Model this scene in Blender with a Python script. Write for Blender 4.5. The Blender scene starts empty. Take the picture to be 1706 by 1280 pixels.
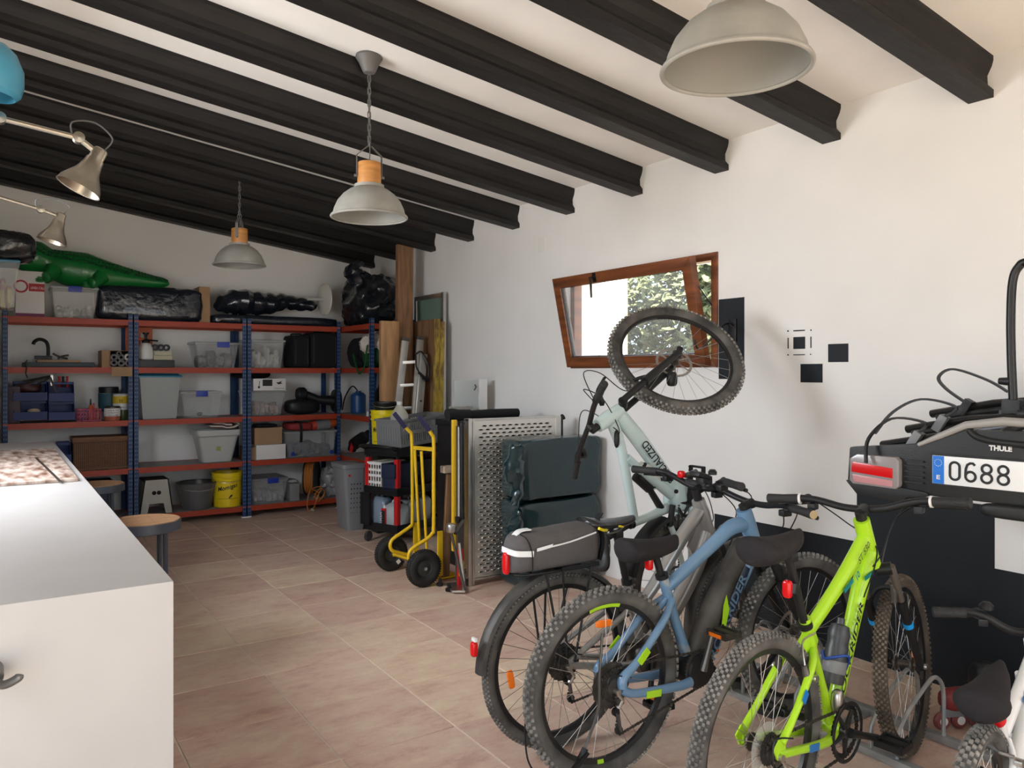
import bpy, bmesh, math, random
from math import sin, cos, pi, radians, sqrt, atan2
from mathutils import Vector, Matrix, Euler, noise
random.seed(7)
scene = bpy.context.scene
COL = scene.collection
# ---------------------------------------------------------------- camera
FPX, YAW, V0, CAMH = 1294.0, radians(33.7), 621.0, 1.5
cam_data = bpy.data.cameras.new('camera')
cam_data.sensor_width = 36.0
cam_data.lens = 36.0 * FPX / 1706.0
cam_data.shift_y = -(640.0 - V0) / 1706.0
cam_data.clip_start = 0.05
cam_data.clip_end = 200
camera = bpy.data.objects.new('camera', cam_data)
camera.location = (0, 0, CAMH)
camera.rotation_euler = (radians(90), 0, -YAW)
COL.objects.link(camera)
scene.camera = camera
# ---------------------------------------------------------------- sky, sun, daylight
world = bpy.data.worlds.new('world')
scene.world = world
world.use_nodes = True
wn = world.node_tree.nodes
wn['Background'].inputs['Color'].default_value = (0.72, 0.86, 1.0, 1)
wn['Background'].inputs['Strength'].default_value = 3.4
sun_d = bpy.data.lights.new('sun', 'SUN')
sun_d.energy = 24.0
sun_d.angle = radians(1.0)
sun_d.color = (1.0, 0.89, 0.74)
sun = bpy.data.objects.new('sun', sun_d)
# travels towards +Y (into the open garage door behind the viewer), a little towards +X, and down
sdir = Vector((0.10, 0.62, -0.80)).normalized()
sun.rotation_euler = sdir.to_track_quat('-Z', 'Y').to_euler()
COL.objects.link(sun)
def area(name, loc, target, sx, sy, energy, color):
    l = bpy.data.lights.new(name, 'AREA')
    l.shape = 'RECTANGLE'; l.size = sx; l.size_y = sy; l.energy = energy; l.color = color
    o = bpy.data.objects.new(name, l); o.location = loc
    o.rotation_euler = (Vector(target) - Vector(loc)).to_track_quat('-Z', 'Y').to_euler()
    COL.objects.link(o); return o
# daylight of the wide garage door behind the viewer
area('door_daylight', (1.9, -2.75, 1.35), (1.95, 3.0, 1.2), 3.0, 2.3, 18.0, (0.80, 0.89, 1.0))
# fill added at an unseen side door; daylight of the window over the bench
area('side_fill_light', (-0.72, 0.65, 1.2), (3.0, 1.6, 1.2), 1.9, 2.1, 7.0, (0.80, 0.89, 1.0))
area('side_window_daylight', (-0.72, 4.0, 1.95), (2.3, 3.3, 0.0), 1.3, 0.85, 82.0, (0.92, 0.95, 1.0))
scene.view_settings.view_transform = 'Standard'
scene.view_settings.look = 'None'
scene.view_settings.exposure = 0.0
scene.view_settings.gamma = 1.0
scene.view_settings.use_curve_mapping = False
scene.cycles.max_bounces = 10
scene.cycles.diffuse_bounces = 5
scene.cycles.transparent_max_bounces = 24
scene.cycles.use_denoising = True
scene.cycles.sample_clamp_indirect = 12.0

# ---------------------------------------------------------------- from a pixel of the photo to a real point
_c, _s = cos(YAW), sin(YAW)
def ray(u, v):
    r = (u - 853.0) / FPX
    return Vector((r * _c + _s, -r * _s + _c, (V0 - v) / FPX))
def at_x(u, v, X):
    d = ray(u, v); t = X / d.x
    return Vector((X, d.y * t, CAMH + d.z * t))
def at_y(u, v, Y):
    d = ray(u, v); t = Y / d.y
    return Vector((d.x * t, Y, CAMH + d.z * t))
def at_z(u, v, Z):
    d = ray(u, v); t = (Z - CAMH) / d.z
    return Vector((d.x * t, d.y * t, Z))

# ---------------------------------------------------------------- materials
MATS = {}
def mat(name, color=(0.5, 0.5, 0.5), rough=0.5, metal=0.0, var=0.0, scale=20.0, bump=0.0, bscale=60.0,
        alpha=1.0, emit=None, estr=1.0, coat=0.0, color2=None, thr=None, trans=0.0, aniso=None, spec=None, coord='Object'):
    if name in MATS:
        return MATS[name]
    m = bpy.data.materials.new(name); MATS[name] = m
    m.use_nodes = True
    nt = m.node_tree; N = nt.nodes; L = nt.links
    b = N['Principled BSDF']
    b.inputs['Base Color'].default_value = (*color, 1)
    b.inputs['Roughness'].default_value = rough
    b.inputs['Metallic'].default_value = metal
    b.inputs['Alpha'].default_value = alpha
    b.inputs['Coat Weight'].default_value = coat
    b.inputs['Transmission Weight'].default_value = trans
    if spec is not None: b.inputs['Specular IOR Level'].default_value = spec
    if emit:
        b.inputs['Emission Color'].default_value = (*emit, 1)
        b.inputs['Emission Strength'].default_value = estr
    tc = N.new('ShaderNodeTexCoord')
    mp = N.new('ShaderNodeMapping'); L.new(tc.outputs[coord], mp.inputs['Vector'])
    if aniso: mp.inputs['Scale'].default_value = aniso
    if var > 0 or color2:
        n = N.new('ShaderNodeTexNoise'); n.inputs['Scale'].default_value = scale
        n.inputs['Detail'].default_value = 5
        L.new(mp.outputs['Vector'], n.inputs['Vector'])
        r = N.new('ShaderNodeValToRGB')
        c2 = color2 or tuple(min(1, c * (1 + var)) for c in color)
        c1 = color if color2 else tuple(c * (1 - var) for c in color)
        r.color_ramp.elements[0].color = (*c1, 1); r.color_ramp.elements[1].color = (*c2, 1)
        lo, hi = thr or (0.3, 0.7)
        r.color_ramp.elements[0].position = lo; r.color_ramp.elements[1].position = hi
        L.new(n.outputs['Fac'], r.inputs['Fac']); L.new(r.outputs['Color'], b.inputs['Base Color'])
    if bump > 0:
        n2 = N.new('ShaderNodeTexNoise'); n2.inputs['Scale'].default_value = bscale
        n2.inputs['Detail'].default_value = 6
        L.new(mp.outputs['Vector'], n2.inputs['Vector'])
        bp = N.new('ShaderNodeBump'); bp.inputs['Strength'].default_value = bump
        bp.inputs['Distance'].default_value = 0.01
        L.new(n2.outputs['Fac'], bp.inputs['Height']); L.new(bp.outputs['Normal'], b.inputs['Normal'])
    return m

# ---------------------------------------------------------------- mesh builder
def basis(axis):
    a = Vector(axis).normalized()
    t = Vector((0, 0, 1)) if abs(a.z) < 0.9 else Vector((1, 0, 0))
    x = t.cross(a).normalized(); y = a.cross(x).normalized()
    return x, y, a
class MB:
    def __init__(s): s.v = []; s.f = []; s.mi = []; s.m = 0; s.xf = None
    def add(s, vs, fs):
        o = len(s.v)
        if s.xf is not None: vs = [s.xf @ Vector(p) for p in vs]
        s.v += [tuple(p) for p in vs]
        s.f += [tuple(i + o for i in f) for f in fs]
        s.mi += [s.m] * len(fs)
        return s
    def box(s, x0, x1, y0, y1, z0, z1):
        vs = [(x, y, z) for z in (z0, z1) for y in (y0, y1) for x in (x0, x1)]
        return s.add(vs, [(0, 2, 3, 1), (4, 5, 7, 6), (0, 1, 5, 4), (2, 6, 7, 3), (0, 4, 6, 2), (1, 3, 7, 5)])
    def cbox(s, c, size, axes=None):
        c = Vector(c); X, Y, Z = axes or (Vector((1, 0, 0)), Vector((0, 1, 0)), Vector((0, 0, 1)))
        vs = [c + X * (i * size[0] / 2) + Y * (j * size[1] / 2) + Z * (k * size[2] / 2) for k in (-1, 1) for j in (-1, 1) for i in (-1, 1)]
        return s.add(vs, [(0, 2, 3, 1), (4, 5, 7, 6), (0, 1, 5, 4), (2, 6, 7, 3), (0, 4, 6, 2), (1, 3, 7, 5)])
    def chamfer_box(s, x0, x1, y0, y1, z0, z1, c):
        vs = [(x0, y0, z0), (x1, y0, z0), (x1, y1, z0), (x0, y1, z0), (x0, y0, z1 - c), (x1, y0, z1 - c), (x1, y1, z1 - c), (x0, y1, z1 - c),
              (x0 + c, y0 + c, z1), (x1 - c, y0 + c, z1), (x1 - c, y1 - c, z1), (x0 + c, y1 - c, z1)]
        fs = [(3, 2, 1, 0), (8, 9, 10, 11)]
        for i in range(4):
            j = (i + 1) % 4
            fs += [(i, j, j + 4, i + 4), (i + 4, j + 4, j + 8, i + 8)]
        return s.add(vs, fs)
    def tube(s, pts, r, seg=8, closed=False, caps=True, flat=1.0, up=None):
        P = [Vector(p) for p in pts]; n = len(P)
        R = r if isinstance(r, (list, tuple)) else [r] * n
        rings = []; px = None
        for i in range(n):
            if closed: t = P[(i + 1) % n] - P[i - 1]
            elif i == 0: t = P[1] - P[0]
            elif i == n - 1: t = P[-1] - P[-2]
            else: t = (P[i + 1] - P[i]).normalized() + (P[i] - P[i - 1]).normalized()
            if t.length < 1e-9: t = Vector((0, 0, 1))
            t.normalize()
            if px is None:
                if up is not None:
                    y = Vector(up) - t * t.dot(Vector(up)); y.normalize(); px = y.cross(t).normalized()
                else: px = basis(t)[0]
            px = (px - t * t.dot(px)).normalized(); py = t.cross(px)
            rings.append([P[i] + px * (R[i] * cos(2 * pi * k / seg)) + py * (R[i] * flat * sin(2 * pi * k / seg)) for k in range(seg)])
        vs = [p for ring in rings for p in ring]; fs = []
        m = n if closed else n - 1
        for i in range(m):
            a = i * seg; b = ((i + 1) % n) * seg
            for k in range(seg):
                k2 = (k + 1) % seg
                fs.append((a + k, a + k2, b + k2, b + k))
        if caps and not closed:
            fs.append(tuple(range(seg - 1, -1, -1))); fs.append(tuple((n - 1) * seg + k for k in range(seg)))
        return s.add(vs, fs)
    def strip(s, pts, w, t, up):
        """flat strap: rectangular section, width w along 'up', thickness t"""
        P = [Vector(p) for p in pts]; n = len(P); vs = []
        up = Vector(up)
        for i in range(n):
            d = (P[min(i + 1, n - 1)] - P[max(i - 1, 0)]).normalized()
            u = (up - d * d.dot(up)).normalized(); q = d.cross(u)
            for a, b in ((-1, -1), (1, -1), (1, 1), (-1, 1)): vs.append(P[i] + u * (a * w / 2) + q * (b * t / 2))
        fs = [(3, 2, 1, 0), tuple((n - 1) * 4 + k for k in range(4))]
        for i in range(n - 1):
            for k in range(4): fs.append((i * 4 + k, i * 4 + (k + 1) % 4, i * 4 + 4 + (k + 1) % 4, i * 4 + 4 + k))
        return s.add(vs, fs)
    def lathe(s, prof, origin=(0, 0, 0), axis=(0, 0, 1), seg=24, sy=1.0, a0=0.0, a1=2 * pi, cap=True):
        x, y, a = basis(axis); o = Vector(origin); full = abs(a1 - a0 - 2 * pi) < 1e-6
        ns = seg if full else seg + 1
        vs = []
        for r, h in prof:
            for k in range(ns):
                an = a0 + (a1 - a0) * k / seg
                vs.append(o + a * h + x * (r * cos(an)) + y * (r * sy * sin(an)))
        fs = []
        for i in range(len(prof) - 1):
            for k in range(seg):
                k2 = (k + 1) % ns
                fs.append((i * ns + k, i * ns + k2, (i + 1) * ns + k2, (i + 1) * ns + k))
        if full and cap and tuple(prof[0]) != tuple(prof[-1]):
            if prof[0][0] > 1e-6: fs.append(tuple(range(ns - 1, -1, -1)))
            if prof[-1][0] > 1e-6: fs.append(tuple((len(prof) - 1) * ns + k for k in range(ns)))
        return s.add(vs, fs)
    def cyl(s, a, b, r, seg=16, r2=None): return s.tube([a, b], [r, r if r2 is None else r2], seg)
    def ring(s, c, axis, R, r, seg=32, rs=8, flat=1.0):
        x, y, a = basis(axis); c = Vector(c); vs = []; fs = []
        for i in range(seg):
            an = 2 * pi * i / seg; d = x * cos(an) + y * sin(an)
            for k in range(rs):
                b = 2 * pi * k / rs; vs.append(c + d * (R + r * cos(b)) + a * (r * flat * sin(b)))
        for i in range(seg):
            for k in range(rs):
                fs.append((i * rs + k, ((i + 1) % seg) * rs + k, ((i + 1) % seg) * rs + (k + 1) % rs, i * rs + (k + 1) % rs))
        return s.add(vs, fs)
    def prism(s, poly, origin, X, Y, depth):
        """polygon in the X,Y axes extruded by depth along X x Y"""
        o = Vector(origin); X = Vector(X); Y = Vector(Y); n = X.cross(Y).normalized() * depth; k = len(poly)
        vs = [o + X * p[0] + Y * p[1] for p in poly]; vs += [v + n for v in vs]
        fs = [tuple(range(k - 1, -1, -1)), tuple(range(k, 2 * k))]
        for i in range(k): fs.append((i, (i + 1) % k, k + (i + 1) % k, k + i))
        return s.add(vs, fs)
    def sup(s, c, h, e=0.35, nu=32, nv=20, amp=0.0, freq=4.0, seed=0, rot=None, ridge=False, flatz=None):
        """super-ellipsoid (soft box) with crumples"""
        c = Vector(c); vs = []; fs = []
        def sg(x, p): return math.copysign(abs(x) ** p, x)
        for j in range(nv + 1):
            ph = -pi / 2 + pi * j / nv
            for i in range(nu):
                th = 2 * pi * i / nu
                p = Vector((sg(cos(ph), e) * sg(cos(th), e), sg(cos(ph), e) * sg(sin(th), e), sg(sin(ph), e)))
                q = Vector((p.x * h[0], p.y * h[1], p.z * h[2]))
                if amp:
                    n = noise.noise(q * freq + Vector((seed, seed * 1.7, 3.1))) + 0.5 * noise.noise(q * freq * 2.3 + Vector((seed, 9.2, seed)))
                    if ridge: n = 0.6 - 2.0 * abs(n)
                    q = q + q.normalized() * (amp * n)
                if flatz is not None: q.z = max(q.z, -flatz)
                if rot is not None: q = rot @ q
                vs.append(c + q)
        for j in range(nv):
            for i in range(nu):
                i2 = (i + 1) % nu
                fs.append((j * nu + i, j * nu + i2, (j + 1) * nu + i2, (j + 1) * nu + i))
        return s.add(vs, fs)
    def loft(s, rings, caps=True):
        k = len(rings[0]); vs = [p for r in rings for p in r]; fs = []
        for i in range(len(rings) - 1):
            for j in range(k): fs.append((i * k + j, i * k + (j + 1) % k, (i + 1) * k + (j + 1) % k, (i + 1) * k + j))
        if caps: fs.append(tuple(range(k - 1, -1, -1))); fs.append(tuple((len(rings) - 1) * k + j for j in range(k)))
        return s.add(vs, fs)

ORIG = {}          # name of a root -> world point its parts are measured from (None: parts are in the root's own axes)
def tag(o, label=None, cat=None, group=None, kind=None):
    if label: o['label'] = label
    if cat: o['category'] = cat
    if group: o['group'] = group
    if kind: o['kind'] = kind
    return o
def thing(name, label, cat, loc=(0, 0, 0), rot=None, group=None, kind=None, matrix=None):
    o = bpy.data.objects.new(name, None); o.empty_display_size = 0.05
    COL.objects.link(o); o.location = loc
    if matrix is not None: o.matrix_world = matrix; ORIG[o.name] = None
    elif rot is not None: o.rotation_euler = rot; ORIG[o.name] = None
    else: ORIG[o.name] = Vector(loc)
    return tag(o, label, cat, group, kind)
def link_mesh(name, me, mats, parent, shift):
    for m in (mats if isinstance(mats, (list, tuple)) else [mats]): me.materials.append(m)
    o = bpy.data.objects.new(name, me); COL.objects.link(o)
    return o
def build(mb, name, mats, parent=None, label=None, cat=None, group=None, kind=None, bevel=0.0, smooth=True, angle=35, sub=0, seg=2):
    me = bpy.data.meshes.new(name)
    V = mb.v
    if parent is not None:
        sh = ORIG.get(parent.name)
    else:
        xs = [p[0] for p in V]; ys = [p[1] for p in V]; zs = [p[2] for p in V]
        sh = Vector(((min(xs) + max(xs)) / 2, (min(ys) + max(ys)) / 2, min(zs)))
    if sh is not None: V = [(p[0] - sh.x, p[1] - sh.y, p[2] - sh.z) for p in V]
    me.from_pydata(V, [], mb.f)
    for m in (mats if isinstance(mats, (list, tuple)) else [mats]): me.materials.append(m)
    me.polygons.foreach_set('material_index', mb.mi)
    if bevel > 0:
        bm = bmesh.new(); bm.from_mesh(me)
        es = [e for e in bm.edges if len(e.link_faces) == 2 and e.calc_face_angle(0) > radians(30)]
        bmesh.ops.bevel(bm, geom=es, offset=bevel, segments=seg, affect='EDGES', clamp_overlap=True, profile=0.7)
        bm.to_mesh(me); bm.free()
    me.validate()
    if smooth:
        me.polygons.foreach_set('use_smooth', [True] * len(me.polygons))
        me.set_sharp_from_angle(angle=radians(angle))
    me.update()
    o = bpy.data.objects.new(name, me); COL.objects.link(o)
    if sub:
        md = o.modifiers.new('sub', 'SUBSURF'); md.levels = sub; md.render_levels = sub
    if parent is not None:
        o.parent = parent; ORIG[o.name] = ORIG.get(parent.name)
    else:
        o.location = sh; ORIG[o.name] = sh
    return tag(o, label, cat, group, kind)
def copy_tree(o, parent=None, loc=None, dz=None):
    c = o.copy(); COL.objects.link(c)
    if parent is not None: c.parent = parent
    if loc is not None: c.location = loc
    for ch in list(o.children): copy_tree(ch, c)
    return c
def text(s, name, parent, m, origin, right, up, height, depth=0.001, width=None, shear=0.0, bold=0.0, label=None, align='LEFT'):
    cu = bpy.data.curves.new('t', 'FONT'); cu.body = s; cu.size = 1.0; cu.extrude = 0.0; cu.shear = shear; cu.offset = bold
    cu.align_x = align; cu.resolution_u = 3
    to = bpy.data.objects.new('t', cu); COL.objects.link(to)
    dg = bpy.context.evaluated_depsgraph_get()
    me = bpy.data.meshes.new_from_object(to.evaluated_get(dg))
    bpy.data.objects.remove(to); bpy.data.curves.remove(cu)
    xs = [v.co.x for v in me.vertices]; ys = [v.co.y for v in me.vertices]
    h = max(ys) - min(ys); w = max(xs) - min(xs); ky = height / h; kx = (width / w) if width else ky
    R = Vector(right).normalized(); U = Vector(up); U = (U - R * R.dot(U)).normalized(); O = Vector(origin)
    sh = ORIG.get(parent.name) or Vector((0, 0, 0))
    x0 = min(xs) if align == 'LEFT' else 0; y0 = min(ys)
    nrm = R.cross(U)
    for v in me.vertices:
        v.co = O + R * ((v.co.x - x0) * kx) + U * ((v.co.y - y0) * ky) + nrm * depth - sh
    me.materials.clear(); me.materials.append(m); me.name = name
    o = bpy.data.objects.new(name, me); COL.objects.link(o); o.parent = parent
    if label: o['label'] = label
    return o
def cr(pts, n=6, closed=False):
    P = [Vector(p) for p in pts]; out = []; N = len(P)
    rng = range(N) if closed else range(N - 1)
    for i in rng:
        p0 = P[(i - 1) % N] if (closed or i > 0) else P[0]; p1 = P[i]; p2 = P[(i + 1) % N]
        p3 = P[(i + 2) % N] if (closed or i + 2 < N) else P[-1]
        for k in range(n):
            t = k / n
            out.append(0.5 * ((2 * p1) + (p2 - p0) * t + (2 * p0 - 5 * p1 + 4 * p2 - p3) * t * t + (3 * p1 - p0 - 3 * p2 + p3) * t ** 3))
    if not closed: out.append(P[-1])
    return out

# ================================================================= room
WX, BY, LX, FY = 3.774, 8.75, -0.75, -2.8          # right, back, left and front walls
CZ, SL = 2.94, 0.136                                 # ceiling height at the right wall, rise per metre to the left
def ceil_z(x): return CZ + SL * (WX - x)
M_wall = mat('wall_plaster', (0.80, 0.79, 0.77), 0.85, var=0.025, scale=2.5, bump=0.12, bscale=14)
M_ceil = mat('ceiling_plaster', (0.83, 0.81, 0.775), 0.9, var=0.04, scale=3.0, bump=0.2, bscale=10)
M_beam = mat('black_painted_concrete', (0.010, 0.009, 0.009), 0.55, spec=0.35, var=0.35, scale=9, bump=0.5, bscale=30, aniso=(0.25, 1, 1))
M_grout = mat('grout', (0.66, 0.60, 0.52), 0.9, var=0.15, scale=8)
M_black_paint = mat('black_wall_paint', (0.010, 0.013, 0.017), 0.6, spec=0.3, bump=0.08, bscale=40)

# tiles: one material, the tone of a tile comes from the tile itself
mt = bpy.data.materials.new('terracotta_tile'); mt.use_nodes = True
nt = mt.node_tree; N = nt.nodes; L = nt.links; b = N['Principled BSDF']
tc = N.new('ShaderNodeTexCoord'); oi = N.new('ShaderNodeObjectInfo'); geo = N.new('ShaderNodeNewGeometry')
add = N.new('ShaderNodeVectorMath'); add.operation = 'ADD'
mulv = N.new('ShaderNodeVectorMath'); mulv.operation = 'SCALE'; mulv.inputs['Scale'].default_value = 13.0
cmb = N.new('ShaderNodeCombineXYZ'); L.new(oi.outputs['Random'], cmb.inputs[0]); L.new(oi.outputs['Random'], cmb.inputs[1])
L.new(cmb.outputs[0], mulv.inputs[0]); L.new(tc.outputs['Object'], add.inputs[0]); L.new(mulv.outputs[0], add.inputs[1])
n1 = N.new('ShaderNodeTexNoise'); n1.inputs['Scale'].default_value = 4.5; n1.inputs['Detail'].default_value = 8; n1.inputs['Roughness'].default_value = 0.78
mpp = N.new('ShaderNodeMapping'); mpp.inputs['Scale'].default_value = (0.8, 1.5, 1)
L.new(add.outputs[0], mpp.inputs[0]); L.new(mpp.outputs[0], n1.inputs['Vector'])
r1 = N.new('ShaderNodeValToRGB')
els = r1.color_ramp.elements
els[0].position = 0.37; els[0].color = (0.42, 0.24, 0.19, 1)
els[1].position = 0.63; els[1].color = (0.72, 0.60, 0.44, 1)
e = els.new(0.46); e.color = (0.60, 0.40, 0.32, 1)
e = els.new(0.55); e.color = (0.65, 0.50, 0.39, 1)
L.new(n1.outputs['Fac'], r1.inputs['Fac'])
mixr = N.new('ShaderNodeMix'); mixr.data_type = 'RGBA'; mixr.blend_type = 'MIX'
rr = N.new('ShaderNodeValToRGB')
rr.color_ramp.elements[0].color = (0.50, 0.32, 0.26, 1); rr.color_ramp.elements[1].color = (0.80, 0.66, 0.47, 1)
e = rr.color_ramp.elements.new(0.5); e.color = (0.66, 0.50, 0.41, 1)
L.new(oi.outputs['Random'], rr.inputs['Fac'])
mixr.inputs['Factor'].default_value = 0.4
L.new(r1.outputs['Color'], mixr.inputs['A']); L.new(rr.outputs['Color'], mixr.inputs['B'])
L.new(mixr.outputs['Result'], b.inputs['Base Color'])
n3 = N.new('ShaderNodeTexNoise'); n3.inputs['Scale'].default_value = 25; n3.inputs['Detail'].default_value = 6
L.new(add.outputs[0], n3.inputs['Vector'])
bp = N.new('ShaderNodeBump'); bp.inputs['Strength'].default_value = 0.25; bp.inputs['Distance'].default_value = 0.006
L.new(n3.outputs['Fac'], bp.inputs['Height']); L.new(bp.outputs['Normal'], b.inputs['Normal'])
b.inputs['Roughness'].default_value = 0.42
M_tile = mt

TS = 0.5053
floor = build(MB().box(LX - 0.2, WX + 0.25, FY - 0.2, BY + 0.2, -0.15, -0.004), 'floor', M_grout, kind='structure')
tx0, ty0 = 1.1217 - 4 * TS, 3.8839 - 13 * TS
tile_me = None; nt_ = 0
for j in range(24):
    for i in range(10):
        x0 = tx0 + i * TS; y0 = ty0 + j * TS
        x1 = min(x0 + TS, WX); y1 = min(y0 + TS, BY); x0 = max(x0, LX); yy0 = max(y0, FY)
        if x1 - x0 < 0.03 or y1 - yy0 < 0.03: continue
        full = abs(x1 - x0 - TS) < 1e-4 and abs(y1 - yy0 - TS) < 1e-4
        g = 0.003
        if full and tile_me is not None:
            o = bpy.data.objects.new('tile', tile_me); COL.objects.link(o)
        else:
            sx = (x1 - x0) / 2 - g; sy = (y1 - yy0) / 2 - g
            mb = MB().chamfer_box(-sx, sx, -sy, sy, -0.012, 0.0, 0.0022)
            me = bpy.data.meshes.new('tile'); me.from_pydata(mb.v, [], mb.f); me.materials.append(M_tile)
            o = bpy.data.objects.new('tile', me); COL.objects.link(o)
            if full: tile_me = me
        o.parent = floor
        o.location = Vector(((x0 + x1) / 2, (yy0 + y1) / 2, random.uniform(-0.0008, 0.0))) - ORIG['floor']
        nt_ += 1

# walls
W = 0.28
wy0, wy1, wz0, wz1 = 3.345, 4.80, 1.545, 2.245      # window opening in the right wall
TOP = CZ + 0.01
mb = MB()
mb.box(WX, WX + W, FY - W, wy0, -0.15, TOP + 0.05); mb.box(WX, WX + W, wy1, BY + W, -0.15, TOP + 0.05)
mb.box(WX, WX + W, wy0, wy1, -0.15, wz0); mb.box(WX, WX + W, wy0, wy1, wz1, TOP + 0.05)
wall_right = build(mb, 'wall_right', M_wall, kind='structure', smooth=False)
def sloped_wall(y0, y1, xa=LX, xb=WX, z0=-0.15):
    return MB().add([(xa, y0, z0), (xb, y0, z0), (xb, y1, z0), (xa, y1, z0),
                     (xa, y0, ceil_z(xa) + 0.1), (xb, y0, ceil_z(xb) + 0.1), (xb, y1, ceil_z(xb) + 0.1), (xa, y1, ceil_z(xa) + 0.1)],
                    [(0, 3, 2, 1), (4, 5, 6, 7), (0, 1, 5, 4), (2, 3, 7, 6), (0, 4, 7, 3), (1, 2, 6, 5)])
wall_back = build(sloped_wall(BY, BY + W), 'wall_back', M_wall, kind='structure', smooth=False)
TL = ceil_z(LX) + 0.1; mb = MB()
mb.box(LX - W, LX, FY - W, -0.35, -0.15, TL); mb.box(LX - W, LX, -0.35, 1.65, 2.3, TL)                      # unseen side door opening, added for light from the left
mb.box(LX - W, LX, 1.65, 3.3, -0.15, TL); mb.box(LX - W, LX, 3.3, 4.7, -0.15, 1.48); mb.box(LX - W, LX, 3.3, 4.7, 2.42, TL); mb.box(LX - W, LX, 4.7, BY + W, -0.15, TL)   # window over the bench
wall_left = build(mb, 'wall_left', M_wall, kind='structure', smooth=False)
# front wall behind the viewer with the open garage door
mb = sloped_wall(FY - W, FY, LX, 0.25); 
mb2 = sloped_wall(FY - W, FY, 3.55, WX); mb3 = sloped_wall(FY - W, FY, 0.25, 3.55, 2.6)
mb.add(mb2.v, mb2.f); mb.add(mb3.v, mb3.f)
wall_front = build(mb, 'wall_front', M_wall, kind='structure', smooth=False)
# ceiling
def sl_box(mbx, xa, xb, y0, y1, za, zb):      # za, zb: offsets from the ceiling plane
    mbx.add([(xa, y0, ceil_z(xa) + za), (xb, y0, ceil_z(xb) + za), (xb, y1, ceil_z(xb) + za), (xa, y1, ceil_z(xa) + za),
             (xa, y0, ceil_z(xa) + zb), (xb, y0, ceil_z(xb) + zb), (xb, y1, ceil_z(xb) + zb), (xa, y1, ceil_z(xa) + zb)],
            [(0, 3, 2, 1), (4, 5, 6, 7), (0, 1, 5, 4), (2, 3, 7, 6), (0, 4, 7, 3), (1, 2, 6, 5)])
mb = MB(); sl_box(mb, LX - W, WX + W, FY - W, BY + W, 0.0, 0.2)
ceiling = build(mb, 'ceiling', M_ceil, kind='structure', smooth=False)
# the precast beams: wide bottom flange, waisted web, wide top
prof = [(-0.055, -0.19), (0.055, -0.19), (0.055, -0.155), (0.030, -0.125), (0.028, -0.085), (0.048, -0.045), (0.055, -0.02), (0.055, 0.0),
        (-0.055, 0.0), (-0.055, -0.02), (-0.048, -0.045), (-0.028, -0.085), (-0.030, -0.125), (-0.055, -0.155)]
beam_me = None
for k in range(-5, 10):
    yc = 1.775 + 0.764 * k
    if yc > BY - 0.06: continue
    mb = MB(); rings = []
    for i in range(25):
        x = LX + (WX - LX) * i / 24
        rings.append([Vector((x, yc + p[0] + 0.0016 * noise.noise(Vector((x * 3, k * 7.1, p[1] * 9))), ceil_z(x) + p[1] + 0.0022 * noise.noise(Vector((x * 4, k * 3.3, p[0] * 20))))) for p in prof])
    mb.loft(rings)
    build(mb, 'beam', M_beam, ceiling, smooth=False)

# painted rectangles on the right wall
def patch(y0, y1, z0, z1, name='painted_panel', t=0.0025):
    return build(MB().box(WX - t, WX + 0.001, y0, y1, z0, z1), name, M_black_paint, wall_right, smooth=False)
patch(-1.2, 3.36, 0.0, 0.612)
patch(1.715, 2.39, 0.6125, 0.895)
patch(3.127, 3.325, 1.46, 1.957)
def patch_px(u0, u1, v0, v1):
    a = at_x(u0, (v0 + v1) / 2, WX); c = at_x(u1, (v0 + v1) / 2, WX); m_ = at_x((u0 + u1) / 2, v0, WX); n_ = at_x((u0 + u1) / 2, v1, WX)
    return patch(c.y, a.y, n_.z, m_.z)
patch_px(1322, 1341.5, 561.5, 581.5); patch_px(1380, 1413.5, 573, 603.5); patch_px(1334, 1370.5, 606.5, 637.5)
for q in ((1322, 1341, 550, 552), (1322, 1341, 590.5, 592), (1312.5, 1314, 563, 581), (1350.5, 1352, 561, 580), (1312, 1314, 550.5, 553), (1350.5, 1352, 549, 551.5), (1312, 1314, 590.5, 592.5), (1350, 1351.5, 589.5, 591.5)):
    patch_px(*q)
# faint blanking plate high on the wall
a = at_x(903, 408, WX)
build(MB().box(WX - 0.004, WX, a.y - 0.045, a.y + 0.045, a.z - 0.06, a.z + 0.06), 'blanking_plate', mat('plate_white', (0.78, 0.76, 0.72), 0.7), wall_right, bevel=0.002)

# ---------------------------------------------------------------- window_1
M_frame = mat('brown_wood_frame', (0.17, 0.052, 0.016), 0.38, var=0.5, scale=5, aniso=(1, 0.35, 4), coat=0.2, bump=0.1, bscale=30)
M_glass = mat('window_glass', (0.95, 0.98, 0.98), 0.02, alpha=0.10, spec=0.5)
M_blackmetal = mat('black_metal', (0.012, 0.012, 0.013), 0.38, metal=0.3)
win = thing('window_1', None, None, (WX, (wy0 + wy1) / 2, wz0), kind='structure')
def rect_frame(mbx, org, U, V, Wd, Hh, w, t, n):
    """mitred frame lying in U,V, thickness t along n"""
    org, U, V, n = map(Vector, (org, U, V, n))
    o = [(0, 0), (Wd, 0), (Wd, Hh), (0, Hh)]; q = [(w, w), (Wd - w, w), (Wd - w, Hh - w), (w, Hh - w)]
    for i in range(4):
        j = (i + 1) % 4
        vs = [org + U * p[0] + V * p[1] for p in (o[i], o[j], q[j], q[i])]; vs += [v + n * t for v in vs]
        mbx.add(vs, [(0, 1, 2, 3), (7, 6, 5, 4), (0, 4, 5, 1), (1, 5, 6, 2), (2, 6, 7, 3), (3, 7, 4, 0)])
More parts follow.
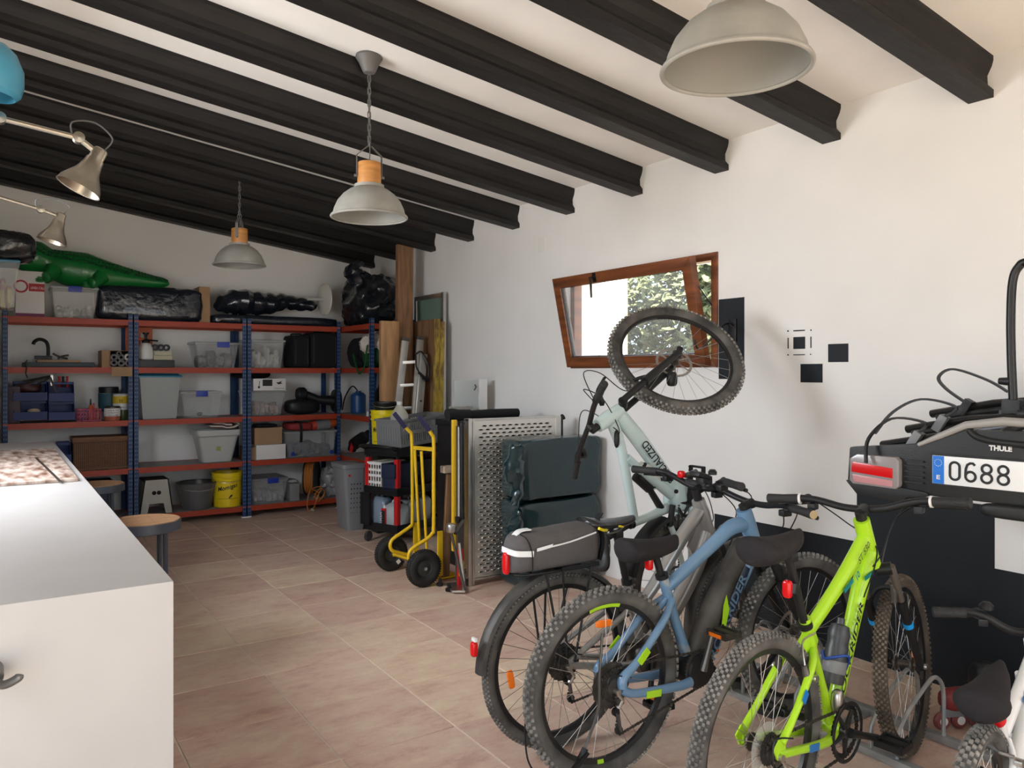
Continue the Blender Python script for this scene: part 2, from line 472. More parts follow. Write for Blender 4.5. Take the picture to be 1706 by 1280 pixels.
mb = MB(); rect_frame(mb, (WX - 0.012, wy0 - 0.015, wz0 - 0.012), (0, 1, 0), (0, 0, 1), wy1 - wy0 + 0.03, wz1 - wz0 + 0.025, 0.05, 0.075, (1, 0, 0))
build(mb, 'window_frame', M_frame, win, bevel=0.004)
tilt = radians(12)
SV = Vector((-sin(tilt), 0, cos(tilt))); SN = Vector((cos(tilt), 0, sin(tilt)))
so = Vector((WX - 0.055, wy0 + 0.04, wz0 - 0.005)); sw, sh_ = wy1 - wy0 - 0.035, wz1 - wz0 - 0.005
mb = MB(); rect_frame(mb, so, (0, 1, 0), SV, sw, sh_, 0.078, 0.055, SN)
sash = build(mb, 'window_sash', M_frame, win, bevel=0.005)
mb = MB(); rect_frame(mb, so + SN * 0.012 + Vector((0, 0.07, 0)) + SV * 0.07, (0, 1, 0), SV, sw - 0.14, sh_ - 0.14, 0.012, 0.03, SN)
build(mb, 'pane_seal', mat('seal', (0.02, 0.02, 0.02), 0.6), sash)
gp = so + SN * 0.027 + Vector((0, 0.074, 0)) + SV * 0.074
mb = MB(); a_, b_ = sw - 0.148, sh_ - 0.148
vs = [gp, gp + Vector((0, a_, 0)), gp + Vector((0, a_, 0)) + SV * b_, gp + SV * b_]
mb.add(vs + [v + SN * 0.006 for v in vs], [(0, 1, 2, 3), (7, 6, 5, 4), (0, 4, 5, 1), (1, 5, 6, 2), (2, 6, 7, 3), (3, 7, 4, 0)])
build(mb, 'pane', M_glass, sash, smooth=False)
hb = so + SV * (sh_ - 0.037) + Vector((0, sw - 0.50, 0)) - SN * 0.002
mb = MB(); mb.cbox(hb, (0.012, 0.03, 0.065), (SN, Vector((0, 1, 0)), SV)); mb.cyl(hb, hb - SN * 0.04, 0.009)
mb.tube([hb - SN * 0.04 + Vector((0, 0.004, 0)), hb - SN * 0.045 - Vector((0, 0.012, 0.01)), hb - SN * 0.045 - Vector((0, 0.02, 0.14))], [0.010, 0.010, 0.007], 8)
build(mb, 'window_handle', M_blackmetal, sash, label='black window handle')
for yy in (so.y - 0.012, so.y + sw + 0.006):
    p0 = Vector((WX + 0.02, yy, wz0 + 0.35)); p1 = so + SV * 0.50 + SN * 0.03; p1.y = yy
    build(MB().tube([p0, p1], 0.004, 6), 'stay_arm', M_blackmetal, win)

# ---------------------------------------------------------------- outside, seen through the window and the garage door
M_gravel = mat('pale_ground', (0.50, 0.44, 0.35), 0.95, var=0.2, scale=3)
build(MB().box(-40, LX - W - 0.02, -60, 60, -0.3, -0.16), 'outside_ground', M_gravel, kind='structure')
build(MB().box(LX - W - 0.02, 60, -60, FY - W - 0.02, -0.3, -0.05), 'outside_ground', M_gravel, kind='structure')
build(MB().box(WX + W + 0.02, 60, FY - W, 60, -0.3, -0.16), 'outside_ground', M_gravel, kind='structure')
M_ochre = mat('ochre_render', (0.72, 0.50, 0.25), 0.9, var=0.06, scale=3)
M_pillar = mat('white_render', (0.86, 0.85, 0.82), 0.9)
pA = at_x(971, 500, 6.5); pB = at_x(1009, 500, 6.5)
mb = MB().box(6.5, 6.5 + 0.35, pB.y, pA.y, -0.16, 3.4); mb.box(6.46, 6.89, pB.y - 0.04, pA.y + 0.04, 3.4, 3.5); mb.box(6.46, 6.89, pB.y - 0.04, pA.y + 0.04, -0.16, 0.0)
tag(build(mb, 'porch_pillar', M_pillar, bevel=0.01), 'white square pillar standing outside behind the open window', 'pillar')
mb = MB().box(7.4, 7.7, pA.y + 0.45, pA.y + 5, -0.16, 3.6); mb.box(7.35, 7.75, pA.y + 0.4, pA.y + 5.05, 3.6, 3.72)
tag(build(mb, 'garden_wall', M_ochre), 'ochre rendered wall outside, at the left edge of the window', 'wall')
def tree(x, y, h, rad, seed, label, n=5200):
    rnd = random.Random(seed)
    t = thing('garden_tree', label, 'tree', (x, y, -0.16))
    mb = MB(); mb.tube([(x, y, -0.2), (x + 0.1, y, h * 0.35), (x, y + 0.1, h * 0.7)], [0.14, 0.09, 0.04], 8)
    for k in range(5):
        a = k * 1.3; mb.tube([(x, y, h * (0.35 + 0.06 * k)), (x + cos(a) * rad * 0.6, y + sin(a) * rad * 0.6, h * (0.55 + 0.08 * k))], [0.05, 0.015], 6)
    build(mb, 'trunk', mat('bark', (0.16, 0.12, 0.09), 0.9, var=0.3), t)
    mb = MB()
    for k in range(n):
        while True:
            d = Vector((rnd.uniform(-1, 1), rnd.uniform(-1, 1), rnd.uniform(-1, 1)))
            if 0.3 < d.length < 1: break
        p = Vector((x + d.x * rad, y + d.y * rad, h * 0.62 + d.z * h * 0.42))
        a = Vector((rnd.uniform(-1, 1), rnd.uniform(-1, 1), rnd.uniform(-1, 1))).normalized(); b2 = a.orthogonal().normalized(); s1 = rnd.uniform(0.07, 0.14)
        mb.add([p - a * s1, p + b2 * s1 * 0.4, p + a * s1, p - b2 * s1 * 0.4], [(0, 1, 2, 3)])
    build(mb, 'foliage', mat('leaf_green', (0.15, 0.18, 0.09), 0.7, var=0.35, scale=2), t, kind='stuff', smooth=False)
tree(9.8, 11.45, 4.2, 1.2, 1, 'pale green olive tree outside, beside the white pillar in the window')
tree(10.0, 9.1, 4.1, 1.1, 2, 'pale green olive tree outside, behind the middle of the window pane')
tree(8.6, 7.0, 4.0, 0.9, 3, 'sparse olive tree outside, seen in the gap at the right of the tilted sash')

# ================================================================= bench, stools
M_bench = mat('white_worktop', (0.43, 0.415, 0.405), 0.42, var=0.03, scale=5, bump=0.03, bscale=8, color2=None)
bench = build(MB().box(LX + 0.01, 0.359, 2.0, 6.58, 0.0, 1.0), 'workbench', M_bench, label='long white plastered workbench with a plain end face at the left', cat='workbench', bevel=0.006)
# the lever on its end face
t = thing('end_lever', 'dark grey metal lever sticking out of the end face of the white bench', 'handle', tuple(at_y(-20, 1130, 1.97)))
p = at_y(-14, 1120, 1.985); q = at_y(36, 1123, 1.93)
M_dkmetal = mat('dark_grey_metal', (0.12, 0.115, 0.11), 0.35, metal=0.7)
mb = MB(); mb.cyl((p.x, 1.998, p.z), (p.x, 1.95, p.z), 0.022, 20); build(mb, 'rose', M_dkmetal, t, bevel=0)
mb = MB(); mb.tube(cr([(p.x, 1.95, p.z), (p.x, 1.93, p.z), (p.x + 0.02, 1.925, p.z - 0.012), (p.x + 0.045, 1.925, p.z - 0.004), (q.x - 0.004, 1.925, q.z)], 5), 0.010, 10, flat=0.7)
build(mb, 'lever', M_dkmetal, t)
# printed board lying on it
M_board = mat('stone_look_board', (0.13, 0.05, 0.025), 0.5, scale=7, color2=(0.62, 0.52, 0.45), thr=(0.32, 0.66), aniso=(3.2, 0.9, 1))
t = thing('board', 'large stone patterned board lying on the white workbench', 'board', (0.0, 5.0, 1.0))
mb = MB().box(LX + 0.05, 0.322, 4.07, 5.82, 1.001, 1.014); build(mb, 'board_panel', M_board, t, bevel=0.003)
s0 = at_z(60, 763, 1.014); s1 = at_z(100, 802, 1.014)
mb = MB(); mb.cbox((s0 + s1) / 2 + Vector((0, 0, 0.0)), ((s1 - s0).length, 0.012, 0.003), ((s1 - s0).normalized(), Vector((0, 0, 1)).cross((s1 - s0).normalized()), Vector((0, 0, 1))))
build(mb, 'slot_strip', mat('slot_dark', (0.03, 0.025, 0.02), 0.5), t)
M_stoolwood = mat('stool_wood', (0.30, 0.165, 0.085), 0.5, var=0.25, scale=6, aniso=(1, 6, 1))
M_slate = mat('slate_metal', (0.045, 0.055, 0.075), 0.45)
def bar_stool(x, y, zs, label):
    t = thing('bar_stool', label, 'stool', (x, y, 0))
    mb = MB()
    for k in range(5):                                            # glued slats of the round seat
        x0 = -0.165 + k * 0.066; x1 = x0 + 0.065; pts = []
        for i in range(9):
            xx = x0 + (x1 - x0) * i / 8; pts.append((xx, sqrt(max(0, 0.166 ** 2 - xx * xx))))
        poly = [(a, -b2) for a, b2 in pts] + [(a, b2) for a, b2 in reversed(pts)]
        m2 = MB().prism(poly, (x, y, zs - 0.022), (1, 0, 0), (0, 1, 0), 0.022)
        build(m2, 'seat_slat', M_stoolwood, t, smooth=False)
    build(MB().lathe([(0.16, -0.055), (0.172, -0.05), (0.172, -0.004), (0.166, -0.004), (0.166, -0.024), (0, -0.024)], (x, y, zs), seg=40), 'seat_rim', M_slate, t)
    for k in range(4):
        a = pi / 4 + k * pi / 2
        build(MB().tube([(x + 0.12 * cos(a), y + 0.12 * sin(a), zs - 0.05), (x + 0.125 * cos(a), y + 0.125 * sin(a), 0.01)], 0.012, 8), 'leg', M_slate, t)
    build(MB().ring((x, y, 0.28), (0, 0, 1), 0.118, 0.008, 32, 6), 'foot_ring', M_slate, t)
w1 = at_z(240, 866, 0.76); bar_stool(w1.x, w1.y, 0.76, 'round wooden topped bar stool nearest the viewer beside the white bench')
w2 = at_z(160, 806, 0.76); bar_stool(w2.x, w2.y, 0.76, 'round wooden topped bar stool farther away, in front of the lower shelves')

# ================================================================= shelving
M_blue = mat('blue_painted_steel', (0.008, 0.040, 0.125), 0.45, spec=0.4)
M_orange = mat('orange_painted_steel', (0.36, 0.042, 0.014), 0.45, spec=0.4)
M_shelfb = mat('grey_shelf_board', (0.30, 0.29, 0.28), 0.6, var=0.1)
M_hole = mat('slot_light', (0.17, 0.22, 0.30), 0.6)
M_foot = mat('foot_white', (0.7, 0.7, 0.68), 0.5)
LV = [0.115, 0.58, 1.04, 1.545, 2.0]
H_UNIT = 2.06
def shelving(label, x0, x1, y0, y1, front='y', posts=(1, 1, 1, 1), levels=LV):
    t = thing('shelving_unit', label, 'shelving', ((x0 + x1) / 2, (y0 + y1) / 2, 0), group=None)
    pw = 0.042
    for ix, xx in enumerate((x0, x1 - pw)):
        for iy, yy in enumerate((y0, y1 - pw)):
            if not posts[ix * 2 + iy]: continue
            mb = MB()
            # angle section post with keyhole slots
            ox = 0 if ix == 0 else pw - 0.003; oy = 0 if iy == 0 else pw - 0.003
            mb.box(xx, xx + pw, yy + oy, yy + oy + 0.003, 0.004, H_UNIT); mb.box(xx + ox, xx + ox + 0.003, yy, yy + pw, 0.004, H_UNIT)
            mb.m = 1
            fy = yy + oy - 0.0006 if iy == 0 else yy + oy + 0.003
            z = 0.06
            while z < H_UNIT - 0.03:
                for dx in (0.010, 0.027):
                    mb.box(xx + dx, xx + dx + 0.006, fy, fy + 0.0006, z, z + 0.016)
                if front == 'x':
                    mb.box(xx + ox - 0.0006, xx + ox, yy + 0.010, yy + 0.016, z, z + 0.016); mb.box(xx + ox - 0.0006, xx + ox, yy + 0.027, yy + 0.033, z, z + 0.016)
                z += 0.04
            mb.m = 2; mb.box(xx - 0.002, xx + pw + 0.002, yy - 0.002, yy + pw + 0.002, 0.0, 0.014)
            build(mb, 'post', [M_blue, M_hole, M_foot], t, smooth=False)
    for z in levels:
        s_ = build(MB().box(x0 + 0.006, x1 - 0.006, y0 + 0.012, y1 - 0.012, z - 0.014, z), 'shelf_board', M_shelfb, t, smooth=False)
        for (ax0, ax1, ay0, ay1) in ((x0 + 0.004, x1 - 0.004, y0 + 0.0035, y0 + 0.012), (x0 + 0.004, x1 - 0.004, y1 - 0.012, y1 - 0.0035), (x0 + 0.0035, x0 + 0.012, y0 + 0.013, y1 - 0.013), (x1 - 0.012, x1 - 0.0035, y0 + 0.013, y1 - 0.013)):
            mb = MB(); long_x = (ax1 - ax0) > (ay1 - ay0)
            mb.box(ax0, ax1, ay0, ay1, z - 0.050, z + 0.004)
            if long_x: mb.box(ax0, ax1, ay0 - 0.004 if ay0 < (y0 + y1) / 2 else ay1, ay0 if ay0 < (y0 + y1) / 2 else ay1 + 0.004, z - 0.012, z + 0.004)
            else: mb.box(ax0 - 0.004 if ax0 < (x0 + x1) / 2 else ax1, ax0 if ax0 < (x0 + x1) / 2 else ax1 + 0.004, ay0, ay1, z - 0.012, z + 0.004)
            build(mb, 'shelf_beam', M_orange, s_, smooth=False)
    return t
SY0, SY1 = 8.2, 8.70
shelving('blue and orange shelving unit at the left, behind the far end of the bench', 0.06, 1.108, SY0, SY1)
shelving('middle blue and orange shelving unit with the yellow bucket at its foot', 1.114, 2.172, SY0, SY1)
shelving('blue and orange shelving unit with the orange cable reel at its foot', 2.178, 3.190, SY0, SY1)
shelving('narrow blue and orange shelving unit turned sideways against the right wall', 3.200, 3.70, 7.40, 8.42, front='x')
shelving('blue and orange shelving unit turned sideways at the left edge of the photo', -0.56, -0.02, 6.9, 8.1, front='x')

# ---------------------------------------------------------------- materials of the stored things
M_clear = mat('clear_plastic', (0.62, 0.64, 0.64), 0.18, alpha=0.17, spec=0.6)
M_clear2 = mat('cloudy_plastic', (0.55, 0.58, 0.57), 0.30, alpha=0.40)
M_clasp = mat('blue_clasp', (0.010, 0.035, 0.33), 0.4)
M_bag = mat('black_bin_bag', (0.008, 0.010, 0.013), 0.22, bump=0.9, bscale=16, coat=0.3)
M_bagblue = mat('dark_blue_bin_bag', (0.010, 0.014, 0.022), 0.20, bump=0.9, bscale=16, coat=0.3)
M_card = mat('brown_cardboard', (0.36, 0.22, 0.12), 0.85, var=0.08, scale=6)
M_white = mat('white_carton', (0.72, 0.71, 0.69), 0.6)
M_blackp = mat('black_plastic', (0.011, 0.011, 0.012), 0.45, spec=0.35)
M_blackf = mat('black_fabric', (0.006, 0.006, 0.007), 0.9, bump=0.3, bscale=120)
M_yellowb = mat('yellow_plastic', (0.78, 0.57, 0.012), 0.35)
M_red = mat('red_plastic', (0.50, 0.012, 0.015), 0.35)
M_greyp = mat('grey_plastic', (0.20, 0.205, 0.21), 0.5)
M_lgrey = mat('light_grey_plastic', (0.45, 0.46, 0.45), 0.5)
M_ink = mat('black_ink', (0.01, 0.01, 0.01), 0.6)
M_teal = mat('teal_lid', (0.010, 0.15, 0.26), 0.4)
M_steel = mat('brushed_steel', (0.55, 0.53, 0.50), 0.32, metal=1.0, var=0.08, scale=12)
M_alu = mat('aluminium', (0.62, 0.61, 0.58), 0.36, metal=1.0, var=0.08, scale=9)
M_bluep = mat('blue_bin_plastic', (0.004, 0.020, 0.13), 0.45, spec=0.35)
M_navy = mat('navy_plastic', (0.012, 0.022, 0.055), 0.5)

def px_box(u0, u1, vt, zb, Y, dep):
    um = (u0 + u1) / 2
    x0 = at_y(u0, vt, Y).x; x1 = at_y(u1, vt, Y).x
    zt = at_y(um, vt, Y).z
    return x0, x1, Y, Y + dep, zb + 0.001, zt
def clear_box(u0, u1, vt, zb, Y, dep, label, clasp=True, lidm=None, body=None, taper=0.03, claspu=None):
    x0, x1, y0, y1, z0, z1 = px_box(u0, u1, vt, zb, Y, dep)
    t = thing('storage_box', label, 'box', ((x0 + x1) / 2, (y0 + y1) / 2, z0))
    mb = MB(); e = 0.012
    def rect(i, z): return [Vector((x0 + i, y0 + i, z)), Vector((x1 - i, y0 + i, z)), Vector((x1 - i, y1 - i, z)), Vector((x0 + i, y1 - i, z))]
    zt = z1 - 0.022
    mb.loft([rect(e + taper, z0 + 0.004), rect(e + taper, z0), rect(e, zt - 0.03), rect(e - 0.006, zt - 0.028), rect(e - 0.006, zt), rect(e + 0.003, zt), rect(e + taper + 0.004, z0 + 0.004)], caps=False)
    mb.add(rect(e + taper, z0), [(0, 3, 2, 1)])
    for k in (0.25, 0.75):                                       # corner ribs
        pass
    build(mb, 'box_body', body or M_clear, t, smooth=False)
    mb = MB(); mb.loft([rect(0.002, zt), rect(0.0, zt + 0.014), rect(0.010, z1), ], caps=True)
    build(mb, 'lid', lidm or M_clear2, t, smooth=False)
    if clasp:
        cx = (x0 + x1) / 2 if claspu is None else at_y(claspu, vt, Y).x; cw = (x1 - x0) * 0.14
        build(MB().box(cx - cw, cx + cw, y0 - 0.008, y0 + 0.004, z1 - 0.055, z1 + 0.002), 'clasp', M_clasp, t, bevel=0.003)
    return (x0, x1, y0, y1, z0, z1), t
def filler(bx, frac, name, label, cat, m, seed=1, amp=0.03, n=6, inset=0.05):
    x0, x1, y0, y1, z0, z1 = bx; rnd = random.Random(seed); mb = MB()
    hh = (z1 - z0 - 0.04) * frac
    for k in range(n):
        w = (x1 - x0 - 2 * inset) / n * 1.1
        cx = x0 + inset + (x1 - x0 - 2 * inset) * (k + 0.5) / n
        hz = hh * rnd.uniform(0.6, 1.0) / 2
        mb.sup((cx, (y0 + y1) / 2, z0 + 0.008 + hz), (w / 2, (y1 - y0) / 2 - 0.06, hz), 0.6, 14, 8, amp, 9, seed + k, ridge=True)
    o = build(mb, name, m, label=label, cat=cat, kind='stuff')
    return o
def carton(u0, u1, vt, zb, Y, dep, name, label, cat, m=None, flaps=True, bevel=0.002):
    x0, x1, y0, y1, z0, z1 = px_box(u0, u1, vt, zb, Y, dep)
    t = thing(name, label, cat, ((x0 + x1) / 2, (y0 + y1) / 2, z0))
    build(MB().box(x0, x1, y0, y1, z0, z1 - 0.003), 'box_body', m or M_card, t, bevel=bevel)
    if flaps:
        ym = (y0 + y1) / 2
        mb = MB().box(x0, x1, y0, ym - 0.001, z1 - 0.003, z1); mb.box(x0, x1, ym + 0.001, y1, z1 - 0.003, z1)
        build(mb, 'flap', m or M_card, t, smooth=False)
    return (x0, x1, y0, y1, z0, z1), t

YF = 8.24
L1, L2, L3, L4, L5 = [z + 0.004 for z in LV]
# ---- top level
bx, t = clear_box(-60, 34, 430, L5, 7.15, 0.42, 'large clear box with a blue lid, with toys inside, at the left edge', clasp=False, lidm=M_teal)
filler(bx, 0.8, 'toys', 'pink and yellow toys inside the large clear box with the blue lid', 'toys', mat('toy_mix', (0.45, 0.20, 0.24), 0.6, scale=6, color2=(0.55, 0.50, 0.22), thr=(0.45, 0.55)), 3)
x0, x1, y0, y1, z0, z1 = bx
tag(build(MB().sup((x0 + 0.26, y0 + 0.2, z1 + 0.115), ((x1 - x0) / 2 + 0.02, 0.19, 0.115), 0.55, 40, 26, 0.03, 7, 2, ridge=True), 'bin_bag', M_bag), 'crumpled black bag lying on the blue lidded box at the left edge', 'bag')
bx, t = carton(26, 74, 452, L5, YF, 0.36, 'carton', 'white cardboard carton with a red band on the top shelf, under the green crocodile', 'carton', M_white)
x0, x1, y0, y1, z0, z1 = bx
M_redprint = mat('red_print', (0.42, 0.02, 0.03), 0.6)
build(MB().box(x0 + 0.10, x1 + 0.0005, y0 - 0.0012, y0, z0 + 0.23, z0 + 0.30), 'printed_band', M_redprint, t)
build(MB().box(x0, x1, y0 - 0.0012, y0, z0 + 0.0, z0 + 0.03), 'printed_band', mat('purple_print', (0.16, 0.02, 0.09), 0.6), t)
build(MB().ring((x0 + 0.04, y0 - 0.001, z0 + 0.27), (0, 1, 0), 0.05, 0.008, 28, 6, flat=0.1), 'printed_ring', M_redprint, t)
text('LINEA CALOR', 'lettering', t, mat('white_print', (0.85, 0.85, 0.85), 0.6), (x0 + 0.115, y0 - 0.0018, z0 + 0.25), (1, 0, 0), (0, 0, 1), 0.022, width=0.13)
bx, t = clear_box(84, 165, 477, L5, YF, 0.38, 'clear box with a blue clasp on the top shelf beside the white carton')
filler(bx, 0.6, 'papers', 'white papers inside the clear box on the top shelf', 'papers', mat('paper_mix', (0.50, 0.50, 0.47), 0.7, scale=9, color2=(0.10, 0.10, 0.09), thr=(0.45, 0.56)), 4)
# inflatable crocodile, one continuous skin
M_croc = mat('green_vinyl', (0.006, 0.17, 0.030), 0.32, coat=0.3, bump=0.25, bscale=45)
M_crocd = mat('dark_green_scales', (0.004, 0.055, 0.016), 0.40, scale=60, color2=(0.006, 0.15, 0.03), thr=(0.45, 0.62), bump=0.6, bscale=90)
cy = 8.42
def cz(u, v): return at_y(u, v, cy)
t = thing('inflatable_crocodile', 'green inflatable crocodile lying on the boxes along the top shelf', 'inflatable', tuple(cz(150, 470)))
spine = [(30, 420, 2), (40, 425, 20), (60, 430, 22), (80, 437, 18), (110, 446, 23), (140, 452, 25), (170, 459, 22), (200, 464, 18), (230, 467.5, 13), (255, 470.5, 9), (272, 472, 6.5), (282, 473, 1.5)]
pts = [cz(u, v) for u, v, r in spine]; rr_ = [r * 0.0062 * 1.0 for u, v, r in spine]
P_ = cr(pts, 5); R_ = []
for i in range(len(rr_) - 1):
    for k in range(5): R_.append(rr_[i] + (rr_[i + 1] - rr_[i]) * k / 5)
R_.append(rr_[-1])
mb = MB(); mb.tube(P_, R_, 20, flat=1.15, up=(0, 0, 1)); croc = build(mb, 'body', M_croc, t)
mb = MB()
for side in (-0.6, -0.3, 0.0, 0.3, 0.6):
    for i in range(3, len(P_) - 3):
        r = R_[i]; c0 = P_[i] + Vector((0, -r * 1.17 * sin(side * 1.2 + 0.35), r * 1.02 * cos(side * 1.2 + 0.35)))
        mb.sup(c0, (0.017, 0.017, 0.013), 1.0, 8, 6)
build(mb, 'back_scales', M_crocd, t, label='dark green bumpy back')
mb = MB()
for u, v, du, dv in ((88, 452, -9, 12), (166, 463, -11, 10)):
    a0 = cz(u, v) + Vector((0, -0.11, 0)); a1 = cz(u + du, v + dv) + Vector((0, -0.17, 0)); a2 = cz(u + du * 1.9, v + dv * 1.25) + Vector((0, -0.20, 0))
    m2 = MB().tube(cr([a0, a1, a2], 4), [0.075, 0.07, 0.062, 0.055, 0.05, 0.05, 0.055, 0.045, 0.02], 12)
    for q in (-1, 0, 1): m2.sup(a2 + Vector((-0.03, 0.03 * q, -0.012 + 0.02 * q)), (0.035, 0.014, 0.012), 1, 10, 6)
    build(m2, 'leg', M_croc, t)
mb = MB().sup(cz(43, 408) + Vector((0, -0.06, 0.0)), (0.035, 0.035, 0.04), 1, 14, 10); build(mb, 'eye_bump', M_croc, t)
# bundles in bin bags
x0, x1, y0, y1, z0, z1 = px_box(164, 340, 477, L5, YF, 0.40)
tag(build(MB().sup(((x0 + x1) / 2, (y0 + y1) / 2, (z0 + z1) / 2), ((x1 - x0) / 2, 0.19, (z1 - z0) / 2), 0.28, 64, 30, 0.02, 6, 5, ridge=True), 'wrapped_bundle', M_bagblue), 'long rectangular bundle wrapped in shiny black plastic on the top shelf', 'bundle')
bx, t = carton(332, 350, 478, L5, YF + 0.06, 0.36, 'carton', 'brown cardboard box end poking out behind the long black bundle on the top shelf', 'carton')
mb = MB()
def bp_(u, v, Y=8.38): return at_y(u, v, Y)
pts = [bp_(358, 516), bp_(372, 508), (bp_(395, 503)), bp_(425, 506), bp_(455, 506), bp_(478, 504), bp_(500, 508), bp_(520, 510), bp_(524, 512)]
rad = [0.03, 0.13, 0.185, 0.16, 0.13, 0.10, 0.09, 0.075, 0.03]
P_ = cr(pts, 5); R_ = [rad[min(i // 5, 7)] + (rad[min(i // 5 + 1, 8)] - rad[min(i // 5, 7)]) * (i % 5) / 5 for i in range(len(P_))]
R_ = [r * (1 + 0.10 * sin(i * 1.7)) for i, r in enumerate(R_)]
m2 = MB().tube(P_, R_, 28, flat=0.75, up=(0, 0, 1))
m2.v = [tuple(Vector(p) + Vector((0, 0, 1)) * (0.022 * noise.noise(Vector(p) * 9)) + Vector((0, 1, 0)) * (0.03 * noise.noise(Vector(p) * 7))) for p in m2.v]
tag(build(m2, 'wrapped_stand', M_bagblue), 'tapering bundle wrapped in black plastic with the white round base sticking out', 'bundle')
x0, x1, y0, y1, z0, z1 = px_box(354, 566, 526, L5, YF + 0.005, 0.44)
tag(build(MB().sup(((x0 + x1) / 2, 8.46, (z0 + z1) / 2), ((x1 - x0) / 2, 0.21, (z1 - z0) / 2), 0.3, 64, 16, 0.012, 7, 6, ridge=True), 'flat_bundle', M_bagblue), 'flat black plastic wrapped bundle lying under the tapering bundle on the top shelf', 'bundle')
t = thing('fan_base', 'round white stand base on its edge sticking out of the black bundle', 'stand', tuple(bp_(545, 500)))
dc = bp_(541, 499, 8.30); ax = Vector((0.99, 0.10, 0.03)).normalized()
mb = MB().lathe([(0, -0.022), (0.06, -0.022), (0.155, -0.014), (0.178, -0.006), (0.180, 0.0), (0.172, 0.006), (0, 0.012)], dc, ax, 44)
build(mb, 'base_disc', mat('off_white_plastic', (0.66, 0.64, 0.58), 0.45), t)
build(MB().cyl(dc - ax * 0.02, dc - ax * 0.20, 0.018, 16), 'stem', M_lgrey, t)
# big bag with the tied top (top shelf of the sideways unit)
c0 = at_y(618, 502, 7.86)
mb = MB().sup((c0.x, 7.88, c0.z + 0.0), (0.26, 0.34, 0.275), 0.75, 56, 40, 0.055, 4.5, 11, ridge=True)
bag = build(mb, 'tied_bin_bag', M_bag, label='big bulging black bag with a tied top on the sideways shelving', cat='bag')
n0 = at_y(600, 470, 7.8); n1_ = at_y(588, 458, 7.75); n2 = at_y(590, 447, 7.75)
m2 = MB().tube(cr([c0 + Vector((-0.05, -0.05, 0.24)), n0, at_y(592, 462, 7.75), n2, at_y(601, 437, 7.75)], 5), [0.09] * 4 + [0.055] * 4 + [0.09] * 4 + [0.11, 0.11, 0.10, 0.07, 0.06] + [0.04] * 4, 20)
m2.v = [tuple(Vector(p) + Vector((0.03, 0.03, 0.03)) * noise.noise(Vector(p) * 14)) for p in m2.v]
build(m2, 'knotted_top', M_bagblue, bag)
m2 = MB().sup((3.44, 8.22, L5 + 0.13), (0.2, 0.14, 0.125), 0.7, 30, 20, 0.03, 6, 3, ridge=True)
tag(build(m2, 'bin_bag', M_bag), 'lower black bag behind the big tied bag in the back corner', 'bag')

# ---- fourth level
x0, x1, y0, y1, z0, z1 = px_box(38, 158, 599, L4, YF + 0.02, 0.36)
tag(build(MB().box(x0, x1, y0, y1, z0, z0 + 0.045), 'folded_mat', mat('slate_teal', (0.035, 0.055, 0.062), 0.6), bevel=0.015), 'slate teal padded board lying flat on the upper left shelf', 'board')
x0, x1, y0, y1, _, _ = px_box(62, 134, 593, L4, YF + 0.05, 0.28)
tag(build(MB().box(x0, x1, y0, y1, L4 + 0.047, L4 + 0.068), 'wooden_plank', mat('pine', (0.36, 0.21, 0.10), 0.6, var=0.15, scale=9, aniso=(1, 6, 1)), bevel=0.002), 'small reddish wooden board on the slate teal padded board', 'board')
zt = L4 + 0.069
def pt(u, v, Y=8.36): return at_y(u, v, Y)
t = thing('hook_clamp', 'black clamp with a curved hook arm standing on the small wooden board', 'clamp', (pt(76, 590).x, 8.36, zt))
bxp = pt(76, 588); build(MB().cbox((bxp.x - 0.02, 8.36, zt + 0.02), (0.14, 0.06, 0.036)), 'clamp_foot', M_blackp, t, bevel=0.008)
build(MB().tube(cr([(bxp.x + 0.02, 8.36, zt + 0.03), pt(80, 578), pt(76, 569), pt(66, 565.5), pt(58, 569), pt(55, 574)], 6), 0.016, 10), 'hook_arm', M_blackp, t)
t = thing('pliers', 'grey pliers lying beside the black hook clamp', 'pliers', (pt(100, 590).x, 8.36, zt))
a0 = pt(100, 590); 
build(MB().tube(cr([(a0.x - 0.06, 8.34, zt + 0.06), (a0.x - 0.01, 8.34, zt + 0.03), (a0.x + 0.06, 8.34, zt + 0.012)], 5), 0.009, 8), 'jaw_half', M_dkmetal, t)
build(MB().tube(cr([(a0.x - 0.02, 8.36, zt + 0.012), (a0.x + 0.02, 8.36, zt + 0.035), (a0.x + 0.07, 8.36, zt + 0.045)], 5), 0.009, 8), 'jaw_half', M_dkmetal, t)
build(MB().tube(cr([pt(45, 601, 8.23), pt(42, 606, 8.19), pt(44, 614, 8.19), pt(43, 622, 8.19), pt(46, 630, 8.195)], 5), 0.005, 6), 'black_string', M_blackp, label='thin black cord hanging over the edge of the upper left shelf', cat='cord')
# open carton with rolls
x0, x1, y0, y1, z0, z1 = px_box(170, 221, 584, L4, YF - 0.005, 0.34)
t = thing('open_carton', 'open cardboard box full of tape rolls on the upper left shelf', 'carton', ((x0 + x1) / 2, YF, z0))
xm = x0 + 0.065
mb = MB(); mb.box(xm, x1, y0, y1, z0, z0 + 0.004); mb.box(xm, x1, y0, y1, z1 - 0.004, z1); mb.box(xm, xm + 0.004, y0, y1, z0 + 0.004, z1 - 0.004); mb.box(x1 - 0.004, x1, y0, y1, z0 + 0.004, z1 - 0.004); mb.box(xm, x1, y1, y1 + 0.004, z0, z1)
build(mb, 'box_body', M_card, t, smooth=False)
build(MB().box(x0, xm - 0.001, y0 + 0.02, y1, z0, z1), 'side_flap', M_card, t, smooth=False)
build(MB().box(xm + 0.01, x1 - 0.01, y0 - 0.045, y0 - 0.041, z0 - 0.085, z0 + 0.004), 'hanging_flap', M_card, t, smooth=False)
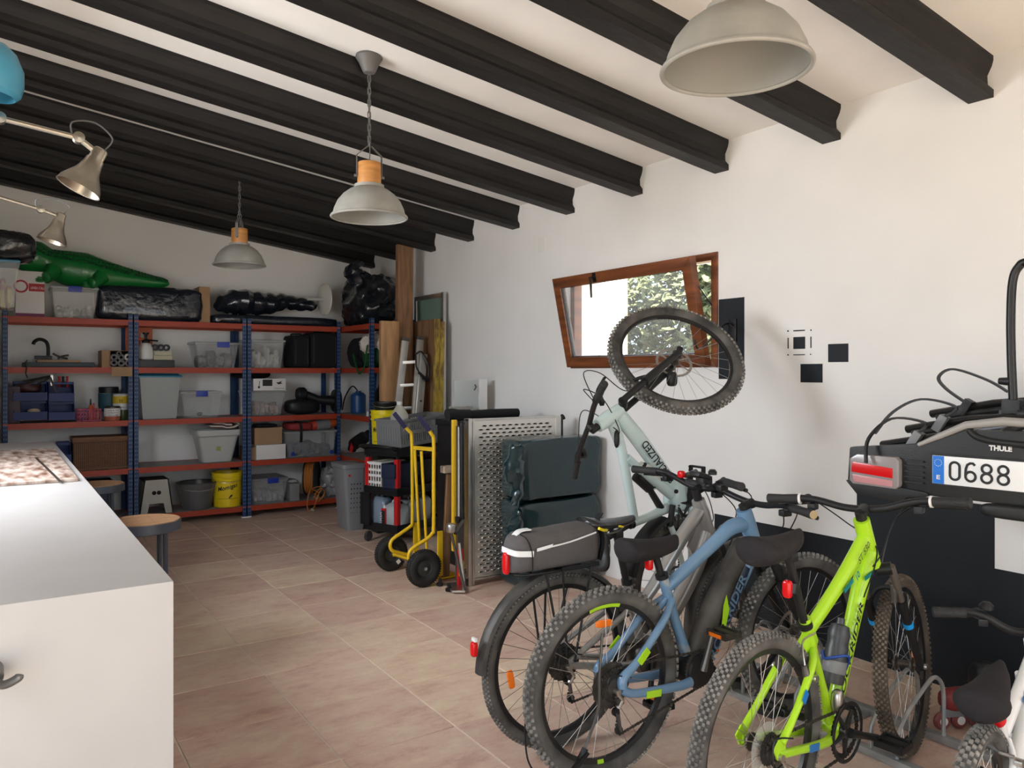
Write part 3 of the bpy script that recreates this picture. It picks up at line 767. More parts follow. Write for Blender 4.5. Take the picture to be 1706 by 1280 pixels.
k = 0; rr0 = 0.036; M_roll = mat('roll_grey', (0.09, 0.08, 0.08), 0.5); M_rollw = mat('roll_white', (0.62, 0.58, 0.50), 0.6)
bxw = x1 - xm
for (fx, fz, w_) in ((0.17, 0.25, 0), (0.5, 0.22, 0), (0.83, 0.22, 0), (0.17, 0.62, 0), (0.5, 0.62, 0), (0.80, 0.64, 1), (0.40, 0.88, 0)):
    c = Vector((xm + 0.004 + fx * (bxw - 0.008), y0 - 0.002, z0 + 0.008 + fz * (z1 - z0 - 0.02)))
    if fz > 0.8: rr1 = 0.024
    else: rr1 = 0.033
    mb = MB().lathe([(rr1 * 0.42, 0.0), (rr1 * 0.9, 0.0), (rr1, 0.003), (rr1, 0.25), (rr1 * 0.42, 0.25), (rr1 * 0.42, 0.0)], c, (0, 1, 0), 24)
    o = build(mb, 'tape_roll', M_rollw if w_ else M_roll)
    tag(o, 'white roll with a dark core in the open cardboard box' if w_ else {(0.17, 0.25): 'dark roll at the bottom left of the open cardboard box', (0.5, 0.22): 'dark roll at the bottom middle of the open cardboard box', (0.83, 0.22): 'dark roll at the bottom right of the open cardboard box', (0.17, 0.62): 'dark roll at the left side of the open cardboard box, upper row', (0.5, 0.62): 'dark roll in the centre of the open cardboard box', (0.40, 0.88): 'small dark roll on top of the others in the open cardboard box'}[(fx, fz)], 'roll', 'rolls in the open cardboard box')
# behind / right of the first post
x0, x1, y0, y1, z0, z1 = px_box(209, 254, 546, L4, 8.58, 0.03)
t = thing('orange_panel', 'orange wall panel with square cut-outs behind the blue post', 'panel', ((x0 + x1) / 2, 8.58, z0))
M_or = mat('orange_plastic', (0.55, 0.10, 0.02), 0.5)
mb = MB()
for a_, b_ in ((0, 0.18), (0.38, 0.55), (0.82, 1.0)): mb.box(x0 + a_ * (x1 - x0), x0 + b_ * (x1 - x0), y0, y1, z0, z1)
for a_, b_ in ((0, 0.12), (0.42, 0.55), (0.88, 1.0)): mb.box(x0, x1, y0 + 0.001, y1 - 0.001, z0 + a_ * (z1 - z0), z0 + b_ * (z1 - z0))
build(mb, 'panel_body', M_or, t, smooth=False)
x0, x1, y0, y1, z0, z1 = px_box(229, 291, 600, L4, YF + 0.02, 0.3)
tag(build(MB().box(x0, x1, y0, y1, z0, z1), 'flat_case', mat('charcoal', (0.03, 0.03, 0.033), 0.5), bevel=0.006), 'flat charcoal case under the white sprayer', 'case')
ztc = z1 + 0.001
c = pt(243, 590, 8.36); c.z = ztc
t = thing('pump_sprayer', 'white pump sprayer bottle with an orange and black head', 'sprayer', tuple(c))
build(MB().lathe([(0.055, 0), (0.068, 0.01), (0.072, 0.07), (0.066, 0.12), (0.045, 0.16), (0.03, 0.17), (0, 0.171)], c, seg=28), 'bottle', M_white, t)
build(MB().lathe([(0.035, 0.165), (0.04, 0.19), (0.03, 0.2), (0.012, 0.205), (0.012, 0.25), (0.03, 0.255), (0.03, 0.27), (0, 0.272)], c, seg=20), 'pump_head', M_blackp, t)
build(MB().tube(cr([c + Vector((-0.02, 0, 0.2)), c + Vector((-0.08, -0.02, 0.2)), c + Vector((-0.1, -0.02, 0.13))], 5), 0.014, 8), 'trigger', M_or, t)
build(MB().tube([c + Vector((0.02, 0, 0.195)), c + Vector((0.11, 0, 0.19))], 0.008, 8), 'nozzle', M_blackp, t)
for i, (u0, u1, vt, zb) in enumerate(((256, 287, 593, ztc), (257, 286, 586, ztc + 0.045))):
    x0, x1, y0, y1, z0, _ = px_box(u0, u1, vt, zb, YF + 0.05, 0.2)
    tag(build(MB().box(x0, x1, y0, y1, z0, z0 + 0.043), 'cream_box', mat('cream_box', (0.50, 0.47, 0.33), 0.6), bevel=0.003), ('lower' if i == 0 else 'upper') + ' of two small cream boxes beside the sprayer', 'box')
for i, u in enumerate((258, 268, 277)):
    c = pt(u, 580, 8.34); c.z = ztc + 0.091 + 0.033
    tag(build(MB().lathe([(0.017, -0.02), (0.032, -0.02), (0.032, 0.02), (0.017, 0.02), (0.017, -0.02)], c, (0.4, 1, 0), 24), 'tape_roll', M_blackp), ('left', 'middle', 'right')[i] + ' of three black tape rolls on the cream boxes', 'roll')
bx, t = clear_box(325, 399, 570, L4, YF, 0.4, 'clear box with dark tubes inside, left of the double post', claspu=372)
filler(bx, 0.75, 'dark_tubes', 'dark grey tubes inside the clear box on the upper middle shelf', 'tubes', mat('tube_mix', (0.03, 0.03, 0.03), 0.5, scale=9, color2=(0.22, 0.20, 0.18), thr=(0.45, 0.6)), 8, n=4)
bx, t = clear_box(414, 476, 566, L4, YF, 0.4, 'clear box full of crumpled white paper, right of the double post', clasp=False)
filler(bx, 0.85, 'white_cloths', 'crumpled white paper inside the clear box right of the double post', 'paper', mat('white_crumple', (0.62, 0.60, 0.55), 0.8), 9, amp=0.05)
x0, x1, y0, y1, z0, z1 = px_box(489, 518, 558, L4, YF, 0.4)
def suitcase(x0, x1, z0, z1, Y, label):
    t = thing('suitcase', label, 'suitcase', ((x0 + x1) / 2, Y, z0))
    build(MB().sup(((x0 + x1) / 2, Y + 0.2, (z0 + z1) / 2), ((x1 - x0) / 2, 0.19, (z1 - z0) / 2), 0.22, 40, 24), 'case_body', M_blackf, t)
    build(MB().tube(cr([((x0 + x1) / 2 - 0.06, Y + 0.2, z1 - 0.006), ((x0 + x1) / 2 - 0.05, Y + 0.2, z1 + 0.014), ((x0 + x1) / 2 + 0.05, Y + 0.2, z1 + 0.014), ((x0 + x1) / 2 + 0.06, Y + 0.2, z1 - 0.006)], 4), 0.008, 8), 'handle', M_blackp, t)
    xz = (x0 + x1) / 2
    build(MB().tube([(x0 + 0.03, Y + 0.012, z0 + 0.05), (x0 + 0.03, Y + 0.012, z1 - 0.05), (xz, Y + 0.008, z1 - 0.03), (x1 - 0.03, Y + 0.012, z1 - 0.05), (x1 - 0.03, Y + 0.012, z0 + 0.05)], 0.004, 6), 'zip', M_blackp, t)
suitcase(x0, x1, z0, z1, YF, 'smaller black fabric case beside the larger one on the upper right shelf')
x0, x1, y0, y1, z0, z1 = px_box(519, 564, 554, L4, YF, 0.4)
suitcase(x0, x1, z0, z1, YF - 0.01, 'larger black fabric case next to the corner post on the upper right shelf')
c = at_y(603, 573, 7.75)
tag(build(MB().sup((3.46, 8.1, L4 + 0.17), (0.2, 0.22, 0.168), 0.6, 30, 20, 0.03, 6, 8), 'dark_bag', M_blackf), 'dark bag in the corner behind the white and green bag', 'bag')
t = thing('shopping_bag', 'green shopping bag with white bags bulging out, on the sideways shelving', 'bag', (3.42, 7.62, L4))
build(MB().sup((3.42, 7.63, L4 + 0.12), (0.17, 0.19, 0.118), 0.5, 32, 20, 0.02, 7, 4), 'bag_body', mat('green_bag', (0.005, 0.07, 0.015), 0.6), t)
build(MB().sup((3.38, 7.62, L4 + 0.25), (0.17, 0.18, 0.11), 0.9, 36, 24, 0.05, 7, 5, ridge=True), 'white_lining', mat('white_bag', (0.62, 0.57, 0.50), 0.6), t)
hl = [at_x(588, 590, 3.21), at_x(592, 605, 3.17), at_x(598, 622, 3.16), at_x(606, 614, 3.17), at_x(610, 590, 3.19), at_x(612, 575, 3.22)]
build(MB().strip(cr(hl, 5), 0.028, 0.004, (0, 1, 0)), 'bag_strap', mat('green_strap', (0.005, 0.09, 0.02), 0.6), t)

# ---- third level
def pick_bin(u0, u1, v0, v1, Y, label, grp=None):
    x0 = at_y(u0, v0, Y).x; x1 = at_y(u1, v0, Y).x; z0 = at_y((u0 + u1) / 2, v1, Y).z; z1 = at_y((u0 + u1) / 2, v0, Y).z
    t = thing('pick_bin', label, 'bin', ((x0 + x1) / 2, Y, z0))
    h = z1 - z0; e = 0.006; y1 = Y + 0.30
    side = [(Y, z0), (y1, z0), (y1, z1), (Y + 0.09, z1), (Y + 0.03, z0 + h * 0.42), (Y, z0 + h * 0.42)]
    mb = MB()
    for xx in (x0, x1 - e): mb.prism([(a, b) for a, b in side], (xx, 0, 0), (0, 1, 0), (0, 0, 1), e)
    mb.box(x0 + e, x1 - e, Y, Y + e, z0, z0 + h * 0.42); mb.box(x0 + e, x1 - e, y1 - e, y1, z0, z1); mb.box(x0 + e, x1 - e, Y + e, y1 - e, z0, z0 + e)
    mb.box(x0, x1, Y - 0.010, Y, z0 + h * 0.34, z0 + h * 0.43); mb.box(x0 + e, x1 - e, Y + 0.088, Y + 0.1, z1 - 0.022, z1 - 0.002)
    build(mb, 'bin_body', M_bluep, t, smooth=False)
    return (x0, x1, Y, y1, z0, z1)
z3 = L3 + 0.001
v3 = 700
b1 = pick_bin(22, 79, 669, 700, YF, 'lower left of four stacked blue picking bins, with a roll of masking tape')
b2 = pick_bin(81, 125, 670, 700, YF, 'lower right of four stacked blue picking bins, full of small tools')
b3 = pick_bin(22, 79, 636, 668, YF, 'upper left of four stacked blue picking bins, with clamps sticking out')
b4 = pick_bin(81, 124, 637, 669, YF, 'upper right of four stacked blue picking bins, with red handled tools')
c = Vector(((b1[0] + b1[1]) / 2 + 0.03, YF + 0.10, b1[4] + 0.045))
tag(build(MB().lathe([(0.028, -0.02), (0.05, -0.02), (0.05, 0.02), (0.028, 0.02), (0.028, -0.02)], c + Vector((0, 0, 0.015)), (0, 0.5, 1), 24), 'masking_tape', mat('masking_tape', (0.55, 0.42, 0.28), 0.7)), 'cream masking tape roll in the lower left blue bin', 'tape')
for i, (x, y, z, q, m_, l_) in enumerate(((-0.10, 0.03, 0.09, 0.28, M_dkmetal, 'long steel clamp bar lying across the upper left blue bin'), (0.0, 0.0, 0.06, 0.25, M_steel, 'shiny steel bar lying across the upper left blue bin'))):
    cx = (b3[0] + b3[1]) / 2 + 0.05
    t = thing('bar_clamp', l_, 'clamp', (cx, YF + 0.12, b3[4] + 0.1))
    zz = b3[5] + 0.01 - 0.02 * i
    build(MB().tube([(cx - 0.17, YF + 0.07 + y, zz - 0.025), (cx + 0.13, YF + 0.07 + y, zz + 0.045)], 0.010, 6), 'bar', m_, t)
    build(MB().cbox((cx + 0.12, YF + 0.07 + y, zz + 0.02), (0.022, 0.02, 0.10)), 'jaw', m_, t, bevel=0.004)
t = thing('silver_lever_tool', 'grey lever tool leaning across the upper blue bins', 'tool', (b4[0], YF, b4[4]))
build(MB().tube([at_y(84, 629, YF + 0.05), at_y(90, 645, YF + 0.03), at_y(99, 662, YF + 0.02)], [0.009, 0.008, 0.007], 8), 'lever', M_dkmetal, t)
build(MB().tube([at_y(84, 629, YF + 0.05), at_y(60, 641, YF + 0.10)], 0.009, 8), 'lever', M_dkmetal, t)
t = thing('screwdriver_set', 'red handled screwdrivers standing in the upper right blue bin', 'screwdriver', (b4[1] - 0.06, YF + 0.18, b4[4] + 0.02))
for dx, m_ in ((-0.05, M_red), (-0.02, M_blackp), (0.015, M_red)):
    x = b4[1] - 0.06 + dx
    build(MB().lathe([(0.010, 0), (0.013, 0.02), (0.009, 0.08), (0.012, 0.1), (0, 0.105)], (x, YF + 0.18, b4[5] - 0.05), seg=10), 'screwdriver_handle', m_, t)
tag(build(MB().sup((b3[0] + 0.12, YF + 0.2, b3[5] - 0.05), (0.1, 0.06, 0.055), 0.7, 20, 12, 0.02, 20, 3), 'tool_pile', mat('dark_red_mix', (0.08, 0.02, 0.02), 0.5)), 'dark red tools heaped in the upper left blue bin', 'tools')
x0 = at_y(12, 640, YF).x
tag(build(MB().box(x0, x0 + 0.10, YF + 0.04, YF + 0.3, z3, z3 + 0.33), 'dark_case', mat('maroon_case', (0.05, 0.02, 0.03), 0.5), bevel=0.008), 'narrow dark case between the left post and the blue bins', 'case')
# pink basket
x0, x1, y0, y1, z0, z1 = px_box(128, 169, 682, L3, YF + 0.02, 0.2)
t = thing('basket', 'small pink lattice basket on the left shelf beside the blue bins', 'basket', ((x0 + x1) / 2, YF, z0))
M_pink = mat('pink_plastic', (0.36, 0.012, 0.09), 0.45)
mb = MB()
for k in range(9):
    fx = k / 8
    for yy in (y0, y1 - 0.004): mb.box(x0 + fx * (x1 - x0 - 0.006), x0 + fx * (x1 - x0 - 0.006) + 0.006, yy, yy + 0.004, z0, z1)
for k in range(6):
    fy = k / 5
    for xx in (x0, x1 - 0.004): mb.box(xx, xx + 0.004, y0 + fy * (y1 - y0 - 0.006), y0 + fy * (y1 - y0 - 0.006) + 0.006, z0, z1)
for zz in (0, 0.33, 0.66, 0.93): 
    mb.box(x0, x1, y0 - 0.001, y0 + 0.005, z0 + zz * (z1 - z0), z0 + zz * (z1 - z0) + 0.008); mb.box(x0, x1, y1 - 0.005, y1 + 0.001, z0 + zz * (z1 - z0), z0 + zz * (z1 - z0) + 0.008)
mb.box(x0, x1, y0, y1, z0, z0 + 0.004)
build(mb, 'basket_lattice', M_pink, t, smooth=False)
for i, (u, h, m_) in enumerate(((151, 0.20, M_blackp), (156, 0.16, M_red), (163, 0.13, mat('tan_plastic', (0.45, 0.25, 0.12), 0.5)))):
    c = pt(u, 690, YF + 0.1 + 0.02 * i); c.z = z0 + 0.006
    t = thing('glue_bottle', ('black', 'red', 'tan')[i] + ' topped glue bottle standing in the pink basket', 'bottle', tuple(c))
    build(MB().lathe([(0.018, 0), (0.02, 0.01), (0.02, h * 0.6), (0.008, h * 0.72), (0, h * 0.721)], c, seg=14), 'bottle_body', M_or if i == 0 else m_, t)
    build(MB().lathe([(0.009, h * 0.7), (0.005, h), (0, h)], c, seg=12), 'nozzle', m_, t)
def jar(u, v0, v1, r_px, Y, zb, body, lid, label, band=None, lidh=0.03, name='jar', bandr=(0.25, 0.8)):
    c = at_y(u, v0, Y); h = c.z - zb; w = r_px * (c - Vector((0, 0, CAMH))).length / FPX * 0.98
    c.z = zb + 0.001
    t = thing(name, label, 'jar', tuple(c))
    build(MB().lathe([(w * 0.94, 0), (w, 0.006), (w, h - lidh - 0.006), (w * 0.92, h - lidh), (0, h - lidh)], c, seg=28), 'jar_body', body, t)
    build(MB().lathe([(w * 0.97, h - lidh), (w * 0.97, h - 0.003), (w * 0.93, h), (0, h)], c, seg=28), 'lid', lid, t)
    if band: build(MB().lathe([(w * 1.005, h * bandr[0]), (w * 1.012, h * bandr[0] + 0.001), (w * 1.012, h * bandr[1]), (w * 1.005, h * bandr[1] + 0.001)], c, seg=28), 'label_band', band, t)
    return t, c, w, h
M_darklid = mat('dark_lid', (0.03, 0.02, 0.02), 0.4)
t, c, w, h = jar(181, 645, 701, 14, YF + 0.24, L3, M_lgrey, M_blackp, 'tall grey tub with a black lid at the back of the left shelf', mat('teal_label', (0.02, 0.08, 0.11), 0.6), 0.06)
t, c, w, h = jar(204, 678, 700, 9, YF + 0.10, L3, mat('olive_glass', (0.04, 0.06, 0.015), 0.3), M_lgrey, 'small green jar with a grey lid under the yellow tub')
zz = c.z + h + 0.001
t, c, w, h = jar(201, 656, 678, 11, YF + 0.11, zz, M_white, M_lgrey, 'yellow and white tub standing on the small green jar', mat('yellow_label', (0.62, 0.42, 0.02), 0.6), 0.012)
text('III', 'lettering', t, M_ink, (c.x - 0.02, c.y - w * 1.03, c.z + h * 0.3), (1, 0, 0), (0, 0, 1), 0.035, width=0.03)
t, c, w, h = jar(187, 677, 701, 11, YF + 0.03, L3, mat('coral_jar', (0.40, 0.12, 0.07), 0.4), M_darklid, 'white labelled jar with coral beads at the front of the left shelf', M_white, 0.02, bandr=(0.3, 0.85))
for k, s_ in enumerate(('MULTI', 'CRAFT', 'GLUE')):
    text(s_, 'lettering', t, M_ink, (c.x - 0.04, c.y - w * 1.03, c.z + h * (0.66 - 0.16 * k)), (1, 0, 0), (0, 0, 1), 0.012, width=0.08)
# tall clear bin with teal lid
x0, x1, y0, y1, z0, z1 = px_box(231, 303, 623, L3, YF, 0.36)
t = thing('storage_bin', 'tall cloudy bin with a teal lid and white cords inside', 'bin', ((x0 + x1) / 2, YF, z0))
def rr4(i, z, x0=x0, x1=x1, y0=y0, y1=y1): return [Vector((x0 + i, y0 + i, z)), Vector((x1 - i, y0 + i, z)), Vector((x1 - i, y1 - i, z)), Vector((x0 + i, y1 - i, z))]
mb = MB().loft([rr4(0.045, z0 + 0.004), rr4(0.045, z0), rr4(0.012, z1 - 0.05), rr4(0.006, z1 - 0.05), rr4(0.006, z1 - 0.035), rr4(0.016, z1 - 0.035), rr4(0.05, z0 + 0.004)], caps=False); mb.add(rr4(0.045, z0), [(0, 3, 2, 1)])
build(mb, 'bin_body', M_clear2, t, smooth=False)
build(MB().loft([rr4(-0.004, z1 - 0.035), rr4(-0.004, z1 - 0.018), rr4(0.02, z1 - 0.01), rr4(0.03, z1)], True), 'lid', M_teal, t, bevel=0.003)
mb = MB(); rnd = random.Random(5)
for k in range(6):
    cx, cyy = (x0 + x1) / 2 + rnd.uniform(-0.03, 0.04), (y0 + y1) / 2 + rnd.uniform(-0.03, 0.03)
    mb.tube(cr([(cx + 0.12 * cos(a * 0.9 + k), cyy + 0.09 * sin(a * 0.9 + k), z0 + 0.03 + 0.012 * k + 0.006 * a) for a in range(8)], 4), 0.006, 6)
mb.tube(cr([(x1 - 0.12, y0 + 0.12, z0 + 0.08), (x1 - 0.10, y0 + 0.10, z0 + 0.25), (x1 - 0.09, y0 + 0.1, z0 + 0.18), (x1 - 0.14, y0 + 0.1, z0 + 0.06)], 6), 0.006, 6)
tag(build(mb, 'cord_coil', M_white), 'white cords coiled inside the tall bin with the teal lid', 'cord')
bx, t = clear_box(301, 371, 652, L3, YF, 0.4, 'nearly empty clear box with a blue clasp on the middle shelf')
tag(build(MB().sup((bx[0] + 0.22, YF + 0.2, bx[4] + 0.03), (0.03, 0.03, 0.02), 1, 10, 8), 'small_part', M_blackp), 'small dark part lying in the nearly empty clear box', 'part')
bx, t = clear_box(413, 476, 651, L3, YF, 0.4, 'clear box with pale pink things under the white printed carton', clasp=False)
filler(bx, 0.7, 'pink_papers', 'pink and white papers inside the clear box under the printed carton', 'papers', mat('pink_mix', (0.50, 0.38, 0.34), 0.7, scale=6, color2=(0.35, 0.18, 0.14), thr=(0.5, 0.65)), 12)
x0, x1 = bx[0], bx[1]; zt = bx[5] + 0.001
x0 = at_y(422, 640, YF).x
t = thing('printed_carton', 'white carton with black printed pictures on the clear box right of the double post', 'carton', ((x0 + x1) / 2, YF, zt))
hh = at_y(450, 631, YF).z - zt
build(MB().box(x0, x1 - 0.002, YF - 0.002, YF + 0.3, zt, zt + hh), 'box_body', M_white, t, bevel=0.003)
yy = YF - 0.0032; w = x1 - x0
build(MB().box(x0 + w * 0.28, x0 + w * 0.58, yy, yy + 0.001, zt + hh * 0.38, zt + hh * 0.92), 'printed_picture', M_ink, t)
build(MB().prism([(0, 0), (0.05, 0.012), (0.028, 0.02), (0.045, 0.04), (0.0, 0.022), (-0.02, 0.026)], (x0 + w * 0.76, yy + 0.001, zt + hh * 0.5), (1, 0, 0), (0, 0, 1), -0.001), 'printed_picture', M_ink, t)
build(MB().tube([(x0 + w * 0.17, yy + 0.001, zt + hh * 0.25), (x0 + w * 0.19, yy + 0.001, zt + hh * 0.8)], 0.003, 6), 'printed_picture', M_ink, t)
build(MB().lathe([(0.0, 0), (0.012, 0), (0.012, 0.001), (0, 0.001)], (x0 + w * 0.17, yy, zt + hh * 0.28), (0, 1, 0), 14), 'printed_picture', M_ink, t)
text('SUPREME LINE', 'lettering', t, M_ink, (x0 + w * 0.62, yy - 0.0005, zt + hh * 0.12), (1, 0, 0), (0, 0, 1), 0.011, width=w * 0.32)
tag(build(MB().sup(((bx[0] + x0) / 2 + 0.10, YF + 0.36, zt + 0.17), (0.2, 0.06, 0.045), 0.6, 30, 14, 0.02, 8, 5), 'black_bag', M_blackf), 'black bag lying behind the white printed carton', 'bag')
# black vacuum / blower
t = thing('leaf_blower', 'black blower with a long nozzle lying on the shelf beside the corner post', 'blower', (pt(515, 690).x, 8.4, L3))
a0 = pt(505, 679, 8.35)
build(MB().sup((a0.x, 8.38, L3 + 0.085), (0.19, 0.12, 0.083), 0.6, 36, 20, 0.008, 6, 4), 'blower_body', M_blackp, t)
build(MB().lathe([(0.06, -0.05), (0.075, -0.03), (0.075, 0.03), (0.06, 0.05)], (pt(502, 657, 8.35)) , (1, 0, 0), 24), 'motor_housing', M_blackp, t)
build(MB().tube([pt(502, 655, 8.35), pt(530, 666, 8.33), pt(556, 668, 8.30)], [0.045, 0.045, 0.06], 16), 'nozzle', M_blackp, t)
build(MB().sup(pt(560, 668, 8.34), (0.05, 0.1, 0.13), 0.7, 20, 14), 'collector', M_blackp, t)
build(MB().tube([pt(502, 672, 8.35), pt(504, 650, 8.35)], 0.05, 14), 'neck', M_blackp, t)
# blue drum and hose on the sideways unit
c = at_x(596, 690, 3.42); c = Vector((3.42, at_x(597, 680, 3.42).y, L3 + 0.001))
t = thing('water_drum', 'ribbed blue drum on the middle shelf of the sideways unit', 'drum', tuple(c))
mb = MB().lathe([(0.075, 0)] + [(0.082 + 0.003 * (k % 2), 0.01 + 0.012 * k) for k in range(17)] + [(0.06, 0.225), (0.03, 0.235), (0.03, 0.25), (0, 0.25)], c, seg=30)
build(mb, 'drum_body', mat('deep_blue_plastic', (0.02, 0.075, 0.22), 0.35), t)
build(MB().tube(cr([c + Vector((-0.0, 0.02, 0.25)), c + Vector((-0.05, 0.06, 0.30)), c + Vector((-0.10, 0.14, 0.18)), c + Vector((-0.12, 0.18, 0.03))], 6), 0.008, 8), 'hose', M_blackp, t)
tag(build(MB().sup((3.5, 7.58, L3 + 0.17), (0.15, 0.13, 0.168), 0.6, 32, 22, 0.03, 5, 6), 'dark_sack', M_blackf), 'rounded black sack on the sideways shelving beside the blue drum', 'bag')
tag(build(MB().box(3.215, 3.235, 7.52, 7.55, L3 + 0.001, L3 + 0.05), 'white_bottle', M_white, bevel=0.006), 'tiny white bottle at the shelf edge below the black sack', 'bottle')

# ---- second level
x0, x1, y0, y1, z0, z1 = px_box(122, 214, 728, L2, YF + 0.01, 0.3)
M_wick = mat('brown_wicker', (0.15, 0.062, 0.020), 0.6, var=0.3, scale=14, aniso=(1, 1, 5))
t = thing('slatted_box', 'brown wicker chest with upright ribs on the lower left shelf', 'chest', ((x0 + x1) / 2, YF, z0))
build(MB().box(x0, x1, y0 + 0.006, y1, z0, z1 - 0.03), 'chest_body', mat('wicker_dark', (0.07, 0.03, 0.012), 0.7), t)
n = 26
for k in range(n):
    xa = x0 + 0.012 + (x1 - x0 - 0.024) * k / n
    build(MB().box(xa, xa + (x1 - x0 - 0.024) / n * 0.62, y0, y0 + 0.0055, z0 + 0.02, z1 - 0.055), 'rib', M_wick, t, smooth=False)
build(MB().box(x0 - 0.006, x1 + 0.004, y0 - 0.006, y1 + 0.004, z1 - 0.05, z1), 'lid', M_wick, t, bevel=0.006)
build(MB().box(x0, x1, y0 - 0.004, y0 + 0.004, z0, z0 + 0.02), 'bottom_rail', M_wick, t)
pick_bin(96, 119, 739, 772, YF, 'single blue picking bin beside the brown wicker chest')
# grey tote with folded towel
x0, x1, y0, y1, z0, z1 = px_box(328, 402, 717, L2, YF - 0.02, 0.36)
t = thing('grey_tote', 'light grey tapered plastic tote with a folded towel on it', 'tote', ((x0 + x1) / 2, YF, z0))
def r5(i, z, w=0.04):
    xa, xb, ya, yb = x0 + i, x1 - i, y0 + i, y1 - i
    out = []
    for (cx, cyy, a0) in ((xb - w, ya + w, -pi / 2), (xb - w, yb - w, 0), (xa + w, yb - w, pi / 2), (xa + w, ya + w, pi)):
        for k in range(5): out.append(Vector((cx + w * cos(a0 + k * pi / 8), cyy + w * sin(a0 + k * pi / 8), z)))
    return out
build(MB().loft([r5(0.07, z0), r5(0.02, z1 - 0.07), r5(0.0, z1 - 0.055), r5(-0.004, z1), r5(0.012, z1), r5(0.03, z1 - 0.05), r5(0.075, z0 + 0.01)]), 'tote_body', mat('pale_grey_plastic', (0.47, 0.48, 0.46), 0.4), t, bevel=0)
build(MB().box((x0 + x1) / 2 - 0.02, (x0 + x1) / 2 + 0.02, y0 + 0.033, y0 + 0.037, z0 + 0.12, z0 + 0.16), 'sticker', mat('green_sticker', (0.3, 0.35, 0.08), 0.5), t)
M_towel = mat('cream_towel', (0.56, 0.51, 0.44), 0.95, bump=0.5, bscale=120)
M_towel2 = mat('towel_edge', (0.15, 0.06, 0.05), 0.9)
tx0, tx1 = at_y(352, 700, YF).x, at_y(399, 700, YF).x
t = thing('folded_towel', 'folded cream towel with a dark border lying on the grey tote', 'towel', ((tx0 + tx1) / 2, YF + 0.12, z1))
mb = MB(); ring_ = []
path = cr([(0, 0.012), (0.20, 0.006), (0.29, 0.035), (0.22, 0.065), (0.05, 0.075), (0.01, 0.055), (0.05, 0.04), (0.22, 0.036)], 5)
P3 = [Vector((tx0 + p[0] * (tx1 - tx0) / 0.29, YF + 0.02, z1 + 0.012 + p[1] + 0.015 * (p[0] < 0.15))) for p in [(a.x, a.y) if isinstance(a, Vector) else a for a in [Vector((q[0], q[1], 0)) for q in path]]]
mb.strip([p + Vector((0, 0.13, 0)) for p in P3], 0.27, 0.02, (0, 1, 0)); build(mb, 'towel_fold', M_towel, t, bevel=0.006)
mb = MB(); mb.tube([p + Vector((0, -0.006, -0.008)) for p in P3], 0.004, 6); build(mb, 'towel_border', M_towel2, t)
bx, _ = carton(424, 470, 713, L2 + 0.155, YF + 0.03, 0.3, 'carton', 'brown cardboard box standing on the plain white carton', 'carton')
bw, _t = carton(427, 476, 741, L2, YF, 0.36, 'carton', 'plain white carton on the second shelf from the floor', 'carton', M_white)
# make the brown one rest on the white one
dzz = (bw[5] + 0.002) - bx[4]; _.location.z += dzz
for c_ in _.children: pass
tag(build(MB().sup(((bx[0] + bx[1]) / 2, YF + 0.15, bx[5] + dzz + 0.02), (0.12, 0.12, 0.018), 0.6, 30, 10, 0.008, 12, 3), 'black_cloth', M_blackf), 'small black cloth bundle on the brown cardboard box', 'cloth')
bq, _ = carton(412, 425.5, 731, L2 + 0.2, YF + 0.02, 0.3, 'carton', 'upper of two narrow brown boxes beside the double post', 'carton')
bq2, _2 = carton(412, 425.5, 750, L2, YF + 0.02, 0.3, 'carton', 'lower of two narrow brown boxes beside the double post', 'carton')
_.location.z += (bq2[5] + 0.001) - bq[4]
bx, t = clear_box(474, 562, 718, L2, YF, 0.4, 'wide clear box with dark blue things inside under the red bag', clasp=False)
build(MB().lathe([(0, 0), (0.022, 0), (0.022, 0.008), (0, 0.008)], (bx[0] + 0.09, YF - 0.002, bx[4] + 0.04), (0, -1, 0), 20), 'wheel_cap', M_clasp, t)
build(MB().lathe([(0, 0), (0.022, 0), (0.022, 0.008), (0, 0.008)], (bx[1] - 0.07, YF - 0.002, bx[4] + 0.04), (0, -1, 0), 20), 'wheel_cap', M_clasp, t)
filler(bx, 0.65, 'blue_fabrics', 'dark blue fabrics and white bits inside the wide clear box', 'fabric', mat('blue_mix', (0.012, 0.025, 0.06), 0.7, scale=5, color2=(0.25, 0.25, 0.22), thr=(0.62, 0.7)), 13)
zt = bx[5] + 0.001
c = at_y(495, 712, YF + 0.2)
t = thing('red_bag', 'flat red and black bag lying on the wide clear box', 'bag', (c.x, c.y, zt))
build(MB().sup((c.x, YF + 0.18, zt + 0.045), (0.145, 0.15, 0.044), 0.5, 36, 16, 0.01, 6, 3), 'bag_body', mat('red_fabric', (0.28, 0.025, 0.025), 0.7), t)
build(MB().strip([(c.x - 0.02, YF + 0.005, zt - 0.12), (c.x - 0.02, YF - 0.003, zt + 0.02), (c.x - 0.02, YF + 0.03, zt + 0.094), (c.x - 0.02, YF + 0.2, zt + 0.096)], 0.03, 0.004, (1, 0, 0)), 'bag_strap', M_blackf, t)
c = at_y(540, 706, YF + 0.16)
t = thing('hedge_trimmer', 'orange and grey power tool lying on the wide clear box', 'power tool', (c.x, c.y, zt))
build(MB().tube([at_y(517, 711, YF + 0.12), at_y(526, 708, YF + 0.12)], [0.05, 0.06], 16), 'front_guard', mat('red_orange', (0.45, 0.04, 0.02), 0.4), t)
build(MB().tube([at_y(526, 709, YF + 0.12), at_y(548, 706, YF + 0.12)], [0.062, 0.06], 16), 'motor_body', M_greyp, t)
build(MB().tube([at_y(548, 706, YF + 0.12), at_y(560, 703, YF + 0.12)], [0.062, 0.045], 16), 'rear_cap', M_or, t)
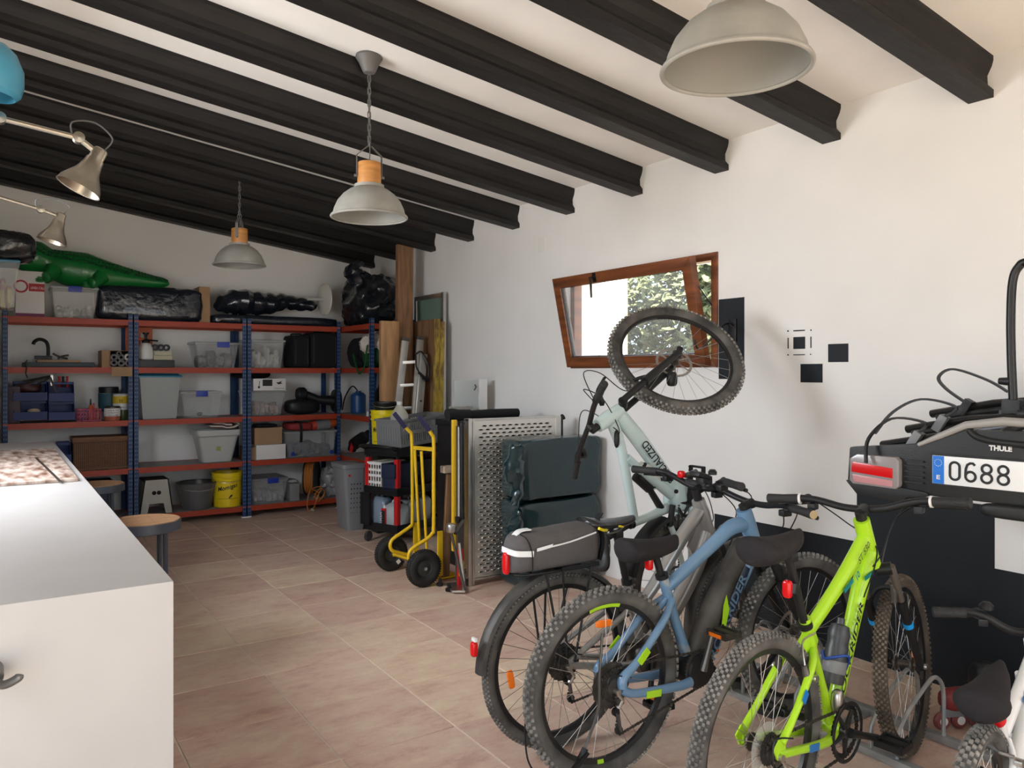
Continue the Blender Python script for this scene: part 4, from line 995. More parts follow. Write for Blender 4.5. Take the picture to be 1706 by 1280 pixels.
build(MB().tube([at_y(533, 699, YF + 0.12), at_y(538, 714, YF + 0.1)], 0.02, 10), 'hand_grip', M_navy, t)
t = thing('car_vacuum', 'black and red hand vacuum leaning on the sideways shelf', 'vacuum', (3.4, 7.75, L2))
c0 = at_x(592, 747, 3.38); c1 = at_x(610, 727, 3.38); c0.z = L2 + 0.06
build(MB().tube(cr([c0 + Vector((0, 0.1, -0.02)), c0 + Vector((0, 0.03, 0.05)), c1, c1 + Vector((0, -0.08, 0.03))], 4), [0.05] * 4 + [0.07] * 4 + [0.05] * 4 + [0.03], 16), 'vacuum_body', M_blackp, t)
build(MB().tube([c0 + Vector((-0.06, -0.02, -0.03)), c0 + Vector((-0.05, -0.05, 0.08))], 0.02, 10), 'nozzle', M_red, t)

# ---- bottom level
x0, x1, y0, y1, z0, z1 = px_box(232, 289, 800, L1, YF, 0.3)
zs0 = 0.125
t = thing('step_stool', 'beige plastic step stool with two round holes on the bottom shelf', 'step stool', ((x0 + x1) / 2, YF, z0))
M_beige = mat('beige_plastic', (0.42, 0.40, 0.35), 0.5)
xa, xb = x0 + 0.0, x1
def sq(i, z): return [Vector((xa + i, y0 + i * 0.5, z)), Vector((xb - i, y0 + i * 0.5, z)), Vector((xb - i, y1 - i * 0.5, z)), Vector((xa + i, y1 - i * 0.5, z))]
h = z1 - z0
mb = MB()
fr = [(0, 0), (0.07, 0), (0.09, h * 0.30), (xb - xa - 0.09, h * 0.30), (xb - xa - 0.07, 0), (xb - xa, 0), (xb - xa - 0.045, h), (0.045, h)]
mb.prism(fr, (xa, y0 + 0.012, z0), (1, 0, 0), (0, 0, 1), 0.012); mb.prism(fr, (xa, y1, z0), (1, 0, 0), (0, 0, 1), 0.012)
mb.add([(xa, y0, z0), (xa, y1, z0), (xa + 0.045, y1, z1), (xa + 0.045, y0, z1), (xa + 0.01, y0, z0), (xa + 0.01, y1, z0), (xa + 0.055, y1, z1), (xa + 0.055, y0, z1)], [(0, 3, 2, 1), (4, 5, 6, 7), (0, 4, 7, 3), (1, 2, 6, 5)])
mb.add([(xb, y0, z0), (xb, y1, z0), (xb - 0.045, y1, z1), (xb - 0.045, y0, z1), (xb - 0.01, y0, z0), (xb - 0.01, y1, z0), (xb - 0.055, y1, z1), (xb - 0.055, y0, z1)], [(0, 1, 2, 3), (4, 7, 6, 5), (0, 3, 7, 4), (1, 5, 6, 2)])
build(mb, 'stool_body', M_beige, t, smooth=False)
build(MB().box(xa + 0.04, xb - 0.04, y0 + 0.002, y1 - 0.002, z1 - 0.012, z1 + 0.002), 'tread', mat('brown_rubber', (0.05, 0.04, 0.035), 0.8), t, bevel=0.003)
for fx in (0.43, 0.57):
    build(MB().lathe([(0, 0), (0.020, 0), (0.020, 0.003), (0, 0.003)], (xa + (xb - xa) * fx, y0 - 0.001 + 0.002, z0 + h * 0.62), (0, -1, 0), 20), 'hole', mat('hole_dark', (0.01, 0.01, 0.01), 0.9), t)
def bucket(c, r0, r1, h, body, label, name='bucket', wire=True, rings=True, writing=False, face=None):
    t = thing(name, label, 'bucket', tuple(c))
    pf = [(r0, 0), (r0 + (r1 - r0) * 0.75, h * 0.75)]
    if rings: pf += [(r1 * 1.02, h * 0.76), (r1 * 1.02, h * 0.79), (r1 * 0.98, h * 0.80), (r1, h * 0.87), (r1 * 1.04, h * 0.875), (r1 * 1.04, h * 0.90), (r1 * 1.0, h * 0.91)]
    pf += [(r1, h - 0.012), (r1 * 1.05, h - 0.010), (r1 * 1.05, h), (r1 * 0.97, h), (r1 * 0.95, h - 0.01), (r0 * 0.95, 0.006), (0, 0.006)]
    build(MB().lathe(pf, c, seg=40), 'bucket_body', body, t)
    if wire:
        f = face or Vector((0, -1, 0)); sd = f.cross(Vector((0, 0, 1))).normalized()
        build(MB().tube(cr([c + sd * r1 * 1.04 + Vector((0, 0, h * 0.9)), c + sd * r1 * 0.8 + f * r1 * 0.75 + Vector((0, 0, h * 0.78)), c + f * r1 * 1.08 + Vector((0, 0, h * 0.72)), c - sd * r1 * 0.8 + f * r1 * 0.75 + Vector((0, 0, h * 0.78)), c - sd * r1 * 1.04 + Vector((0, 0, h * 0.9))], 6), 0.0025, 6), 'bail_handle', M_steel, t)
    if writing:
        f = face or Vector((0, -1, 0)); rt = Vector((0, 0, 1)).cross(f) * -1
        rt = f.cross(Vector((0, 0, 1))) * -1 if False else Vector((-f.y, f.x, 0))
        o = text('Momigas', 'lettering', t, M_ink, c + f * (r0 * 1.0) - rt * r0 * 0.75 + Vector((0, 0, h * 0.42)), rt + Vector((0, 0, 0.22)), (0, 0, 1), h * 0.17, width=r0 * 1.55, shear=0.3, bold=0.015)
        # wrap the letters on the bucket wall
        def wrap(o, extra=0.0015):
            for v in o.data.vertices:
                p = v.co; zz = p.z; lat = p.dot(rt); rad_ = r0 + (r1 - r0) * zz / h + extra
                an = lat / rad_; q = f * (rad_ * cos(an)) + rt * (rad_ * sin(an)); v.co = Vector((q.x, q.y, zz))
        wrap(o)
        mb = MB(); mb.prism([(-0.05, 0.0), (0.01, -0.035), (0.03, -0.02), (0.09, 0.02), (0.03, 0.0)], c + f * r0 + Vector((0, 0, h * 0.36)), rt, (0, 0, 1), 0.0004)
        o2 = build(mb, 'swoosh_mark', mat('dark_purple_ink', (0.03, 0.01, 0.03), 0.6), t)
        wrap(o2)
        o3 = text('SISTEMAS MORTEROS', 'lettering', t, M_ink, c + f * r0 - rt * r0 * 0.8 + Vector((0, 0, h * 0.235)), rt, (0, 0, 1), h * 0.025, width=r0 * 1.6); wrap(o3)
    return t
c = at_y(328, 850, 8.38); c.z = L1 + 0.001
bucket(c, 0.13, 0.185, 0.27, mat('black_bucket_plastic', (0.014, 0.014, 0.014), 0.3), 'black plastic bucket covered in clear film on the bottom shelf', rings=False)
m2 = MB().lathe([(0.14, 0), (0.192, 0.20), (0.200, 0.262)], c, seg=40)
m2.v = [tuple(Vector(p) + Vector((0.012, 0.012, 0.0)) * noise.noise(Vector(p) * 18)) for p in m2.v]
tag(build(m2, 'plastic_film', mat('clear_film', (0.6, 0.6, 0.6), 0.2, alpha=0.16)), 'crumpled clear film around the black bucket on the bottom shelf', 'film')
c = at_y(379, 850, 8.36); c.z = L1 + 0.001
bucket(c, 0.135, 0.152, at_y(379, 786, 8.36).z - L1, M_yellowb, 'yellow bucket with black script lettering on the bottom shelf', writing=True, face=Vector((-0.18, -1, 0)).normalized())
bx, t = clear_box(416, 481, 797, L1, YF, 0.42, 'large clear box with a blue clasp on the bottom shelf right of the double post', claspu=455, lidm=mat('smoky_plastic', (0.25, 0.26, 0.28), 0.3, alpha=0.75))
filler(bx, 0.6, 'foil_bags', 'silvery bags inside the large clear box on the bottom shelf', 'bags', mat('silver_mix', (0.25, 0.26, 0.28), 0.4, scale=6, color2=(0.55, 0.52, 0.5), thr=(0.5, 0.7)), 14)
x0, x1, y0, y1, z0, z1 = px_box(483, 499, 806, L1, YF, 0.25)
t = thing('grey_case', 'small grey case between the clear box and the cable reel', 'case', ((x0 + x1) / 2, YF, z0))
build(MB().box(x0, x1, y0, y1, z0, z1), 'case_body', M_greyp, t, bevel=0.01)
build(MB().sup(((x0 + x1) / 2, YF + 0.1, z1 + 0.02), (0.05, 0.08, 0.02), 0.8, 16, 10, 0.01, 15), 'crumpled_paper', M_lgrey, t)
# cable reel
c = at_y(519, 812, 8.33); rr1 = 0.20; c.z = L1 + rr1 + 0.03; ax = Vector((0.85, -0.52, 0)).normalized()
t = thing('cable_reel', 'cable reel with orange cable on the bottom right shelf', 'cable reel', (c.x, c.y, L1))
M_cable = mat('orange_cable', (0.42, 0.15, 0.03), 0.5)
for s_ in (-0.055, 0.055): build(MB().lathe([(0.03, -0.004), (rr1, -0.004), (rr1, 0.004), (0.03, 0.004)], c + ax * s_, ax, 36), 'side_disc', mat('dark_green_black', (0.01, 0.016, 0.012), 0.5), t)
mb = MB()
for k in range(8):
    mb.ring(c + ax * (-0.046 + 0.013 * k), ax, 0.165 + 0.006 * (k % 2), 0.0075, 40, 6)
build(mb, 'wound_cable', M_cable, t)
build(MB().tube(cr([c - ax * 0.07 + Vector((0, 0, -rr1 - 0.02)), c - ax * 0.07 + Vector((0, 0, rr1 * 0.9)), c - ax * 0.06 + Vector((0, 0, rr1 + 0.045)), c + ax * 0.1 + Vector((0, 0, rr1 + 0.055))], 5), 0.011, 8), 'carry_handle', M_blackp, t)
rnd = random.Random(3)
mb = MB()
pp = [at_y(517, 800, 8.19)]
P_ = cr([at_y(521, 806, 8.17), at_y(514, 825, 8.15), at_y(512, 842, 8.13), at_y(514, 851, 8.1), at_y(521, 850, 8.08), at_y(525, 840, 8.13), at_y(531, 822, 8.15), at_y(520, 815, 8.15), at_y(536, 812, 8.16), at_y(527, 833, 8.15), at_y(541, 826, 8.16)], 6)
mb.tube(P_, 0.006, 6)
P_ = cr([at_y(522, 830, 8.17), at_y(532, 815, 8.15), at_y(541, 820, 8.16), at_y(530, 836, 8.15), at_y(524, 822, 8.15), at_y(538, 834, 8.16)], 6); mb.tube(P_, 0.006, 6)
build(mb, 'loose_cable', M_cable, t); 
build(MB().tube([at_y(519, 849, 8.07), at_y(523, 851, 8.05)], [0.02, 0.012], 10), 'plug', mat('pale_plug', (0.4, 0.33, 0.25), 0.5), t)
tag(build(MB().sup((at_y(549, 820, 8.4).x, 8.42, L1 + 0.15), (0.10, 0.14, 0.148), 0.8, 34, 26, 0.06, 8, 9, ridge=True), 'plastic_sack', mat('grey_film', (0.36, 0.36, 0.37), 0.25)), 'crumpled translucent plastic sack beside the cable reel', 'sack')
x0, x1, y0, y1, z0, z1 = px_box(120, 190, 800, L1, YF + 0.05, 0.3)
tag(build(MB().box(x0, x1, y0, y1, z0, z1 - 0.02), 'navy_crate', M_navy, bevel=0.01), 'navy crate on the bottom left shelf behind the far stool', 'crate')
# ================================================================= lamps
M_conc = mat('grey_lamp_enamel', (0.30, 0.295, 0.27), 0.62, var=0.14, scale=9, bump=0.12, bscale=25)
M_lampin = mat('lamp_inside', (0.22, 0.22, 0.20), 0.6)
M_lampwood = mat('lamp_wood', (0.50, 0.22, 0.055), 0.45, var=0.25, scale=5, aniso=(1, 1, 9))
M_chain = mat('grey_chain', (0.16, 0.155, 0.15), 0.45, metal=0.5)
def pendant(x, y, zr, label, canopy=True, turn=0.35):
    zc = ceil_z(x)
    t = thing('pendant_lamp', label, 'lamp', (x, y, zr), group=None)
    outer = [(0.206, -0.003), (0.209, 0.003), (0.205, 0.010), (0.196, 0.012), (0.188, 0.045), (0.170, 0.085), (0.140, 0.122), (0.105, 0.148), (0.080, 0.160), (0.080, 0.176), (0.0, 0.176)]
    inner = [(0.0, 0.165), (0.075, 0.158), (0.100, 0.143), (0.135, 0.117), (0.164, 0.082), (0.183, 0.042), (0.193, 0.004), (0.206, -0.003)]
    mb = MB(); mb.lathe(outer, (x, y, zr), seg=64, cap=False); mb.m = 1; mb.lathe(inner, (x, y, zr), seg=64, cap=False)
    build(mb, 'lamp_shade', [M_conc, M_lampin], t)
    build(MB().ring((x, y, zr + 0.001), (0, 0, 1), 0.203, 0.0065, 64, 8), 'rim', M_conc, t)
    build(MB().lathe([(0.0, 0.112), (0.03, 0.115), (0.034, 0.14), (0.02, 0.17), (0.0, 0.172)], (x, y, zr), seg=24), 'bulb', mat('bulb_glass', (0.75, 0.74, 0.7), 0.3), t)
    build(MB().lathe([(0.063, 0.176), (0.064, 0.180), (0.063, 0.295), (0.058, 0.298), (0.0, 0.298)], (x, y, zr), seg=36), 'wooden_neck', M_lampwood, t)
    sd = Vector((cos(turn), sin(turn), 0)); c = Vector((x, y, zr))
    mb = MB()
    mb.strip([c + sd * 0.068 + Vector((0, 0, 0.215)), c + sd * 0.068 + Vector((0, 0, 0.335)), c + sd * 0.012 + Vector((0, 0, 0.385)), c - sd * 0.012 + Vector((0, 0, 0.385)), c - sd * 0.068 + Vector((0, 0, 0.335)), c - sd * 0.068 + Vector((0, 0, 0.215))], 0.022, 0.004, sd.cross(Vector((0, 0, 1))))
    build(mb, 'hanger_bracket', M_chain, t)
    for s_ in (-1, 1):
        build(MB().cyl(c + sd * 0.062 * s_ + Vector((0, 0, 0.222)), c + sd * 0.082 * s_ + Vector((0, 0, 0.222)), 0.009, 12), 'wing_nut', M_chain, t)
    mb = MB(); mb.ring((x, y, zr + 0.400), sd, 0.017, 0.0035, 20, 6)
    z = zr + 0.425; k = 0
    while z < zc - 0.11:
        ax = (1, 0, 0) if k % 2 else (0, 1, 0); u = Vector(ax); lp = []
        for i in range(12):
            a = 2 * pi * i / 12; lp.append(Vector((x, y, z)) + u.cross(Vector((0, 0, 1))) * (0.0085 * cos(a)) + Vector((0, 0, 1)) * (0.009 * sin(a) + (0.012 if sin(a) > 0 else -0.012)))
        mb.tube(lp, 0.0028, 6, closed=True); z += 0.033; k += 1
    build(mb, 'chain', M_chain, t)
    build(MB().tube([(x + 0.004 * sin(k * 1.3), y + 0.004 * cos(k * 1.3), zr + 0.29 + (zc - 0.05 - zr - 0.29) * k / 12) for k in range(13)], 0.003, 6), 'lamp_cable', M_chain, t)
    build(MB().lathe([(0.0, 0.0), (0.072, -0.003), (0.074, -0.016), (0.058, -0.04), (0.038, -0.085), (0.030, -0.098), (0, -0.10)], (x, y, zc + 0.008), seg=40), 'canopy', mat('canopy_grey', (0.13, 0.125, 0.12), 0.55), t)
    return t
pendant(1.72, 1.455, 2.345, 'grey dome pendant lamp nearest the viewer, cut by the top edge')
pendant(1.70, 3.95, 2.345, 'middle grey dome pendant lamp of the row, its whole chain showing', turn=-0.2)
pendant(1.66, 6.48, 2.372, 'farthest grey dome pendant lamp with a wooden neck, in front of the back wall', turn=1.0)
# thin cable running along the ceiling beams
build(MB().tube([(-0.7, 6.43, 3.30), at_y(180, 236, 6.43), at_y(400, 297, 6.43), at_y(500, 326, 6.45), (WX - 0.02, 6.45, 2.79)], 0.0020, 6), 'ceiling_cable', M_chain, label='thin cable strung under the beams to the farthest pendant lamp', cat='cable')
# ---- swing arm wall lamps
M_nickel = mat('brushed_nickel', (0.36, 0.32, 0.26), 0.33, metal=1.0, var=0.12, scale=20)
def bell(mbx, top, direction, L_):
    mbx.lathe([(0, 0), (0.022 * L_, 0.0), (0.027 * L_, 0.006 * L_), (0.029 * L_, 0.048 * L_), (0.033 * L_, 0.05 * L_), (0.033 * L_, 0.054 * L_), (0.036 * L_, 0.075 * L_), (0.046 * L_, 0.11 * L_), (0.064 * L_, 0.14 * L_), (0.078 * L_, 0.165 * L_), (0.082 * L_, 0.182 * L_), (0.084 * L_, 0.186 * L_), (0.079 * L_, 0.184 * L_), (0.060 * L_, 0.138 * L_), (0.03 * L_, 0.075 * L_), (0.0, 0.06 * L_)], top, direction, 40)
def wall_lamp(Y, joint_px, mid_px, top_px, mouth_px, label, L_=1.0):
    j = at_y(*joint_px, Y); m_ = at_y(*mid_px, Y); top = at_y(*top_px, Y); mo = at_y(*mouth_px, Y)
    t = thing('wall_lamp', label, 'lamp', (LX, Y, j.z + 0.05))
    base = Vector((LX, Y, j.z + 0.22))
    build(MB().lathe([(0.05, 0), (0.05, 0.012), (0.02, 0.02), (0.016, 0.05), (0, 0.05)], base, (1, 0, 0), 28), 'wall_rose', M_nickel, t)
    build(MB().tube([base + Vector((0.045, 0, 0)), j], 0.0085, 10), 'rear_arm', M_nickel, t)
    build(MB().tube([j, m_], 0.0095, 10), 'front_arm', M_nickel, t)
    for q in (j, m_): build(MB().lathe([(0, -0.018), (0.019, -0.016), (0.019, 0.016), (0, 0.018)], q, (0, 1, 0), 20), 'joint', M_nickel, t)
    build(MB().tube([m_, top + (mo - top).normalized() * 0.02], 0.010, 10), 'neck', M_nickel, t)
    mb = MB(); bell(mb, top, (mo - top).normalized(), (mo - top).length / 0.186); build(mb, 'lamp_shade', M_nickel, t)
    up = Vector((0, 0, 1))
    build(MB().tube(cr([m_ + Vector((-0.02, 0, 0.01)), m_ + Vector((-0.02, -0.01, 0.05)), m_ + Vector((0.05, -0.01, 0.06)), top + Vector((0.035, 0, 0.045)), top + Vector((0.012, 0, 0.0))], 6), 0.003, 6), 'lamp_cable', mat('grey_cable', (0.10, 0.10, 0.10), 0.5), t)
wall_lamp(3.12, (0, 197), (131, 230), (169, 249), (130, 314), 'nearer brushed nickel swing arm lamp hanging over the white bench')
wall_lamp(4.90, (-10, 326), (68, 349), (103, 356), (86, 403), 'farther brushed nickel swing arm lamp over the white bench')
# turquoise shade at the left edge
c = at_y(-14, 136, 3.0)
t = thing('turquoise_shade', 'turquoise rounded lamp shade just showing at the left edge of the photo', 'lamp', tuple(c))
M_turq = mat('turquoise_enamel', (0.05, 0.24, 0.36), 0.4, var=0.35, scale=4)
build(MB().lathe([(0, 0.13), (0.03, 0.125), (0.06, 0.10), (0.085, 0.05), (0.09, 0.0), (0.085, -0.03), (0.07, -0.045), (0.08, 0.0), (0.05, 0.09), (0, 0.115)], c, (0.1, 0, 1), 36), 'lamp_shade', M_turq, t)
build(MB().tube([c + Vector((0.01, 0, 0.12)), Vector((c.x + 0.01, c.y, ceil_z(c.x) - 0.005))], 0.004, 6), 'lamp_cable', M_chain, t)

# ================================================================= things leaning on the right wall, far corner
M_pine = mat('pine_board', (0.40, 0.22, 0.10), 0.6, var=0.3, scale=4, aniso=(6, 6, 0.7), bump=0.15, bscale=20)
M_oldwood = mat('weathered_board', (0.22, 0.115, 0.055), 0.7, var=0.4, scale=5, aniso=(6, 6, 0.6), bump=0.2, bscale=30)
def leaning(name, label, cat, u0, u1, v_top, Xt, Xb, Y, thick, m, zb=0.0, stripes=None):
    """board leaning on the right wall, its face towards the room entrance"""
    a0 = at_y(u0, v_top, Y); a1 = at_y(u1, v_top, Y)
    w = a1.x - a0.x; zt = (a0.z + a1.z) / 2
    mb = MB(); xs = [Xb - w, Xb]; xt = [Xt - w, Xt]
    vs = [(xs[0], Y, zb), (xs[1], Y, zb), (xs[1], Y + thick, zb), (xs[0], Y + thick, zb), (xt[0], Y, zt), (xt[1], Y, zt), (xt[1], Y + thick, zt), (xt[0], Y + thick, zt)]
    mb.add(vs, [(0, 3, 2, 1), (4, 5, 6, 7), (0, 1, 5, 4), (2, 3, 7, 6), (0, 4, 7, 3), (1, 2, 6, 5)])
    o = build(mb, name, m, bevel=0.003); return tag(o, label, cat)
Yc = 7.19
a = at_y(689, 405, Yc); leaning('tall_plank', 'tall thick wooden plank standing upright from floor to ceiling beam in the far right corner', 'plank', 664, 689.5, 408, a.x, a.x - 0.02, Yc, 0.06, M_oldwood)
# pine boards
Y2 = 7.12
a = at_y(665, 535, Y2); leaning('pine_board', 'pale pine board leaning left of the tall plank', 'board', 634, 664, 535, a.x, a.x + 0.0, Y2, 0.05, M_pine, zb=0.0)
zt_ = at_x(731, 531, 3.66).z
tag(build(MB().box(3.655, 3.685, at_x(731, 531, 3.66).y, at_x(687, 540, 3.66).y, 0.0, zt_), 'panel_board', M_oldwood, bevel=0.003), 'wide brown wooden panel against the wall behind the aluminium ladder', 'board')
M_yw = mat('yellow_formwork', (0.42, 0.30, 0.04), 0.6, scale=8, color2=(0.16, 0.09, 0.03), thr=(0.42, 0.6), aniso=(3, 3, 1))
for i, (ua, ub, vt) in enumerate(((727, 734, 531), (735.5, 741.5, 536))):
    a = at_y(ub, vt, 6.70 - 0.03 * i)
    leaning('formwork_plank', ('left' if i == 0 else 'right') + ' of two narrow yellow edged planks beside the wooden panel', 'plank', ua, ub, vt, a.x, a.x - 0.04, 6.70 - 0.03 * i, 0.04, M_yw)
# glass pane in an aluminium frame, standing against the right wall
ga, gb = at_x(742, 487, 3.72), at_x(693, 497, 3.72)
t = thing('glass_panel', 'greenish glass panel in an aluminium frame against the wall above the wooden panel', 'glass panel', (3.72, ga.y, 0))
mb = MB(); rect_frame(mb, (3.70, ga.y, 0.0), (0, 1, 0), (0, 0, 1), gb.y - ga.y, ga.z, 0.045, 0.03, (1, 0, 0)); build(mb, 'panel_frame', M_alu, t, bevel=0.003)
build(MB().box(3.712, 3.718, ga.y + 0.04, gb.y - 0.04, 0.04, ga.z - 0.04), 'pane', mat('green_glass', (0.16, 0.25, 0.20), 0.15, alpha=0.9), t, smooth=False)
build(MB().box(3.69, 3.70, ga.y + 0.01, ga.y + 0.03, 0.02, ga.z), 'edge_strip', M_dkmetal, t)
# aluminium ladder leaning
Yl = 7.00
t = thing('ladder', 'folded aluminium ladder leaning on the wooden panel in the corner', 'ladder', (3.2, Yl, 0))
def lad(u, v, Y): return at_y(u, v, Y)
def rail(u0, v0, u1, v1, Y, nm='ladder_rail'):
    a = at_y(u0, v0, Y + 0.03); b_ = at_y(u1, v1, Y)
    d = (b_ - a); k = (a.z - 0.02) / (a.z - b_.z); b2 = a + d * k
    build(MB().strip([a, b2], 0.075, 0.028, (1, 0.0, 0)), nm, M_alu, t, bevel=0.003)
    build(MB().strip([a + (a - b2).normalized() * 0.012, a - (a - b2).normalized() * 0.02], 0.079, 0.032, (1, 0, 0)), 'end_cap', M_dkmetal, t)
    return a, b2
A, A2 = rail(675, 565, 660, 700, Yl); B, B2 = rail(700, 563, 690, 700, Yl - 0.06)
for k in range(7):
    f = 0.13 + 0.125 * k; p = A + (A2 - A) * f; q = B + (B2 - B) * f
    build(MB().strip([p, q], 0.03, 0.03, (0, 1, 0)), 'rung', M_alu, t, bevel=0.003)
lk = at_y(699, 612, Yl - 0.06)
build(MB().tube(cr([lk + Vector((-0.05, -0.03, 0.13)), lk + Vector((0.0, -0.05, 0.15)), lk + Vector((0.07, -0.05, 0.03)), lk + Vector((0.06, -0.05, -0.12)), lk + Vector((-0.05, -0.05, -0.02)), lk + Vector((-0.06, -0.04, 0.10))], 5, closed=True), 0.008, 8, closed=True), 'locking_bracket', M_blackp, t)
build(MB().cyl(lk + Vector((-0.04, -0.06, -0.05)), lk + Vector((0.07, -0.06, -0.14)), 0.014, 8), 'latch', M_blackp, t)
t2 = thing('wide_plank', 'weathered grey metal rail leaning right of the ladder', 'rail', (3.3, 6.6, 0))
A, A2 = None, None
a = at_y(706, 590, 6.93); b_ = at_y(697, 700, 6.90); k = (a.z - 0.02) / (a.z - b_.z); b2 = a + (b_ - a) * k
build(MB().strip([a, b2], 0.07, 0.03, (1, 0, 0)), 'rail_bar', M_alu, t2, bevel=0.003)
for f in (0.15, 0.28, 0.4, 0.55): 
    p = a + (b2 - a) * f; build(MB().cyl(p + Vector((0, -0.012, 0)), p + Vector((0, -0.026, 0)), 0.011, 12), 'bolt', M_dkmetal, t2)
# white panel leaning, further right
Y5 = 5.9
a0 = at_y(757, 634, Y5); a1 = at_y(797, 632, Y5); a2 = at_y(811, 633, Y5)
t = thing('cupboard_side', 'white cupboard panel leaning on the wall behind the perforated ramp', 'panel', (a1.x, Y5, 0))
build(MB().box(a0.x, a1.x, Y5, Y5 + 0.02, 0.02, a0.z), 'panel_body', mat('grey_white', (0.50, 0.53, 0.52), 0.5), t, bevel=0.002)
build(MB().box(a1.x + 0.002, min(a2.x, 3.74), Y5 - 0.01, Y5 + 0.022, 0.02, a1.z + 0.003), 'panel_edge', M_white, t, bevel=0.003)
hk = at_y(791, 641, Y5 - 0.01); build(MB().tube([hk, hk + Vector((0.01, -0.01, -0.02)), hk + Vector((-0.01, -0.01, -0.05))], 0.006, 6), 'hook', M_dkmetal, t)
build(MB().box(at_y(749, 680, Y5 - 0.05).x, at_y(787, 680, Y5 - 0.05).x, Y5 - 0.06, Y5 - 0.035, 0.02, at_y(770, 677, Y5 - 0.05).z), 'concrete_slab', mat('slab_grey', (0.35, 0.34, 0.30), 0.9, var=0.15), label='grey slab edge in front of the white cupboard panel', cat='slab', bevel=0.003)
# black roll on top of the ramp
p0 = at_y(745, 692, 5.15); p1 = at_y(782, 692, 5.15); p2 = at_y(862, 688, 5.15)
t = thing('black_roll', 'long rolled black cloth lying behind the top edge of the perforated ramp', 'cloth', tuple(p1))
build(MB().tube(cr([p0, p0 + Vector((0.04, 0, 0.005)), (p0 + p1) / 2, p1], 4), [0.045] * 13, 20), 'roll_end', M_blackf, t)
build(MB().tube(cr([p1, (p1 + p2) / 2 + Vector((0, 0, 0.004)), p2], 5), 0.036, 18), 'roll', M_blackf, t)
# timber props under it so that it rests on something
bz = min(p0.z, p1.z) - 0.045
t = thing('black_crate', 'tall black crate in the shadow behind the hand truck', 'crate', (2.95, 5.55, 0))
ca0 = at_y(738, 760, 5.45); 
build(MB().box(ca0.x, ca0.x + 0.75, 5.02, 5.55, 0.0, bz), 'crate_body', M_blackp, t, bevel=0.01)
build(MB().box(ca0.x - 0.01, ca0.x + 0.76, 5.01, 5.56, bz - 0.05, bz), 'crate_rim', M_blackp, t, bevel=0.006)

# ================================================================= perforated aluminium ramp
RY = 4.70; rx0, rx1 = 2.765, 3.56; rz0, rz1 = 0.045, 1.165
t = thing('loading_ramp', 'perforated aluminium loading ramp standing on edge behind the dark green bundle', 'ramp', ((rx0 + rx1) / 2, RY, 0))
mb = MB()
for (a_, b_) in ((rx0, rx0 + 0.03), (rx0 + 0.034, rx0 + 0.05), (rx1 - 0.03, rx1)): build(MB().box(a_, b_, RY - 0.006, RY + 0.06, rz0 - 0.045, rz1 + 0.01), 'side_rail', M_alu, t, bevel=0.002)
for z_ in (rz1 - 0.006, rz0 - 0.01): build(MB().box(rx0, rx1, RY - 0.004, RY + 0.05, z_, z_ + 0.014), 'end_rail', M_alu, t, bevel=0.002)
mb = MB(); px, pz = 0.055, 0.0265; xs0, xs1, zs0_, zs1 = rx0 + 0.05, rx1 - 0.03, rz0 + 0.006, rz1 - 0.006
nx = int((xs1 - xs0 - 0.04) / px); nz = int((zs1 - zs0_ - 0.03) / pz)
ox = xs0 + (xs1 - xs0 - nx * px) / 2; oz = zs0_ + (zs1 - zs0_ - nz * pz) / 2
for (a_, b_, c_, d_) in ((xs0, ox, zs0_, zs1), (ox + nx * px, xs1, zs0_, zs1), (ox, ox + nx * px, zs0_, oz), (ox, ox + nx * px, oz + nz * pz, zs1)):
    mb.add([(a_, RY, c_), (b_, RY, c_), (b_, RY, d_), (a_, RY, d_)], [(0, 1, 2, 3)])
for j in range(nz):
    offx = (px / 2 if j % 2 else 0)
    for i in range(nx + (1 if j % 2 == 0 else 1)):
        xa = ox + i * px - offx; xb = xa + px
        xa2, xb2 = max(xa, ox), min(xb, ox + nx * px)
        if xb2 - xa2 < 0.001: continue
        za, zb_ = oz + j * pz, oz + (j + 1) * pz; cxx = (xa + xb) / 2; czz = (za + zb_) / 2
        if xb2 - xa2 < px * 0.9:
            mb.add([(xa2, RY, za), (xb2, RY, za), (xb2, RY, zb_), (xa2, RY, zb_)], [(0, 1, 2, 3)]); continue
        outer = [(xa, za), (cxx, za), (xb, za), (xb, czz), (xb, zb_), (cxx, zb_), (xa, zb_), (xa, czz)]
        def hx(s, y): 
            w, h = 0.0165 * s, 0.0043 * s ** 2
            return [(cxx - w * 0.8, y, czz - h), (cxx, y, czz - h * 1.15), (cxx + w * 0.8, y, czz - h), (cxx + w * 1.1, y, czz), (cxx + w * 0.8, y, czz + h), (cxx, y, czz + h * 1.15), (cxx - w * 0.8, y, czz + h), (cxx - w * 1.1, y, czz)]
        vs = [(p[0], RY, p[1]) for p in outer] + hx(1.30, RY) + hx(1.02, RY - 0.006) + hx(0.92, RY + 0.006)
        fs = []
        for r_ in range(3):
            for k in range(8): fs.append((r_ * 8 + k, r_ * 8 + (k + 1) % 8, r_ * 8 + 8 + (k + 1) % 8, r_ * 8 + 8 + k))
        mb.add(vs, fs)
build(mb, 'slotted_sheet', mat('pale_aluminium', (0.78, 0.75, 0.70), 0.42, metal=0.85), t, kind='stuff', smooth=False)
build(MB().box(xs0, xs1, RY + 0.055, RY + 0.058, zs0_, zs1), 'slot_shade_sheet', M_blackp, t, smooth=False)  # black sheet standing in for the shade behind the open slots
mb = MB().box(rx1 + 0.004, rx1 + 0.03, RY + 0.01, RY + 0.05, rz0, rz1 + 0.004); build(mb, 'outer_rail', M_alu, t, bevel=0.002)
